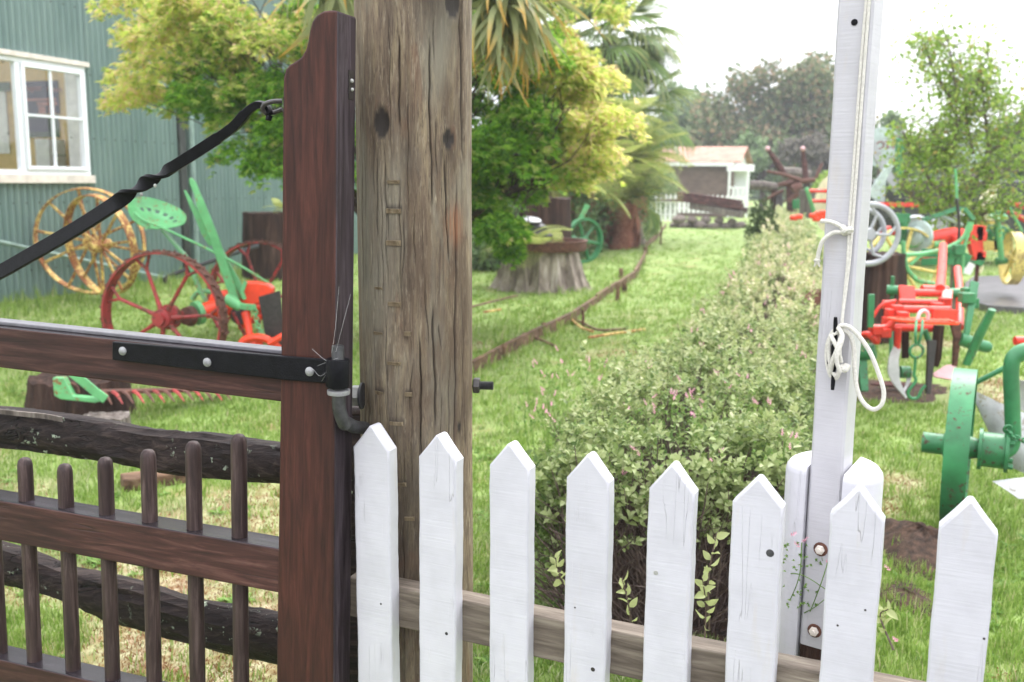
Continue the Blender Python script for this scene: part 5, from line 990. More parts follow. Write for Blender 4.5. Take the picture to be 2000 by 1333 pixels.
# (8) dark traction machine and open shed behind the young tree
Ym = 17.
mc = thing('harvester', 'large dark and grey-green machine behind the young tree, with slanting grey beams', 'machine', X(1800, 440, Ym)*np.array([1, 1, 0]))
Bx(mc, 'body', (1850, 405, Ym+1.3), (2.6, 1.6, 1.0), 'dark_machine', bevel=.05); Bx(mc, 'low_body', (1760, 412, Ym), (1.3, .8, .25), 'dark_machine'); Bx(mc, 'red_band', (1765, 400, Ym-.42), (.9, .03, .07), 'red_paint', bevel=.002)
FB(mc, 'slanting_beam', [(1698, 275, Ym), (1735, 345, Ym), (1752, 372, Ym)], .14, .08, 'grey_wheel'); FB(mc, 'slanting_beam', [(1744, 315, Ym-.3), (1700, 385, Ym-.3)], [.10, .16], .06, 'pale_machine'); FB(mc, 'upright', [(1720, 350, Ym), (1716, 415, Ym)], .16, .08, 'pale_machine'); FB(mc, 'upright', [(1757, 270, Ym), (1757, 345, Ym)], .12, .1, 'green_paint'); FB(mc, 'upright', [(1870, 240, Ym), (1868, 400, Ym)], .10, .1, 'pale_machine'); FB(mc, 'pale_panel', [(1900, 260, Ym+.3), (1905, 330, Ym+.3)], [.5, .3], .05, 'pale_machine')
FB(mc, 'slanting_beam', [(1840, 300, Ym+.2), (1890, 230, Ym+.2)], .1, .06, 'pale_machine'); T(mc, 'long_pipe', [(1840, 320, Ym-.2), (1900, 345, Ym-.2), (1990, 330, Ym-.2)], .05, 'weathered_grey')
c = X(1800, 465, 13.5); q = MB(); q.lathe([(.1, -.1), (.22, -.1), (.24, 0), (.22, .1), (.1, .1)], X(1788, 455, 13), (.5, 1, .1), 18); part('drum', q, 'grey_wheel', mc)
q = MB(); q.lathe([(.1, -.1), (.26, -.1), (.28, 0), (.26, .1), (.1, .1)], X(1855, 448, 14), (.3, 1, .1), 18); part('drum', q, 'grey_wheel', mc)
sg = thing('round_sign', 'weathered pale round sign with faded red lettering, beside the flagpole', 'sign', X(1722, 285, Ym+1)); c = X(1722, 288, Ym+1)
q = MB(); q.lathe([(.0, -.015), (.36, -.015), (.36, .015), (.0, .015)], c, (0, -1, 0), 28); part('disc', q, 'pale_machine', sg)
q = MB(); q.tube([c+np.array([0, .03, 0]), np.array([c[0], c[1]+.03, 0])], .04, 8); part('sign_post', q, 'weathered_grey', sg)
for tx, px, py in (('O', 1710, 291), ('T', 1727, 291), ('Y', 1738, 291)):
    cu = bpy.data.curves.new('letter', 'FONT'); cu.body = tx; cu.size = .2; cu.extrude = .004; o = bpy.data.objects.new('letter_source', cu); me = bpy.data.meshes.new_from_object(o); bpy.data.objects.remove(o); me.materials.append(M['rust_red'])
    o = bpy.data.objects.new('letter', me); link(o, sg); q_ = X(px, py, Ym+.97)-ORG[sg]; o.location = tuple(q_); o.rotation_euler = (math.pi/2, 0, 0)
# dirt and concrete oddments
def mound(name, label, c, rx, ry, h, mat, seed):
    r = random.Random(seed); q = MB(); n, k = 36, 8; vs = []
    for i in range(k+1):
        t = i/k
        for j in range(n): a = 2*math.pi*j/n; f = 1+.18*math.sin(3*a+seed)+.08*math.sin(7*a); vs.append((c[0]+rx*(1-t)*f*math.cos(a), c[1]+ry*(1-t)*f*math.sin(a), -.01+h*math.sin(t*math.pi/2)*(1+r.uniform(-.12, .12))))
    q.add(vs, [(i*n+j, i*n+(j+1) % n, (i+1)*n+(j+1) % n, (i+1)*n+j) for i in range(k) for j in range(n)]+[tuple(k*n+j for j in range(n))]); return solo(name, q, mat, label, None, kind='structure')
mound('soil_bed', 'brown mulch ground beneath the cultivator', Z(1760, 765, 0), .75, .55, .05, 'soil', 1)
mound('soil_bank', 'mossy dirt mound by the green wheel', Z(1800, 1075, 0), .22, .35, .10, 'soil', 2)
mound('soil_patch', 'dark dirt patch behind the pickets', Z(1770, 1170, 0), .14, .20, .04, 'soil', 5)
q = MB(); b = Z(325, 945, 0); q.box(b+np.array([0, 0, .03]), (.4, .12, .07), (unit([.9, .5, 0]), unit([-.5, .9, 0]), (0, 0, 1))); solo('old_timber', q, 'border_board', 'short rotten timber half buried in the grass, seen under the split rail', 'timber', bevel=.01)
# ================================================================ VEGETATION
def leaf_tpl(w=.5, fold=.12, n=3, curl=.1):
    """pointed leaf along +Y, length 1"""
    v = [(0, 0, 0)]; f = []
    for i in range(1, n):
        t = i/n; x = w/2*math.sin(math.pi*t**.8); v += [(-x, t, fold*x/w*2-curl*t*t), (0, t, -curl*t*t), (x, t, fold*x/w*2-curl*t*t)]
    v.append((0, 1, -curl)); k = len(v)-1
    f += [(0, 2, 1), (0, 3, 2)]
    for i in range(n-2): b = 1+3*i; f += [(b, b+1, b+4, b+3), (b+1, b+2, b+5, b+4)]
    b = 1+3*(n-2); f += [(b, b+1, k), (b+1, b+2, k)]; return v, f
def merge(list_):
    V, F = [], []
    for v, f in list_: o = len(V); V += [tuple(p) for p in v]; F += [tuple(i+o for i in q) for q in f]
    return V, F
def xf(v, R, t=(0, 0, 0), s=1.): return [tuple(np.array(R)@(np.array(p)*s)+np.array(t)) for p in v]
def rotm(ax, a): return np.array(Matrix.Rotation(a, 3, ax))
# ---- grass
def blades_tpl(n, seed, spread=.5, lean=.5):
    r = random.Random(seed); L = []
    for i in range(n):
        a = r.uniform(0, 6.28); w = r.uniform(.035, .06); ln = r.uniform(.1, lean); h = r.uniform(.6, 1); bx, by = r.uniform(-spread, spread), r.uniform(-spread, spread)
        pa = a+r.uniform(-1, 1); px_, py_ = math.cos(pa)*w, math.sin(pa)*w; dx, dy = math.cos(a), math.sin(a)
        v = [(bx-px_, by-py_, 0), (bx+px_, by+py_, 0), (bx+dx*ln*.35-px_*.8, by+dy*ln*.35-py_*.8, h*.55), (bx+dx*ln*.35+px_*.8, by+dy*ln*.35+py_*.8, h*.55), (bx+dx*ln, by+dy*ln, h*(1-ln*.35))]
        L.append((v, [(0, 1, 3, 2), (2, 3, 4)]))
    return merge(L)
hedge_c = [(.53, 2.95), (.62, 3.6), (.98, 4.6), (1.42, 5.6), (1.9, 7.0), (2.5, 9), (3.15, 11.3), (4.6, 16.5), (6.2, 22), (9.0, 33)]
hx_ = np.array([p[0] for p in hedge_c]); hy_ = np.array([p[1] for p in hedge_c])
def hcx(y): return np.interp(y, hy_, hx_)
def clear(x, y):    # keep grass off hard things
    k = np.ones(len(x), bool); k &= ~((np.abs(x-hcx(y)) < .32) & (y > 2.9) & (y < 33))
    for c, r_ in ((c3, .62), (c4_, .6), (c1, .3), (c2, .35), (c6, .25)): k &= (x-c[0])**2+(y-c[1])**2 > r_*r_
    sW = (x-W0[0])*nW[0]+(y-W0[1])*nW[1]; k &= sW > .05
    xa, ya, yb = Z(1890, 552)[0], Z(1900, 597)[1], Z(1900, 540)[1]; k &= ~((x > xa) & (y > ya) & (y < yb))
    for c, r_ in ((Z(1760, 765), .5), (Z(1800, 1075), .2)): k &= ((x-c[0])**2+(y-c[1])**2 > r_*r_) | (rng.random(len(x)) < .12)
    return k
def grass(name, label, n, y0, y1, h, mat, seed, pexp=1.7, tplk=6, patch=None, xr=None, spread=.5, lean=.6):
    v, f = blades_tpl(tplk, seed, spread, lean); u = rng.random(n); y = (y0**(1-pexp)+(y1**(1-pexp)-y0**(1-pexp))*u)**(1/(1-pexp))
    x = (rng.random(n)-.5)*(1.2*y+3.2) if xr is None else xr[0]+(xr[1]-xr[0])*rng.random(n); k = clear(x, y)
    if patch is not None: k &= patch(x, y)
    x, y = x[k], y[k]; n = len(x); a = rng.random(n)*6.283; c, s_ = np.cos(a), np.sin(a); z0 = np.zeros(n); o1 = np.ones(n)
    R = np.stack([np.stack([c, -s_, z0], 1), np.stack([s_, c, z0], 1), np.stack([z0, z0, o1], 1)], 1)
    dist = np.clip(y/4, .8, 3.2)**.75; hh = h*(.5+.9*rng.random(n))*dist**.35; ww = .045*dist*(.7+.6*rng.random(n)); sc = np.stack([ww, ww, hh], 1)
    zg = np.array([ghz(a_, b_) for a_, b_ in zip(x, y)])
    return stuffobj(name, scatter(name, v, f, np.stack([x, y, zg-.004], 1), R, sc, mat), label, 'grass')
grass('lawn_grass', 'short bright green grass blades covering the lawn', 88000, 2.3, 34, .045, 'grass_green', 1, tplk=6, patch=lambda x, y: (dry(x, y) < 1.1) | (rng.random(len(x)) < .12) | (y > 9))
grass('lawn_grass', 'paler seeding grass in patches of the lawn', 22000, 2.3, 16, .06, 'grass_pale', 2, tplk=5, patch=lambda x, y: nz2(x, y, 1.1, 1) > .5)
grass('path_grass', 'paler shorter grass along the middle of the path', 14000, 3.5, 30, .035, 'grass_pale', 9, tplk=6, patch=lambda x, y: (x < hcx(y)-.45) & (x > hcx(y)-2.2) & (x > np.interp(y, [p[1] for p in ep], [p[0] for p in ep])+.3))
grass('tall_grass', 'longer grass below the corrugated wall and round the mower', 9000, 6.5, 20, .15, 'grass_green', 3, tplk=6, patch=lambda x, y: ((x-W0[0])*nW[0]+(y-W0[1])*nW[1] < 1.5+.3*np.sin(y*3)) , lean=.8)
grass('tall_grass', 'longer grass beside the path edging', 5000, 6, 25, .13, 'grass_green', 4, tplk=6, patch=lambda x, y: np.abs(x-np.interp(y, [p[1] for p in ep], [p[0] for p in ep])+.35) < .5, lean=.9)
grass('tall_grass', 'long wet grass behind the right-hand pickets', 6500, 2.1, 5.5, .085, 'grass_green', 5, tplk=7, patch=lambda x, y: x > hcx(y)+.45, lean=1.1)
grass('ground_moss', 'orange brown moss and dead grass patches on the lawn', 34000, 2.3, 10, .022, 'moss_orange', 6, tplk=7, patch=lambda x, y: dry(x, y) > 1.15, spread=1.4)
grass('dry_grass', 'bleached grass stalks in the thin parts of the lawn', 6000, 2.3, 9, .05, 'grass_pale', 8, tplk=5, patch=lambda x, y: dry(x, y) > .9, spread=1.4)
# broad-leaved weeds close to the fence
lv, lf = leaf_tpl(.42, .15, 4, .25)
wd = merge([(xf(lv, rotm('Z', a)@rotm('X', .5+.3*math.sin(a*5))), lf) for a in np.arange(0, 6.28, .8)])
n = 2600; y = 2.3+4.5*rng.random(n)**1.4; x = (rng.random(n)-.5)*1.2*y; k = clear(x, y) & (nz2(x, y, 2, 2) > .1); x, y = x[k], y[k]; n = len(x)
a = rng.random(n)*6.28; R = np.stack([np.stack([np.cos(a), -np.sin(a), 0*a], 1), np.stack([np.sin(a), np.cos(a), 0*a], 1), np.stack([0*a, 0*a, 0*a+1], 1)], 1)
stuffobj('lawn_weeds', scatter('lawn_weeds', *wd, np.stack([x, y, 0*x], 1), R, .022+.03*rng.random(n)**2, 'weed_leaf'), 'small broad-leaved weeds among the near grass', 'weeds')
q = MB(); pp_ = [(hcx(y)-.40, y) for y in np.arange(2.85, 33, 1.)]+[(hcx(y)+.40, y) for y in np.arange(2.85, 33, 1.)][::-1]
m2 = len(pp_)//2; q.add([(x, y, ghz(x, y)+.012) for x, y in pp_], [(i, len(pp_)-1-i, len(pp_)-2-i, i+1) for i in range(m2-1)]); solo('hedge_soil', q, 'soil', 'dark bare earth strip under the hedge', None, kind='structure')
# ---- hedge
ho = np.array([.53, 2.95, 0]); hedge = thing('hedge', 'long low clipped hedge with small grey-green leaves running back from the pickets', 'hedge', ho)
hv, hf = leaf_tpl(.62, .16, 3, .12)
def sprig_tpl(nl, seed):
    r = random.Random(seed); L = []; tip = []
    for i in range(nl):
        t = i/nl; a = i*2.4; up = .35+.75*t; R = rotm('Z', a)@rotm('X', up); s_ = r.uniform(.75, 1.1)*(1-.25*t)
        L.append((xf(hv, R, (0, 0, t*1.3), s_), hf)); tip += [t]*len(hv)
    L.append(([(-.03, 0, -1.2), (.03, 0, -1.2), (0, .03, -1.2), (0, 0, 1.3)], [(0, 1, 3), (1, 2, 3), (2, 0, 3)])); tip += [0]*4
    v, f = merge(L); v = [(p[0], p[2], p[1]) for p in v]; return v, [q[::-1] for q in f], tip   # stem along +Y
def hedge_pts(n, y0, y1, inner=False, pexp=1.6):
    u = rng.random(n); y = (y0**(1-pexp)+(y1**(1-pexp)-y0**(1-pexp))*u)**(1/(1-pexp)); cx = hcx(y); q = rng.random(n)
    hw = .41+.06*np.clip(4.5-y, 0, 1)+.06*np.sin(y*3.1)+.05*np.sin(y*7+q*9); H = .62+.035*np.sin(y*4+1+q*6)+.03*np.sin(y*9+q*11)
    H = H*np.clip((y-2.75)/.35+.45, .5, 1)**.5
    a = math.pi*(q*1.06-.03); ex = np.sign(np.cos(a))*np.abs(np.cos(a))**.55; ez = np.abs(np.sin(a))**.7
    dx = ex*hw; z = .22+(H-.22)*ez; low = rng.random(n) < .16; z = np.where(low & (np.abs(ex) > .8), .05+.2*rng.random(n), z)
    nrm = np.stack([ex*1.0, -.15+0*ex, .35+ez*1.2], 1); dep = rng.random(n)**2*(.05 if not inner else .22); p = np.stack([cx+dx, y, z], 1)-nrm/np.linalg.norm(nrm, axis=1, keepdims=True)*dep[:, None]
    p += .034*rng.normal(size=(n, 3)); p += (nrm/np.linalg.norm(nrm, axis=1, keepdims=True)+np.array([0, 0, .5]))*((rng.random(n) < .07)*rng.random(n)*.13)[:, None]; return p, nrm, dep
def endface(n):
    x = .53+(rng.random(n)-.5)*.98; z = .10+.50*rng.random(n)**.6; y = 2.86+.10*np.abs(x-.53)+.08*rng.random(n)+np.where(z < .3, .12, 0)
    p = np.stack([x, y, z], 1); nrm = np.stack([.3*(x-.53), -1+0*x, .5+z], 1); return p, nrm
sv, sf_, stip = sprig_tpl(7, 1)
p1, n1_, d1 = hedge_pts(8200, 2.95, 34); p2, n2_ = endface(760); keep = rng.random(len(p2)) < np.clip((p2[:, 2]-.30)/.15, .04, 1); p2, n2_ = p2[keep], n2_[keep]
pp = np.concatenate([p1, p2]); nn = np.concatenate([n1_, n2_]); dd = nn/np.linalg.norm(nn, axis=1, keepdims=True)+.45*rng.normal(size=nn.shape)+np.array([0, 0, .4])
order = np.argsort(pp[:, 1]); pp, dd = pp[order], dd[order]; R = frames(dd); sz = .031*(.7+.55*rng.random(len(pp)))*np.clip(pp[:, 1]/4.5, 1, 3.2)**.75
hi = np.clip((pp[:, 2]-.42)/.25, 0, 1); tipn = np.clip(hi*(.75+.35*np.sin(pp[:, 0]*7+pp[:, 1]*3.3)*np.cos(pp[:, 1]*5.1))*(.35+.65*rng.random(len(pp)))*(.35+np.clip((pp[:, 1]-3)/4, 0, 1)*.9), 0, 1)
NP = 260
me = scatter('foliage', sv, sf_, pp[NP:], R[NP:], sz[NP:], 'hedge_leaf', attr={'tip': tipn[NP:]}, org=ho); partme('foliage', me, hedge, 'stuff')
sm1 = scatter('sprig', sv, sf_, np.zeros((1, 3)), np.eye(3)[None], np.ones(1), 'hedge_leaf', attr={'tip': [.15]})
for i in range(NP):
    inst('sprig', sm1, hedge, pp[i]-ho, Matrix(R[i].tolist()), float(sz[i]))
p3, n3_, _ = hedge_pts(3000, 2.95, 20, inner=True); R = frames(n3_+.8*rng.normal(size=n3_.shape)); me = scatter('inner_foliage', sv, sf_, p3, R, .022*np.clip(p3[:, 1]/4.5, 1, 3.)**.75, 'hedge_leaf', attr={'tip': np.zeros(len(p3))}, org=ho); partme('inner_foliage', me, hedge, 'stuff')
# twigs inside
tw = MB(); tw.tube([(0, 0, 0), (.03, .5, .02), (-.02, 1, 0)], [.013, .010, .005], 4, cap=False)
n = 6500; y = 2.88+rng.random(n)**2.6*12; xx = hcx(y)+(rng.random(n)-.5)*.74; z = .0+.42*rng.random(n); d = np.stack([(xx-hcx(y))*1.2+.5*rng.normal(size=n), -.1+.5*rng.normal(size=n), .9+.3*rng.normal(size=n)], 1); R = frames(d)
me = scatter('twigs', tw.v, tw.f, np.stack([xx, y+.03, z], 1), R, .12+.14*rng.random(n), 'twig', org=ho); partme('twigs', me, hedge, 'stuff')
for i in range(22):
    yy = 2.98+i*.25; b = np.array([hcx(yy)+random.uniform(-.15, .15), yy, 0]); q = MB(); q.tube([b, b+np.array([random.uniform(-.06, .06), random.uniform(-.05, .05), .22]), b+np.array([random.uniform(-.14, .14), random.uniform(-.1, .1), .45])], [.012, .009, .004], 6); part('stem', q, 'bark', hedge)
# darker shoots standing at the far end of the hedge
bc = P(1487, 470, 15.5); bc[2] = .3; bu = thing('shrub', 'small upright dark green shrub rising from the far hedge edge', 'shrub', bc)
n = 900; p = rng.normal(size=(n, 3)); p /= np.linalg.norm(p, axis=1, keepdims=True); p = p*rng.random((n, 1))**.4*np.array([.27, .27, .55])+bc+np.array([0, 0, .38]); R = frames(rng.normal(size=(n, 3))+np.array([0, 0, .8]))
partme('foliage', scatter('foliage', sv, sf_, p, R, .035, 'dark_leaf', org=bc), bu, 'stuff'); q = MB(); q.tube([bc, bc+np.array([0, 0, .5])], .03, 6); part('trunk', q, 'bark', bu)
# loose silvery shoots in front of the hedge, behind the pickets
v5, f5 = leaf_tpl(.55, .15, 4, .2)
def shoot(name, label, base, tipp, nl, ls, mat='hedge_leaf', seed=1, tipv=.35):
    r = random.Random(seed); o = thing(name, label, 'plant', base); b, t = np.array(base), np.array(tipp); mid = (b+t)/2+np.array([r.uniform(-.03, .03), r.uniform(-.03, .03), .02]); pt = spline([b, mid, t], 8)
    q = MB(); q.tube(pt, np.linspace(.0028, .0012, len(pt)), 5); part('stem', q, 'twig', o)
    for i in range(nl):
        u = .25+.75*i/nl; k = min(len(pt)-2, int(u*(len(pt)-1))); d = unit(pt[k+1]-pt[k]); a = i*2.4; sd_, sy_, _ = axes(d); dr = unit(d*.7+(math.cos(a)*sd_+math.sin(a)*sy_)); s_ = ls*r.uniform(.7, 1.15)
        R = frames(dr[None], np.array([[r.uniform(-1, 1), r.uniform(-1, 1), r.uniform(-1, 1)]]))[0]; me = scatter('leaf', v5, f5, np.zeros((1, 3)), np.eye(3)[None], np.ones(1), mat, attr={'tip': [tipv]}); inst('leaf', me, o, pt[k]-b, Matrix(R.tolist()), s_)
    return o
for i, (b, t, lab) in enumerate((((1125, 1190, 2.25), (1085, 1090, 2.2), 'silvery leafed shoot in the gap left of the fourth picket'), ((1385, 1230, 2.2), (1400, 1040, 2.15), 'large-leaved pale shoot in the gap between the fifth and sixth pickets'), ((1375, 1280, 2.15), (1372, 1130, 2.1), 'lower leafy shoot in the gap between the fifth and sixth pickets'), ((1545, 1290, 1.9), (1560, 1160, 1.9), 'grey-leaved shoot low in front of the left half round post'), ((1535, 1200, 1.95), (1540, 1100, 1.9), 'thin twiggy shoot beside the upper bolt of the flagpole'), ((1745, 1270, 2.2), (1735, 1190, 2.2), 'small leafy shoot between the seventh and eighth pickets'), ((1240, 1250, 2.3), (1215, 1130, 2.25), 'leafy shoot in the gap right of the fourth picket'))):
    shoot('leafy_shoot', lab, P(*b), P(*t), 12, .032, seed=i+3)
# ---- pink fumitory growing through the hedge
fl5, ff5 = [(-.12, 0, 0), (.12, 0, 0), (.16, .8, .05), (0, 1, .12), (-.16, .8, .05)], [(0, 1, 2, 3, 4)]
L = []
for i in range(14): L.append((xf(fl5, rotm('Y', i*2.4)@rotm('X', .3), (0, 0, 0), .30), ff5))
L = []
for i in range(14):
    a = i*2.4; R = rotm('Y', a)@rotm('X', .75); L.append((xf(fl5, R, (0, .15+i*.055, 0), .30*(1-.03*i)), ff5))
spk = merge(L); spm = scatter('flower_spike', *spk, np.zeros((1, 3)), np.eye(3)[None], np.ones(1), 'pink_petal')
def onhedge(px, py, lift=.03):
    for Y in np.arange(2.9, 14, .05):
        p = P(px, py, Y)
        if p[2] < .66+lift and abs(p[0]-hcx(Y)) < .6: return p
    return P(px, py, 3.3)
fw = [('left edge of the hedge over the grass path', [(1045, 720), (1062, 735), (1085, 745), (1065, 775), (1073, 790), (1040, 795), (1048, 815), (1108, 747), (1145, 707), (1155, 722), (1180, 715), (1083, 822), (1165, 745), (1100, 700), (1060, 800)]), ('front top of the hedge', [(1305, 775), (1312, 785), (1270, 795), (1345, 780), (1348, 795), (1362, 815), (1325, 760), (1370, 800), (1400, 738), (1260, 715), (1230, 795), (1285, 810), (1415, 755), (1210, 930), (1252, 892), (1395, 900)]), ('middle of the hedge', [(1375, 690), (1440, 605), (1478, 685), (1370, 615), (1355, 655), (1405, 680), (1465, 655), (1455, 745), (1500, 790), (1480, 800), (1550, 855), (1535, 870), (1575, 700), (1560, 695)]), ('far part of the hedge', [(1440, 540), (1480, 530), (1500, 545), (1520, 560), (1535, 545), (1550, 570), (1570, 585), (1480, 510), (1560, 530), (1545, 500), (1590, 560), (1500, 590), (1520, 600), (1585, 630), (1460, 560), (1430, 560), (1410, 580), (1425, 545), (1530, 520), (1575, 548)])]
gt = merge([(xf(lv, rotm('Z', a)@rotm('X', .9), (0, 0, 0), .5), lf) for a in (0, 1.3, 2.6, 3.9, 5.2)])
for lab, pts in fw:
    ps = [onhedge(*p) for p in pts]; b0 = np.mean(ps, 0); b0[2] = .4; o = thing('pink_fumitory', 'wispy pink flowered weed at the %s' % lab, 'wildflower', b0, 'pink wildflowers growing through the hedge')
    q = MB()
    for p in ps:
        q.tube(spline([np.array([p[0]*.8+b0[0]*.2, p[1], .38]), p+np.array([random.uniform(-.03, .03), 0, -.05]), p+np.array([0, 0, .02])], 3), .0012 if p[1] < 5 else .002, 3, cap=False)
        far = max(1, p[1]/4.2)
        for k in range(2): inst('flower_spike', spm, o, p-b0+np.array([random.uniform(-.015, .015), 0, random.uniform(-.02, .03)])*far, Matrix.Rotation(random.uniform(0, 6), 3, 'Z') @ Matrix.Rotation(random.uniform(.5, 1.5), 3, 'X'), .031*far**.9)
    st = part('stems', q, 'weed_leaf', o, smooth=False, kind='stuff')
    n = 160; P_ = np.array(ps)[rng.integers(0, len(ps), n)]+rng.normal(size=(n, 3))*np.array([.05, .05, .03])-np.array([0, 0, .04]); partme('leaflets', scatter('leaflets', *gt, P_, frames(rng.normal(size=(n, 3))+np.array([0, 0, 1])), .02, 'weed_leaf', org=b0), o, 'stuff')
o = thing('pink_fumitory', 'thin stemmed pink flowered weed beside the bolts of the flagpole', 'wildflower', P(1560, 1250, 1.75), 'pink wildflowers growing through the hedge'); b0 = ORG[o]
for a in (((1530, 1200), (1560, 1130), (1566, 1060)), ((1560, 1250), (1600, 1150), (1618, 1095)), ((1545, 1210), (1600, 1180), (1660, 1120)), ((1530, 1120), (1570, 1125), (1625, 1160))):
    q = MB(); q.tube(spline([P(*p, 1.70) if i == 0 else P(*p, 1.58) for i, p in enumerate(a)], 6), .0009, 4); part('stem', q, 'weed_leaf', o)
for px, py in ((1563, 1062), (1566, 1072), (1543, 1048), (1612, 1100), (1742, 1117), (1755, 1255)): inst('flower_spike', spm, o, P(px, py, 1.6)-b0, Matrix.Rotation(px, 3, 'Z') @ Matrix.Rotation(.7, 3, 'X'), .020)
n = 60; P_ = np.array([P(1530+100*random.random(), 1060+130*random.random(), 1.62) for _ in range(n)]); partme('leaflets', scatter('leaflets', *gt, P_, frames(rng.normal(size=(n, 3))), .011, 'weed_leaf', org=b0), o, 'stuff')
# ---- maple
def branch(mb, a, b, r0, r1, wob=.1, n=6):
    a, b = np.array(a), np.array(b); L = np.linalg.norm(b-a); pts = [a+(b-a)*t+np.array([random.uniform(-1, 1), random.uniform(-1, 1), random.uniform(-.5, 1)])*wob*L*math.sin(math.pi*t) for t in np.linspace(0, 1, 5)]
    mb.tube(spline(pts, 2), np.linspace(r0, r1, 9), n, cap=False)
ml = []
for i in range(5):
    a = (i-2)*.62; L_ = (1, .92, .7)[abs(i-2)]; d = np.array([math.sin(a), math.cos(a)]); p_ = np.array([d[1], -d[0]]); w = .12
    ml.append(([(0, 0, 0), (*(d*L_*.5-p_*w), .03), (*(d*L_), -.12), (*(d*L_*.5+p_*w), .03)], [(0, 3, 2, 1)]))
mv, mf = merge(ml)
PL = [(225, -10), (262, 90), (238, 115), (240, 195), (330, 205), (365, 200), (430, 235), (480, 290), (545, 340), (560, 310), (620, 330), (620, -10)]
PR = [(925, -10), (1000, 60), (1060, 40), (1120, 60), (1165, 130), (1200, 150), (1232, 190), (1200, 250), (1180, 310), (1150, 350), (1100, 385), (1040, 375), (1000, 400), (1010, 455), (1000, 485), (950, 490), (925, 500)]
PM = [(620, -10), (925, -10), (925, 480), (860, 470), (760, 380), (640, 330)]
mt0 = P(770, 560, 9.4); mt0[2] = 0; maple = thing('maple_tree', 'spreading maple with green leaves and yellow-peach tips, behind the round post', 'tree', mt0)
pads = []
for poly, n, xb, yb in ((PL, 80, (225, 620), (-10, 340)), (PR, 118, (925, 1235), (-10, 500)), (PM, 30, (620, 925), (-10, 480))):
    k = 0
    while k < n:
        x, y = random.uniform(*xb), random.uniform(*yb)
        if inpoly(x, y, poly): pads.append((P(x, y, random.uniform(8.2, 10.6)), x, y)); k += 1
for i in range(46): pads.append((np.array([random.uniform(-3.6, 1.0), random.uniform(8.2, 10.6), random.uniform(3.1, 4.3)]), 700, -100))
pos, dirs, tips = [], [], []
cx0 = np.array([-1.2, 9.4, 2.2])
for c, px, py in pads:
    nl = 190; rad = random.uniform(.11, .30)*(.75 if c[2] < 1.5 else 1); th = rng.random(nl)*6.283; rr_ = np.sqrt(rng.random(nl)); lx, ly = rr_*np.cos(th)*rad, rr_*np.sin(th)*rad; outv = np.array([c[0]-cx0[0], c[1]-cx0[1]]); outv = outv/(np.linalg.norm(outv)+.1)
    lz = -.5*rad*rr_**2-.25*(lx*outv[0]+ly*outv[1])+rng.normal(size=nl)*.045; pos.append(np.stack([c[0]+lx, c[1]+ly, c[2]+lz], 1))
    dirs.append(np.stack([lx/rad+outv[0]*.5+.5*rng.normal(size=nl), ly/rad+outv[1]*.5+.5*rng.normal(size=nl), -.45+.4*rng.normal(size=nl)], 1))
    side = (abs(c[0]-cx0[0])/2.3)**1.2; ptip = .15+.75*side+.22*(c[2]-2.2)-.35*max(0, 1.7-c[2])+random.uniform(-.35, .3)
    if px < 640: ptip += random.uniform(-.1, .5) if py < 110 or px < 300 else random.uniform(-.75, -.1)
    else: ptip += (.25 if px > 1090 else -.35)
    tp = np.clip(ptip+.3*(rr_-.6)+.3*rng.normal(size=nl), 0, 1); tips.append(np.clip((tp-.2)*1.3, 0, 1))
pos, dirs, tips = np.concatenate(pos), np.concatenate(dirs), np.concatenate(tips); n = len(pos)
R = frames(dirs, np.array([0, 0, 1.])+.45*rng.normal(size=(n, 3)))
# frames: local y = leaf direction; x across
partme('foliage', scatter('foliage', mv, mf, pos, R, .064*(.7+.6*rng.random(n)), 'maple_leaf', attr={'tip': tips}, org=mt0), maple, 'stuff')
q = MB(); fk = mt0+np.array([.02, 0, .75]); q.tube(spline([mt0-np.array([0, 0, .1]), mt0+np.array([.03, .02, .4]), fk], 4), [.15]+[.12]*3+[.11]*4+[.1], 10); part('trunk', q, 'bark', maple)
lim = [fk+np.array([random.uniform(-1.6, 1.5), random.uniform(-.8, .9), random.uniform(.7, 1.8)]) for _ in range(9)]
for l in lim: q = MB(); branch(q, fk, l, .06, .025, .08, 7); part('limb', q, 'bark', maple)
q = MB()
for c, _, _ in pads:
    j = min(range(9), key=lambda i: np.linalg.norm(lim[i]-c)); branch(q, fk+(lim[j]-fk)*random.uniform(.5, 1), c-np.array([0, 0, .04]), .009, .003, .1, 4)
part('twigs', q, 'bark', maple, kind='stuff')
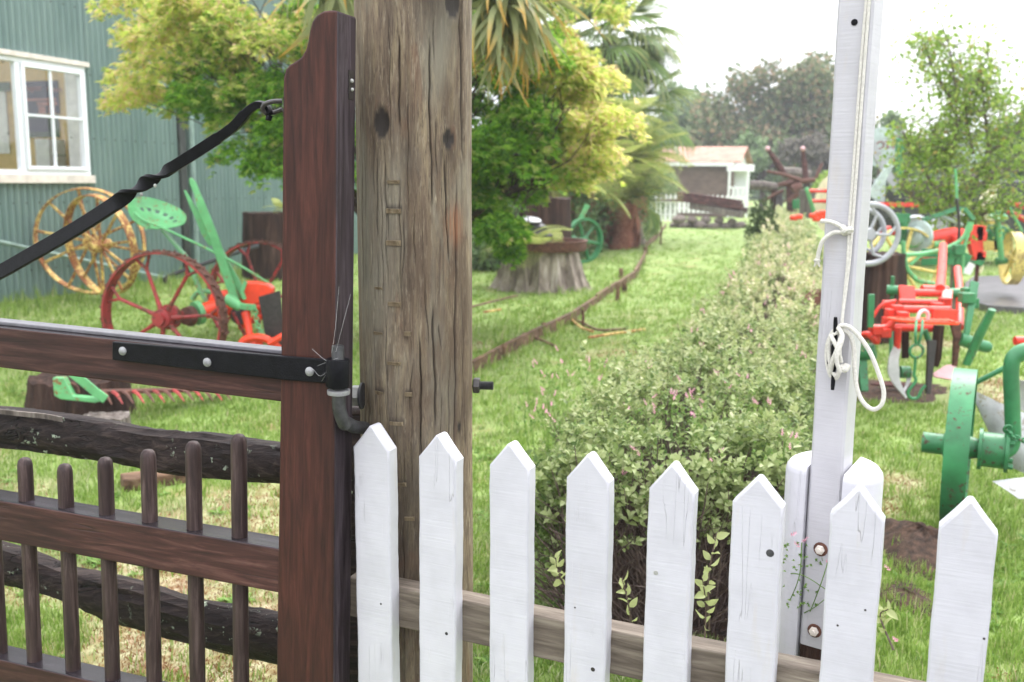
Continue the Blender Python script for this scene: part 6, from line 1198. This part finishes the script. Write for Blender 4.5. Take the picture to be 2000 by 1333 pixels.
# ---- generic cloud of leaves round pads
def crown(name, label, cat, base, blobs, nleaf, ls, tpl, mat, trunk_to, tr=.12, barkm='bark', limbs=7, group=None, flat=1., attr=None, shell=.5):
    o = thing(name, label, cat, base, group); base = np.array(base, float); pos = []; w = np.array([b[1]**2 for b in blobs]); w = w/w.sum()
    for (c, r_), ww in zip(blobs, w):
        n = max(10, int(nleaf*ww)); d = rng.normal(size=(n, 3)); d /= np.linalg.norm(d, axis=1, keepdims=True); rad = r_*(shell+(1-shell)*rng.random((n, 1)))*(1+.25*np.sin(d[:, :1]*5+c[0])*np.cos(d[:, 2:]*4)); pos.append(np.array(c)+d*rad*np.array([1, 1, flat]))
    pos = np.concatenate(pos); n = len(pos); R = frames(rng.normal(size=(n, 3))+np.array([0, 0, -.2])); partme('foliage', scatter('foliage', *tpl, pos, R, ls*(.6+.8*rng.random(n)), mat, org=base, attr=attr), o, 'stuff')
    q = MB(); q.tube(spline([base-np.array([0, 0, .1]), (base+np.array(trunk_to))/2+np.array([.05, 0, 0]), np.array(trunk_to)], 4), np.linspace(tr, tr*.5, 9), 8); part('trunk', q, barkm, o)
    for i in range(min(limbs, len(blobs))): c, r_ = blobs[i*len(blobs)//max(1, limbs)]; q = MB(); branch(q, (base*.35+np.array(trunk_to)*.65), np.array(c), tr*.4, tr*.1, .08, 5); part('limb', q, barkm, o)
    return o
# ---- young tree, right
def ytpl(): return leaf_tpl(.62, .1, 3, .2)
Yt = 11.2; yb = P(1868, 545, Yt); yb[2] = 0; yt = thing('young_tree', 'airy young tree with small bright green leaves among the machinery on the right', 'tree', yb)
sk_ = [((1862, 480), (1858, 400), (1850, 330), (1815, 240)), ((1850, 330), (1868, 250), (1862, 140), (1850, 80)), ((1875, 470), (1900, 370), (1930, 300), (1960, 200)), ((1858, 400), (1800, 330), (1765, 260)), ((1900, 370), (1970, 330), (2040, 300)), ((1868, 250), (1900, 180), (1930, 110)), ((1930, 300), (2000, 250), (2050, 210)), ((1862, 430), (1810, 400), (1760, 370)), ((1880, 440), (1940, 410), (1990, 390)), ((1862, 200), (1820, 130), (1805, 80)), ((1900, 300), (1888, 230), (1890, 150)), ((1930, 300), (1925, 230), (1915, 160)), ((1850, 340), (1830, 290), (1775, 300))]
q = MB(); q.tube(spline([yb-np.array([0, 0, .1]), P(1866, 510, Yt), P(1862, 480, Yt)], 4), np.linspace(.06, .045, 9), 8); q2 = q; part('trunk', q, 'tree_stem', yt)
tp_ = []
for s_ in sk_:
    dy = random.uniform(-.7, .7); pts = [P(*p, Yt+dy*(i/len(s_))) for i, p in enumerate(s_)]; sp_ = spline(pts, 5); q = MB(); q.tube(sp_, np.linspace(.024, .007, len(sp_)), 6); part('limb', q, 'tree_stem', yt)
    for p in sp_[2:]:
        for _ in range(5): tp_.append((p, p+np.array([random.gauss(0, .20), random.gauss(0, .3), random.gauss(.08, .15)])))
q = MB(); lp_ = []
for a, b in tp_:
    q.tube([a, (a+b)/2+np.array([0, 0, .02]), b], [.005, .004, .002], 3, cap=False)
    for _ in range(13): t = random.uniform(.15, 1.1); lp_.append(a+(b-a)*t+np.array([random.gauss(0, .055), random.gauss(0, .06), random.gauss(0, .05)]))
part('twigs', q, 'tree_stem', yt, kind='stuff'); lp_ = np.array(lp_); n = len(lp_)
partme('foliage', scatter('foliage', *ytpl(), lp_, frames(rng.normal(size=(n, 3))+np.array([0, 0, -.3])), .054*(.6+.7*rng.random(n)), 'young_leaf', org=yb), yt, 'stuff')
# ---- palms
def fan_tpl(nseg=34, spread=2.5, droop=.5, split=.45):
    V, F, T = [], [], []
    for i in range(nseg):
        a = (i/(nseg-1)-.5)*spread; d = np.array([math.sin(a), math.cos(a)]); p_ = np.array([d[1], -d[0]]); L_ = 1-.25*abs(a/spread*2)**2; w0 = .5*split*spread/nseg*1.02; o = len(V)
        for t, w in ((.02, .004), (split, w0), (.75*L_, w0*.8), (L_, .003)):
            z = -droop*max(0, t-split*.8)**1.6*(1+.4*math.sin(i*3.1)); r_ = t*(1-.3*max(0, t-.6)*droop); c = d*r_; V += [(c[0]-p_[0]*w, c[1]-p_[1]*w, z+.012), (c[0]+p_[0]*w, c[1]+p_[1]*w, z-.012)]; T += [max(0, (t-.8)*2)*(i % 3 == 0)]*2
        F += [(o+2*k, o+2*k+1, o+2*k+3, o+2*k+2) for k in range(3)]
    return V, F, T
def palm(name, label, base, top, nfr, L_, seed, tr=.12, group=None, skirt=0, ymin=None):
    r = random.Random(seed); o = thing(name, label, 'palm', base, group); base, top = np.array(base), np.array(top); q = MB(); q.tube([base-np.array([0, 0, .1]), (base+top)/2, top], [tr*1.15, tr, tr*1.1], 12); part('trunk', q, 'dark_stump', o)
    mes = [scatter('frond', *fan_tpl(32, sp_, dr)[:2], np.zeros((1, 3)), np.eye(3)[None], np.ones(1), 'palm_leaf', tattr={'tip': fan_tpl(32, sp_, dr)[2]}) for sp_, dr in ((2.6, .35), (3.0, .8), (2.2, 1.3))]
    for i in range(nfr+skirt):
        a = i*2.399+r.uniform(-.2, .2); u = i/nfr; el = math.radians(82-95*u+r.uniform(-8, 8)) if i < nfr else math.radians(-55+r.uniform(-18, 15)); pl_ = L_*r.uniform(.45, .65); d = np.array([math.cos(a)*math.cos(el), math.sin(a)*math.cos(el), math.sin(el)])
        st = top+np.array([0, 0, .1-.5*u*L_ if i < nfr else -.4*L_-(i-nfr)/max(1, skirt)*(top[2]-base[2])*.6]); e = st+d*pl_+np.array([0, 0, -.06]); d2 = unit(d+np.array([0, 0, -.45])); R = frames(d2[None], np.array([[0, 0, 1.]])+.25*np.array([[r.uniform(-1, 1), r.uniform(-1, 1), 0]]))[0]
        f_ = inst('frond', mes[0 if u < .4 else 1 if i < nfr else 2], o, e-base, Matrix(R.tolist()), L_*r.uniform(.55, .75)); q = MB(); q.tube([st, e], [.016, .009], 5, cap=False)
        w = bpy.data.objects.new('stalk', mkmesh('stalk', q, 'palm_leaf', base)); link(w, o)
    return o
t1 = P(1190, 70, 25); b1 = np.array([t1[0], t1[1], 0]); palm('fan_palm', 'tall fan palm with a shaggy skirt of drooping fronds, right of the maple', b1, t1, 46, 1.7, 3, .16, skirt=40)
t2 = P(1240, 215, 26); palm('fan_palm', 'shorter fan palm behind the tall one, yellow-tipped lower fronds', (t2[0], t2[1], 0), t2, 30, 1.5, 5, .15, skirt=14)
# cabbage tree: drooping strap leaves at the top edge
def strap_tpl(dr):
    V, F, T = [], [], []; n = 9
    for i in range(n+1):
        t = i/n; w = .036*math.sin(math.pi*min(1, t*.8+.12))**.6*(1-t**5); V += [(-w, t*(1-.25*dr*t), -dr*t*t*.55+.01), (0, t*(1-.25*dr*t), -dr*t*t*.55), (w, t*(1-.25*dr*t), -dr*t*t*.55+.01)]; T += [np.clip((t-.55)*2.4, 0, 1)]*3
    for i in range(n): b = 3*i; F += [(b, b+1, b+4, b+3), (b+1, b+2, b+5, b+4)]
    return V, F, T
def strap_head(o, base, top, n, L_, seed, elmin=-88, elmax=75, drops=(.5, 1., .3), tipgain=1.):
    r = random.Random(seed); mes = []
    for dr in drops:
        V, F, T = strap_tpl(dr)
        for g_ in (0, 1.): mes.append(scatter('strap_leaf', V, F, np.zeros((1, 3)), np.eye(3)[None], np.ones(1), 'strap_leaf', tattr={'tip': [x*g_*tipgain for x in T]}))
    for i in range(n):
        a = i*2.399; el = math.radians(elmax+(elmin-elmax)*(i/n)**.6+r.uniform(-10, 10)); d = np.array([math.cos(a)*math.cos(el), math.sin(a)*math.cos(el), math.sin(el)]); R = frames(d[None], np.array([[r.uniform(-.6, .6), r.uniform(-.6, .6), 1.]]))[0]
        inst('strap_leaf', mes[r.randrange(len(mes))], o, top-base+d*.05+np.array([0, 0, r.uniform(-.3, .05)]), Matrix(R.tolist()), L_*r.uniform(.7, 1.1))
for lb, (px, py, Y), sd_, nn_ in (('cabbage tree head of hanging strap leaves with orange tips, right of the post top', (985, -60, 7.2), 2, 230), ('cabbage tree head half hidden behind the gate stile and the post top', (650, -90, 7.6), 5, 80)):
    t = P(px, py, Y); b = np.array([t[0]-.05 if px > 900 else t[0]+.25, t[1], 0]); 
    if px > 900: b[0] = P(865, 300, Y)[0]
    else: b[0] = P(740, 500, Y)[0]
    o = thing('cabbage_tree', lb, 'tree', b); q = MB(); q.tube(spline([b, np.array([b[0], b[1], t[2]*.55]), np.array([b[0], b[1], t[2]-.35]), t], 5), np.linspace(.07, .055, 16), 10); part('trunk', q, 'bark', o); strap_head(o, b, t, nn_, .72, sd_, drops=(.7, 1.2, .4))
# ---- tree ferns
def fern_tpl(npin=26, droop=.55):
    V, F = [], []
    for i in range(npin):
        t = .1+.9*i/npin; Lp = .30*math.sin(math.pi*(t*.86+.1))**.8+.02; y, z = t*(1-.15*droop*t), -droop*t*t*.7+.15*t
        for sg in (-1, 1):
            m_ = 5
            for k in range(m_):   # toothed pinna: short leaflets along it
                u = (k+.2)/m_; cx = sg*Lp*u; cy = y+Lp*.35*u; w = .030*(1-u*.6); o = len(V); V += [(cx, cy-w, z-.1*u*Lp), (cx+sg*Lp/m_*1.25, cy+.01, z-.16*u*Lp), (cx, cy+w, z-.1*u*Lp)]; F.append((o, o+1, o+2) if sg > 0 else (o+2, o+1, o))
    o = len(V); n = 6
    for i in range(n+1): t = i/n; y, z = t*(1-.15*droop*t), -droop*t*t*.7+.15*t; w = .010*(1-t)+.002; V += [(-w, y, z+.002), (w, y, z+.002)]
    F += [(o+2*i, o+2*i+1, o+2*i+3, o+2*i+2) for i in range(n)]
    return V, F
FM = {(m_, d_): scatter('frond', *fern_tpl(26, d_), np.zeros((1, 3)), np.eye(3)[None], np.ones(1), m_) for m_ in ('fern_leaf', 'fern_dead', 'grass_green') for d_ in (.6, 1.1)}
def fern(name, label, base, top, n, L_, seed, dead=0, tr=.1, mat='fern_leaf', group=None, el0=55, el1=-20):
    r = random.Random(seed); base, top = np.array(base, float), np.array(top, float); o = thing(name, label, 'fern', base, group)
    if tr: q = MB(); q.tube([base, (base+top)/2, top], [tr*1.2, tr, tr], 10); part('trunk', q, 'rust_timber', o)
    for i in range(n+dead):
        a = i*2.399+r.uniform(-.2, .2); el = math.radians(el0+(el1-el0)*i/n+r.uniform(-8, 8)) if i < n else math.radians(r.uniform(-88, -62)); d = np.array([math.cos(a)*math.cos(el), math.sin(a)*math.cos(el), math.sin(el)]); R = frames(d[None], np.array([[0, 0, 1.]]))[0]
        off = np.array([0, 0, 0.]) if i < n else np.array([math.cos(a)*.16, math.sin(a)*.16, -r.uniform(0, .75)*min(1, top[2]-base[2])])
        inst('frond', FM[(mat if i < n else 'fern_dead', .6 if r.random() < .5 else 1.1)], o, top-base+off, Matrix(R.tolist()), L_*r.uniform(.75, 1.1)*(1 if i < n else .75))
    return o
for nm_, (px, py, Y), n_, L_, sd_, dd_, lab in (('tree_fern', (1205, 330, 22.0), 34, 1.75, 3, 44, 'yellow-green tree fern arching over the tall grey stump'), ('tree_fern', (1125, 345, 19.5), 22, 1.35, 7, 40, 'tree fern with rust brown dead fronds behind the green flywheel'), ('tree_fern', (1070, 365, 18.0), 12, 1.1, 9, 30, 'low tree fern with brown hanging fronds under the right side of the maple'), ('tree_fern', (1200, 250, 22.5), 26, 1.5, 12, 8, 'upper tree fern with pale yellow fronds in front of the fan palm'), ('tree_fern', (1225, 385, 21.5), 12, .95, 15, 34, 'low fern hanging brown fronds over the grey stump side'), ('tree_fern', (1238, 335, 23.5), 24, 1.05, 22, 26, 'right-hand tree fern with pale fronds reaching toward the shed')):
    t = P(px, py, Y); fern(nm_, lab, (t[0], t[1]+.3, 0), t, n_, L_, sd_, dead=dd_, tr=.12)
fern('stump_fern', 'green fern growing inside the iron hoop of the pale stump', c3+np.array([-.28, -.2, .5]), c3+np.array([-.28, -.2, .62]), 16, .75, 17, tr=0, el0=50, el1=-5, mat='fern_leaf')
fern('stump_fern', 'tiny fern on top of the dark stump by the corrugated wall', c2+np.array([.2, 0, 1.0]), c2+np.array([.2, 0, 1.05]), 9, .28, 19, tr=0)
# dark understorey behind the stumps
ut = leaf_tpl(.4, .1, 3, .2)
for i, (px, py, Y, r_, lb) in enumerate(((960, 440, 16, .9, 'dark leafy shrub deep under the maple, left of the hooped stump'), (1060, 420, 19, 1.2, 'dark green shrub behind the hooped stump'), (1150, 400, 22, 1.4, 'dark shrub behind the tree ferns'))):
    c = P(px, py, Y); crown('shrub', lb, 'shrub', (c[0], c[1], 0), [(np.array([c[0]+random.uniform(-.5, .5)*r_, c[1], c[2]+random.uniform(-.5, .35)*r_]), r_*random.uniform(.5, .7)) for _ in range(7)], 5000, .11, ut, 'tree_green', (c[0], c[1], c[2]), .06, limbs=3)
# ---- background trees
bt = leaf_tpl(.75, .1, 2, .1)
bt = ([(0, 0, 0), (-.4, .5, .08), (0, 1, 0), (.4, .5, -.08)], [(0, 3, 2, 1)])
def bgtree(label, pts, Y, rpx, nleaf, ls, mat, tpx, name='tree', seed=0, extra=None):
    r = random.Random(seed); blobs = []
    for px, py in pts:
        for _ in range(3): blobs.append((P(px+r.uniform(-rpx, rpx)*.7, py+r.uniform(-rpx, rpx)*.7, Y+r.uniform(-1, 1)*rpx/FPX*Y), rpx/FPX*Y*r.uniform(.55, .95)))
    b = P(tpx, 400, Y); b[2] = 0; tt = P(tpx, sum(p[1] for p in pts)/len(pts), Y); return crown(name, label, 'tree', b, blobs, nleaf, ls, bt, mat, tt, .25*Y/50, limbs=8, shell=.35)
bgtree('pale green tree standing left of the bronze tree behind the shed', [(1330, 215), (1345, 260), (1320, 300), (1365, 290), (1310, 340), (1350, 340), (1385, 330), (1340, 190), (1320, 230), (1370, 240), (1395, 290), (1400, 350)], 62, 42, 16000, .28, 'tree_green', 1345, seed=1)
bgtree('large bronze leaved tree above the small shed', [(1440, 240), (1480, 200), (1520, 175), (1570, 165), (1600, 200), (1550, 230), (1500, 260), (1460, 290), (1540, 290), (1590, 260), (1620, 230), (1430, 330), (1500, 330), (1560, 330), (1610, 310), (1410, 270), (1640, 280), (1580, 150), (1420, 230), (1400, 300), (1550, 190), (1620, 260), (1400, 350), (1480, 260), (1660, 240)], 58, 50, 34000, .27, 'tree_bronze', 1520, seed=2)
bgtree('olive green tree lower in front of the bronze tree', [(1470, 330), (1500, 345), (1440, 350), (1530, 300), (1560, 350), (1470, 300)], 52, 26, 7000, .24, 'tree_green', 1490, seed=3)
bgtree('greyish twiggy tree right of the bronze tree', [(1560, 300), (1600, 300), (1640, 310), (1590, 340), (1630, 350)], 50, 26, 6000, .22, 'tree_grey', 1600, seed=4)
bgtree('bright green bush at the foot of the trees, left of the flagpole', [(1600, 355), (1615, 375), (1630, 350)], 34, 16, 2500, .14, 'young_leaf', 1612, seed=5, name='bush')
bgtree('green tree behind the machinery at the right edge', [(1990, 260), (2030, 230), (1975, 310), (2040, 300), (1950, 350), (2010, 360), (1960, 380), (2080, 330)], 22, 34, 9000, .13, 'tree_green', 2010, seed=6)
bgtree('low green trees behind the dark machine', [(1690, 300), (1720, 260), (1760, 300), (1800, 310), (1850, 300), (1900, 300), (1740, 340), (1680, 350)], 45, 34, 8000, .22, 'tree_green', 1760, seed=7)
bgtree('dark evergreen tree behind the palms', [(1280, 330), (1240, 300), (1295, 380), (1200, 330), (1150, 330), (1290, 280), (1250, 380)], 55, 36, 9000, .30, 'tree_green', 1260, seed=8)
crown('bush', 'dark green bush against the left wall of the small shed', 'bush', P(1300, 420, 43)*np.array([1, 1, 0]), [(P(1296+random.uniform(-10, 10), 375+random.uniform(-22, 22), 42), .55) for _ in range(9)], 3000, .16, bt, 'tree_green', P(1298, 380, 42), .08, limbs=3)
# bare twiggy tree top
bb = P(1395, 400, 60); bb[2] = 0; o = thing('bare_tree', 'thin nearly bare tree poking above the pale green tree', 'tree', bb); q = MB(); tp2 = P(1400, 190, 60); q.tube([bb, (bb+tp2)/2, tp2], [.2, .12, .05], 6); part('trunk', q, 'tree_stem', o); q = MB()
for i in range(70): a = bb+(tp2-bb)*random.uniform(.45, 1); branch(q, a, a+np.array([random.gauss(0, 1.1), random.gauss(0, .8), random.uniform(.2, 1.5)]), .04, .008, .1, 3)
part('twigs', q, 'tree_stem', o, kind='stuff')
# distant tree belt all round the horizon
n = 60000; th = rng.uniform(-1.25, 1.25, n); rad = rng.uniform(88, 120, n); hz_ = (4.5+1.3*np.sin(th*9)+.9*np.sin(th*23+1)+.6*np.sin(th*51)); z = hz_*rng.random(n)**.7
stuffobj('far_woodland', scatter('far_woodland', *bt, np.stack([rad*np.sin(th), rad*np.cos(th), z], 1), frames(rng.normal(size=(n, 3))), .9*(.6+.8*rng.random(n)), 'tree_green'), 'distant belt of trees closing the horizon', 'woodland')
# hedge of green behind machinery
n = 14000; t_ = rng.random(n); x = 13+t_*18; y = 27-t_*3+rng.normal(size=n)*.5; z = rng.random(n)**.8*1.7

hb = MB(); hb.box((0, 62, 5.4), (270, 170, 12.9)); hz = bpy.data.objects.new('haze', mkmesh('haze', hb, 'lawn', smooth=False)); link(hz); hz['kind'] = 'stuff'; hz['label'] = 'thin pale damp haze over the yard'
hm = bpy.data.materials.new('haze'); hm.use_nodes = True; hn = hm.node_tree; hn.nodes.clear(); ho_ = hn.nodes.new('ShaderNodeOutputMaterial'); pv = hn.nodes.new('ShaderNodeVolumePrincipled'); pv.inputs['Color'].default_value = (.93, .95, 1, 1); pv.inputs['Density'].default_value = .0017; hn.links.new(pv.outputs[0], ho_.inputs['Volume']); hz.data.materials.clear(); hz.data.materials.append(hm)
o = stuffobj('back_hedge', scatter('back_hedge', *bt, np.stack([x, y, z], 1), frames(rng.normal(size=(n, 3))), .16, 'tree_green'), 'green hedge running behind the machinery', 'hedge')
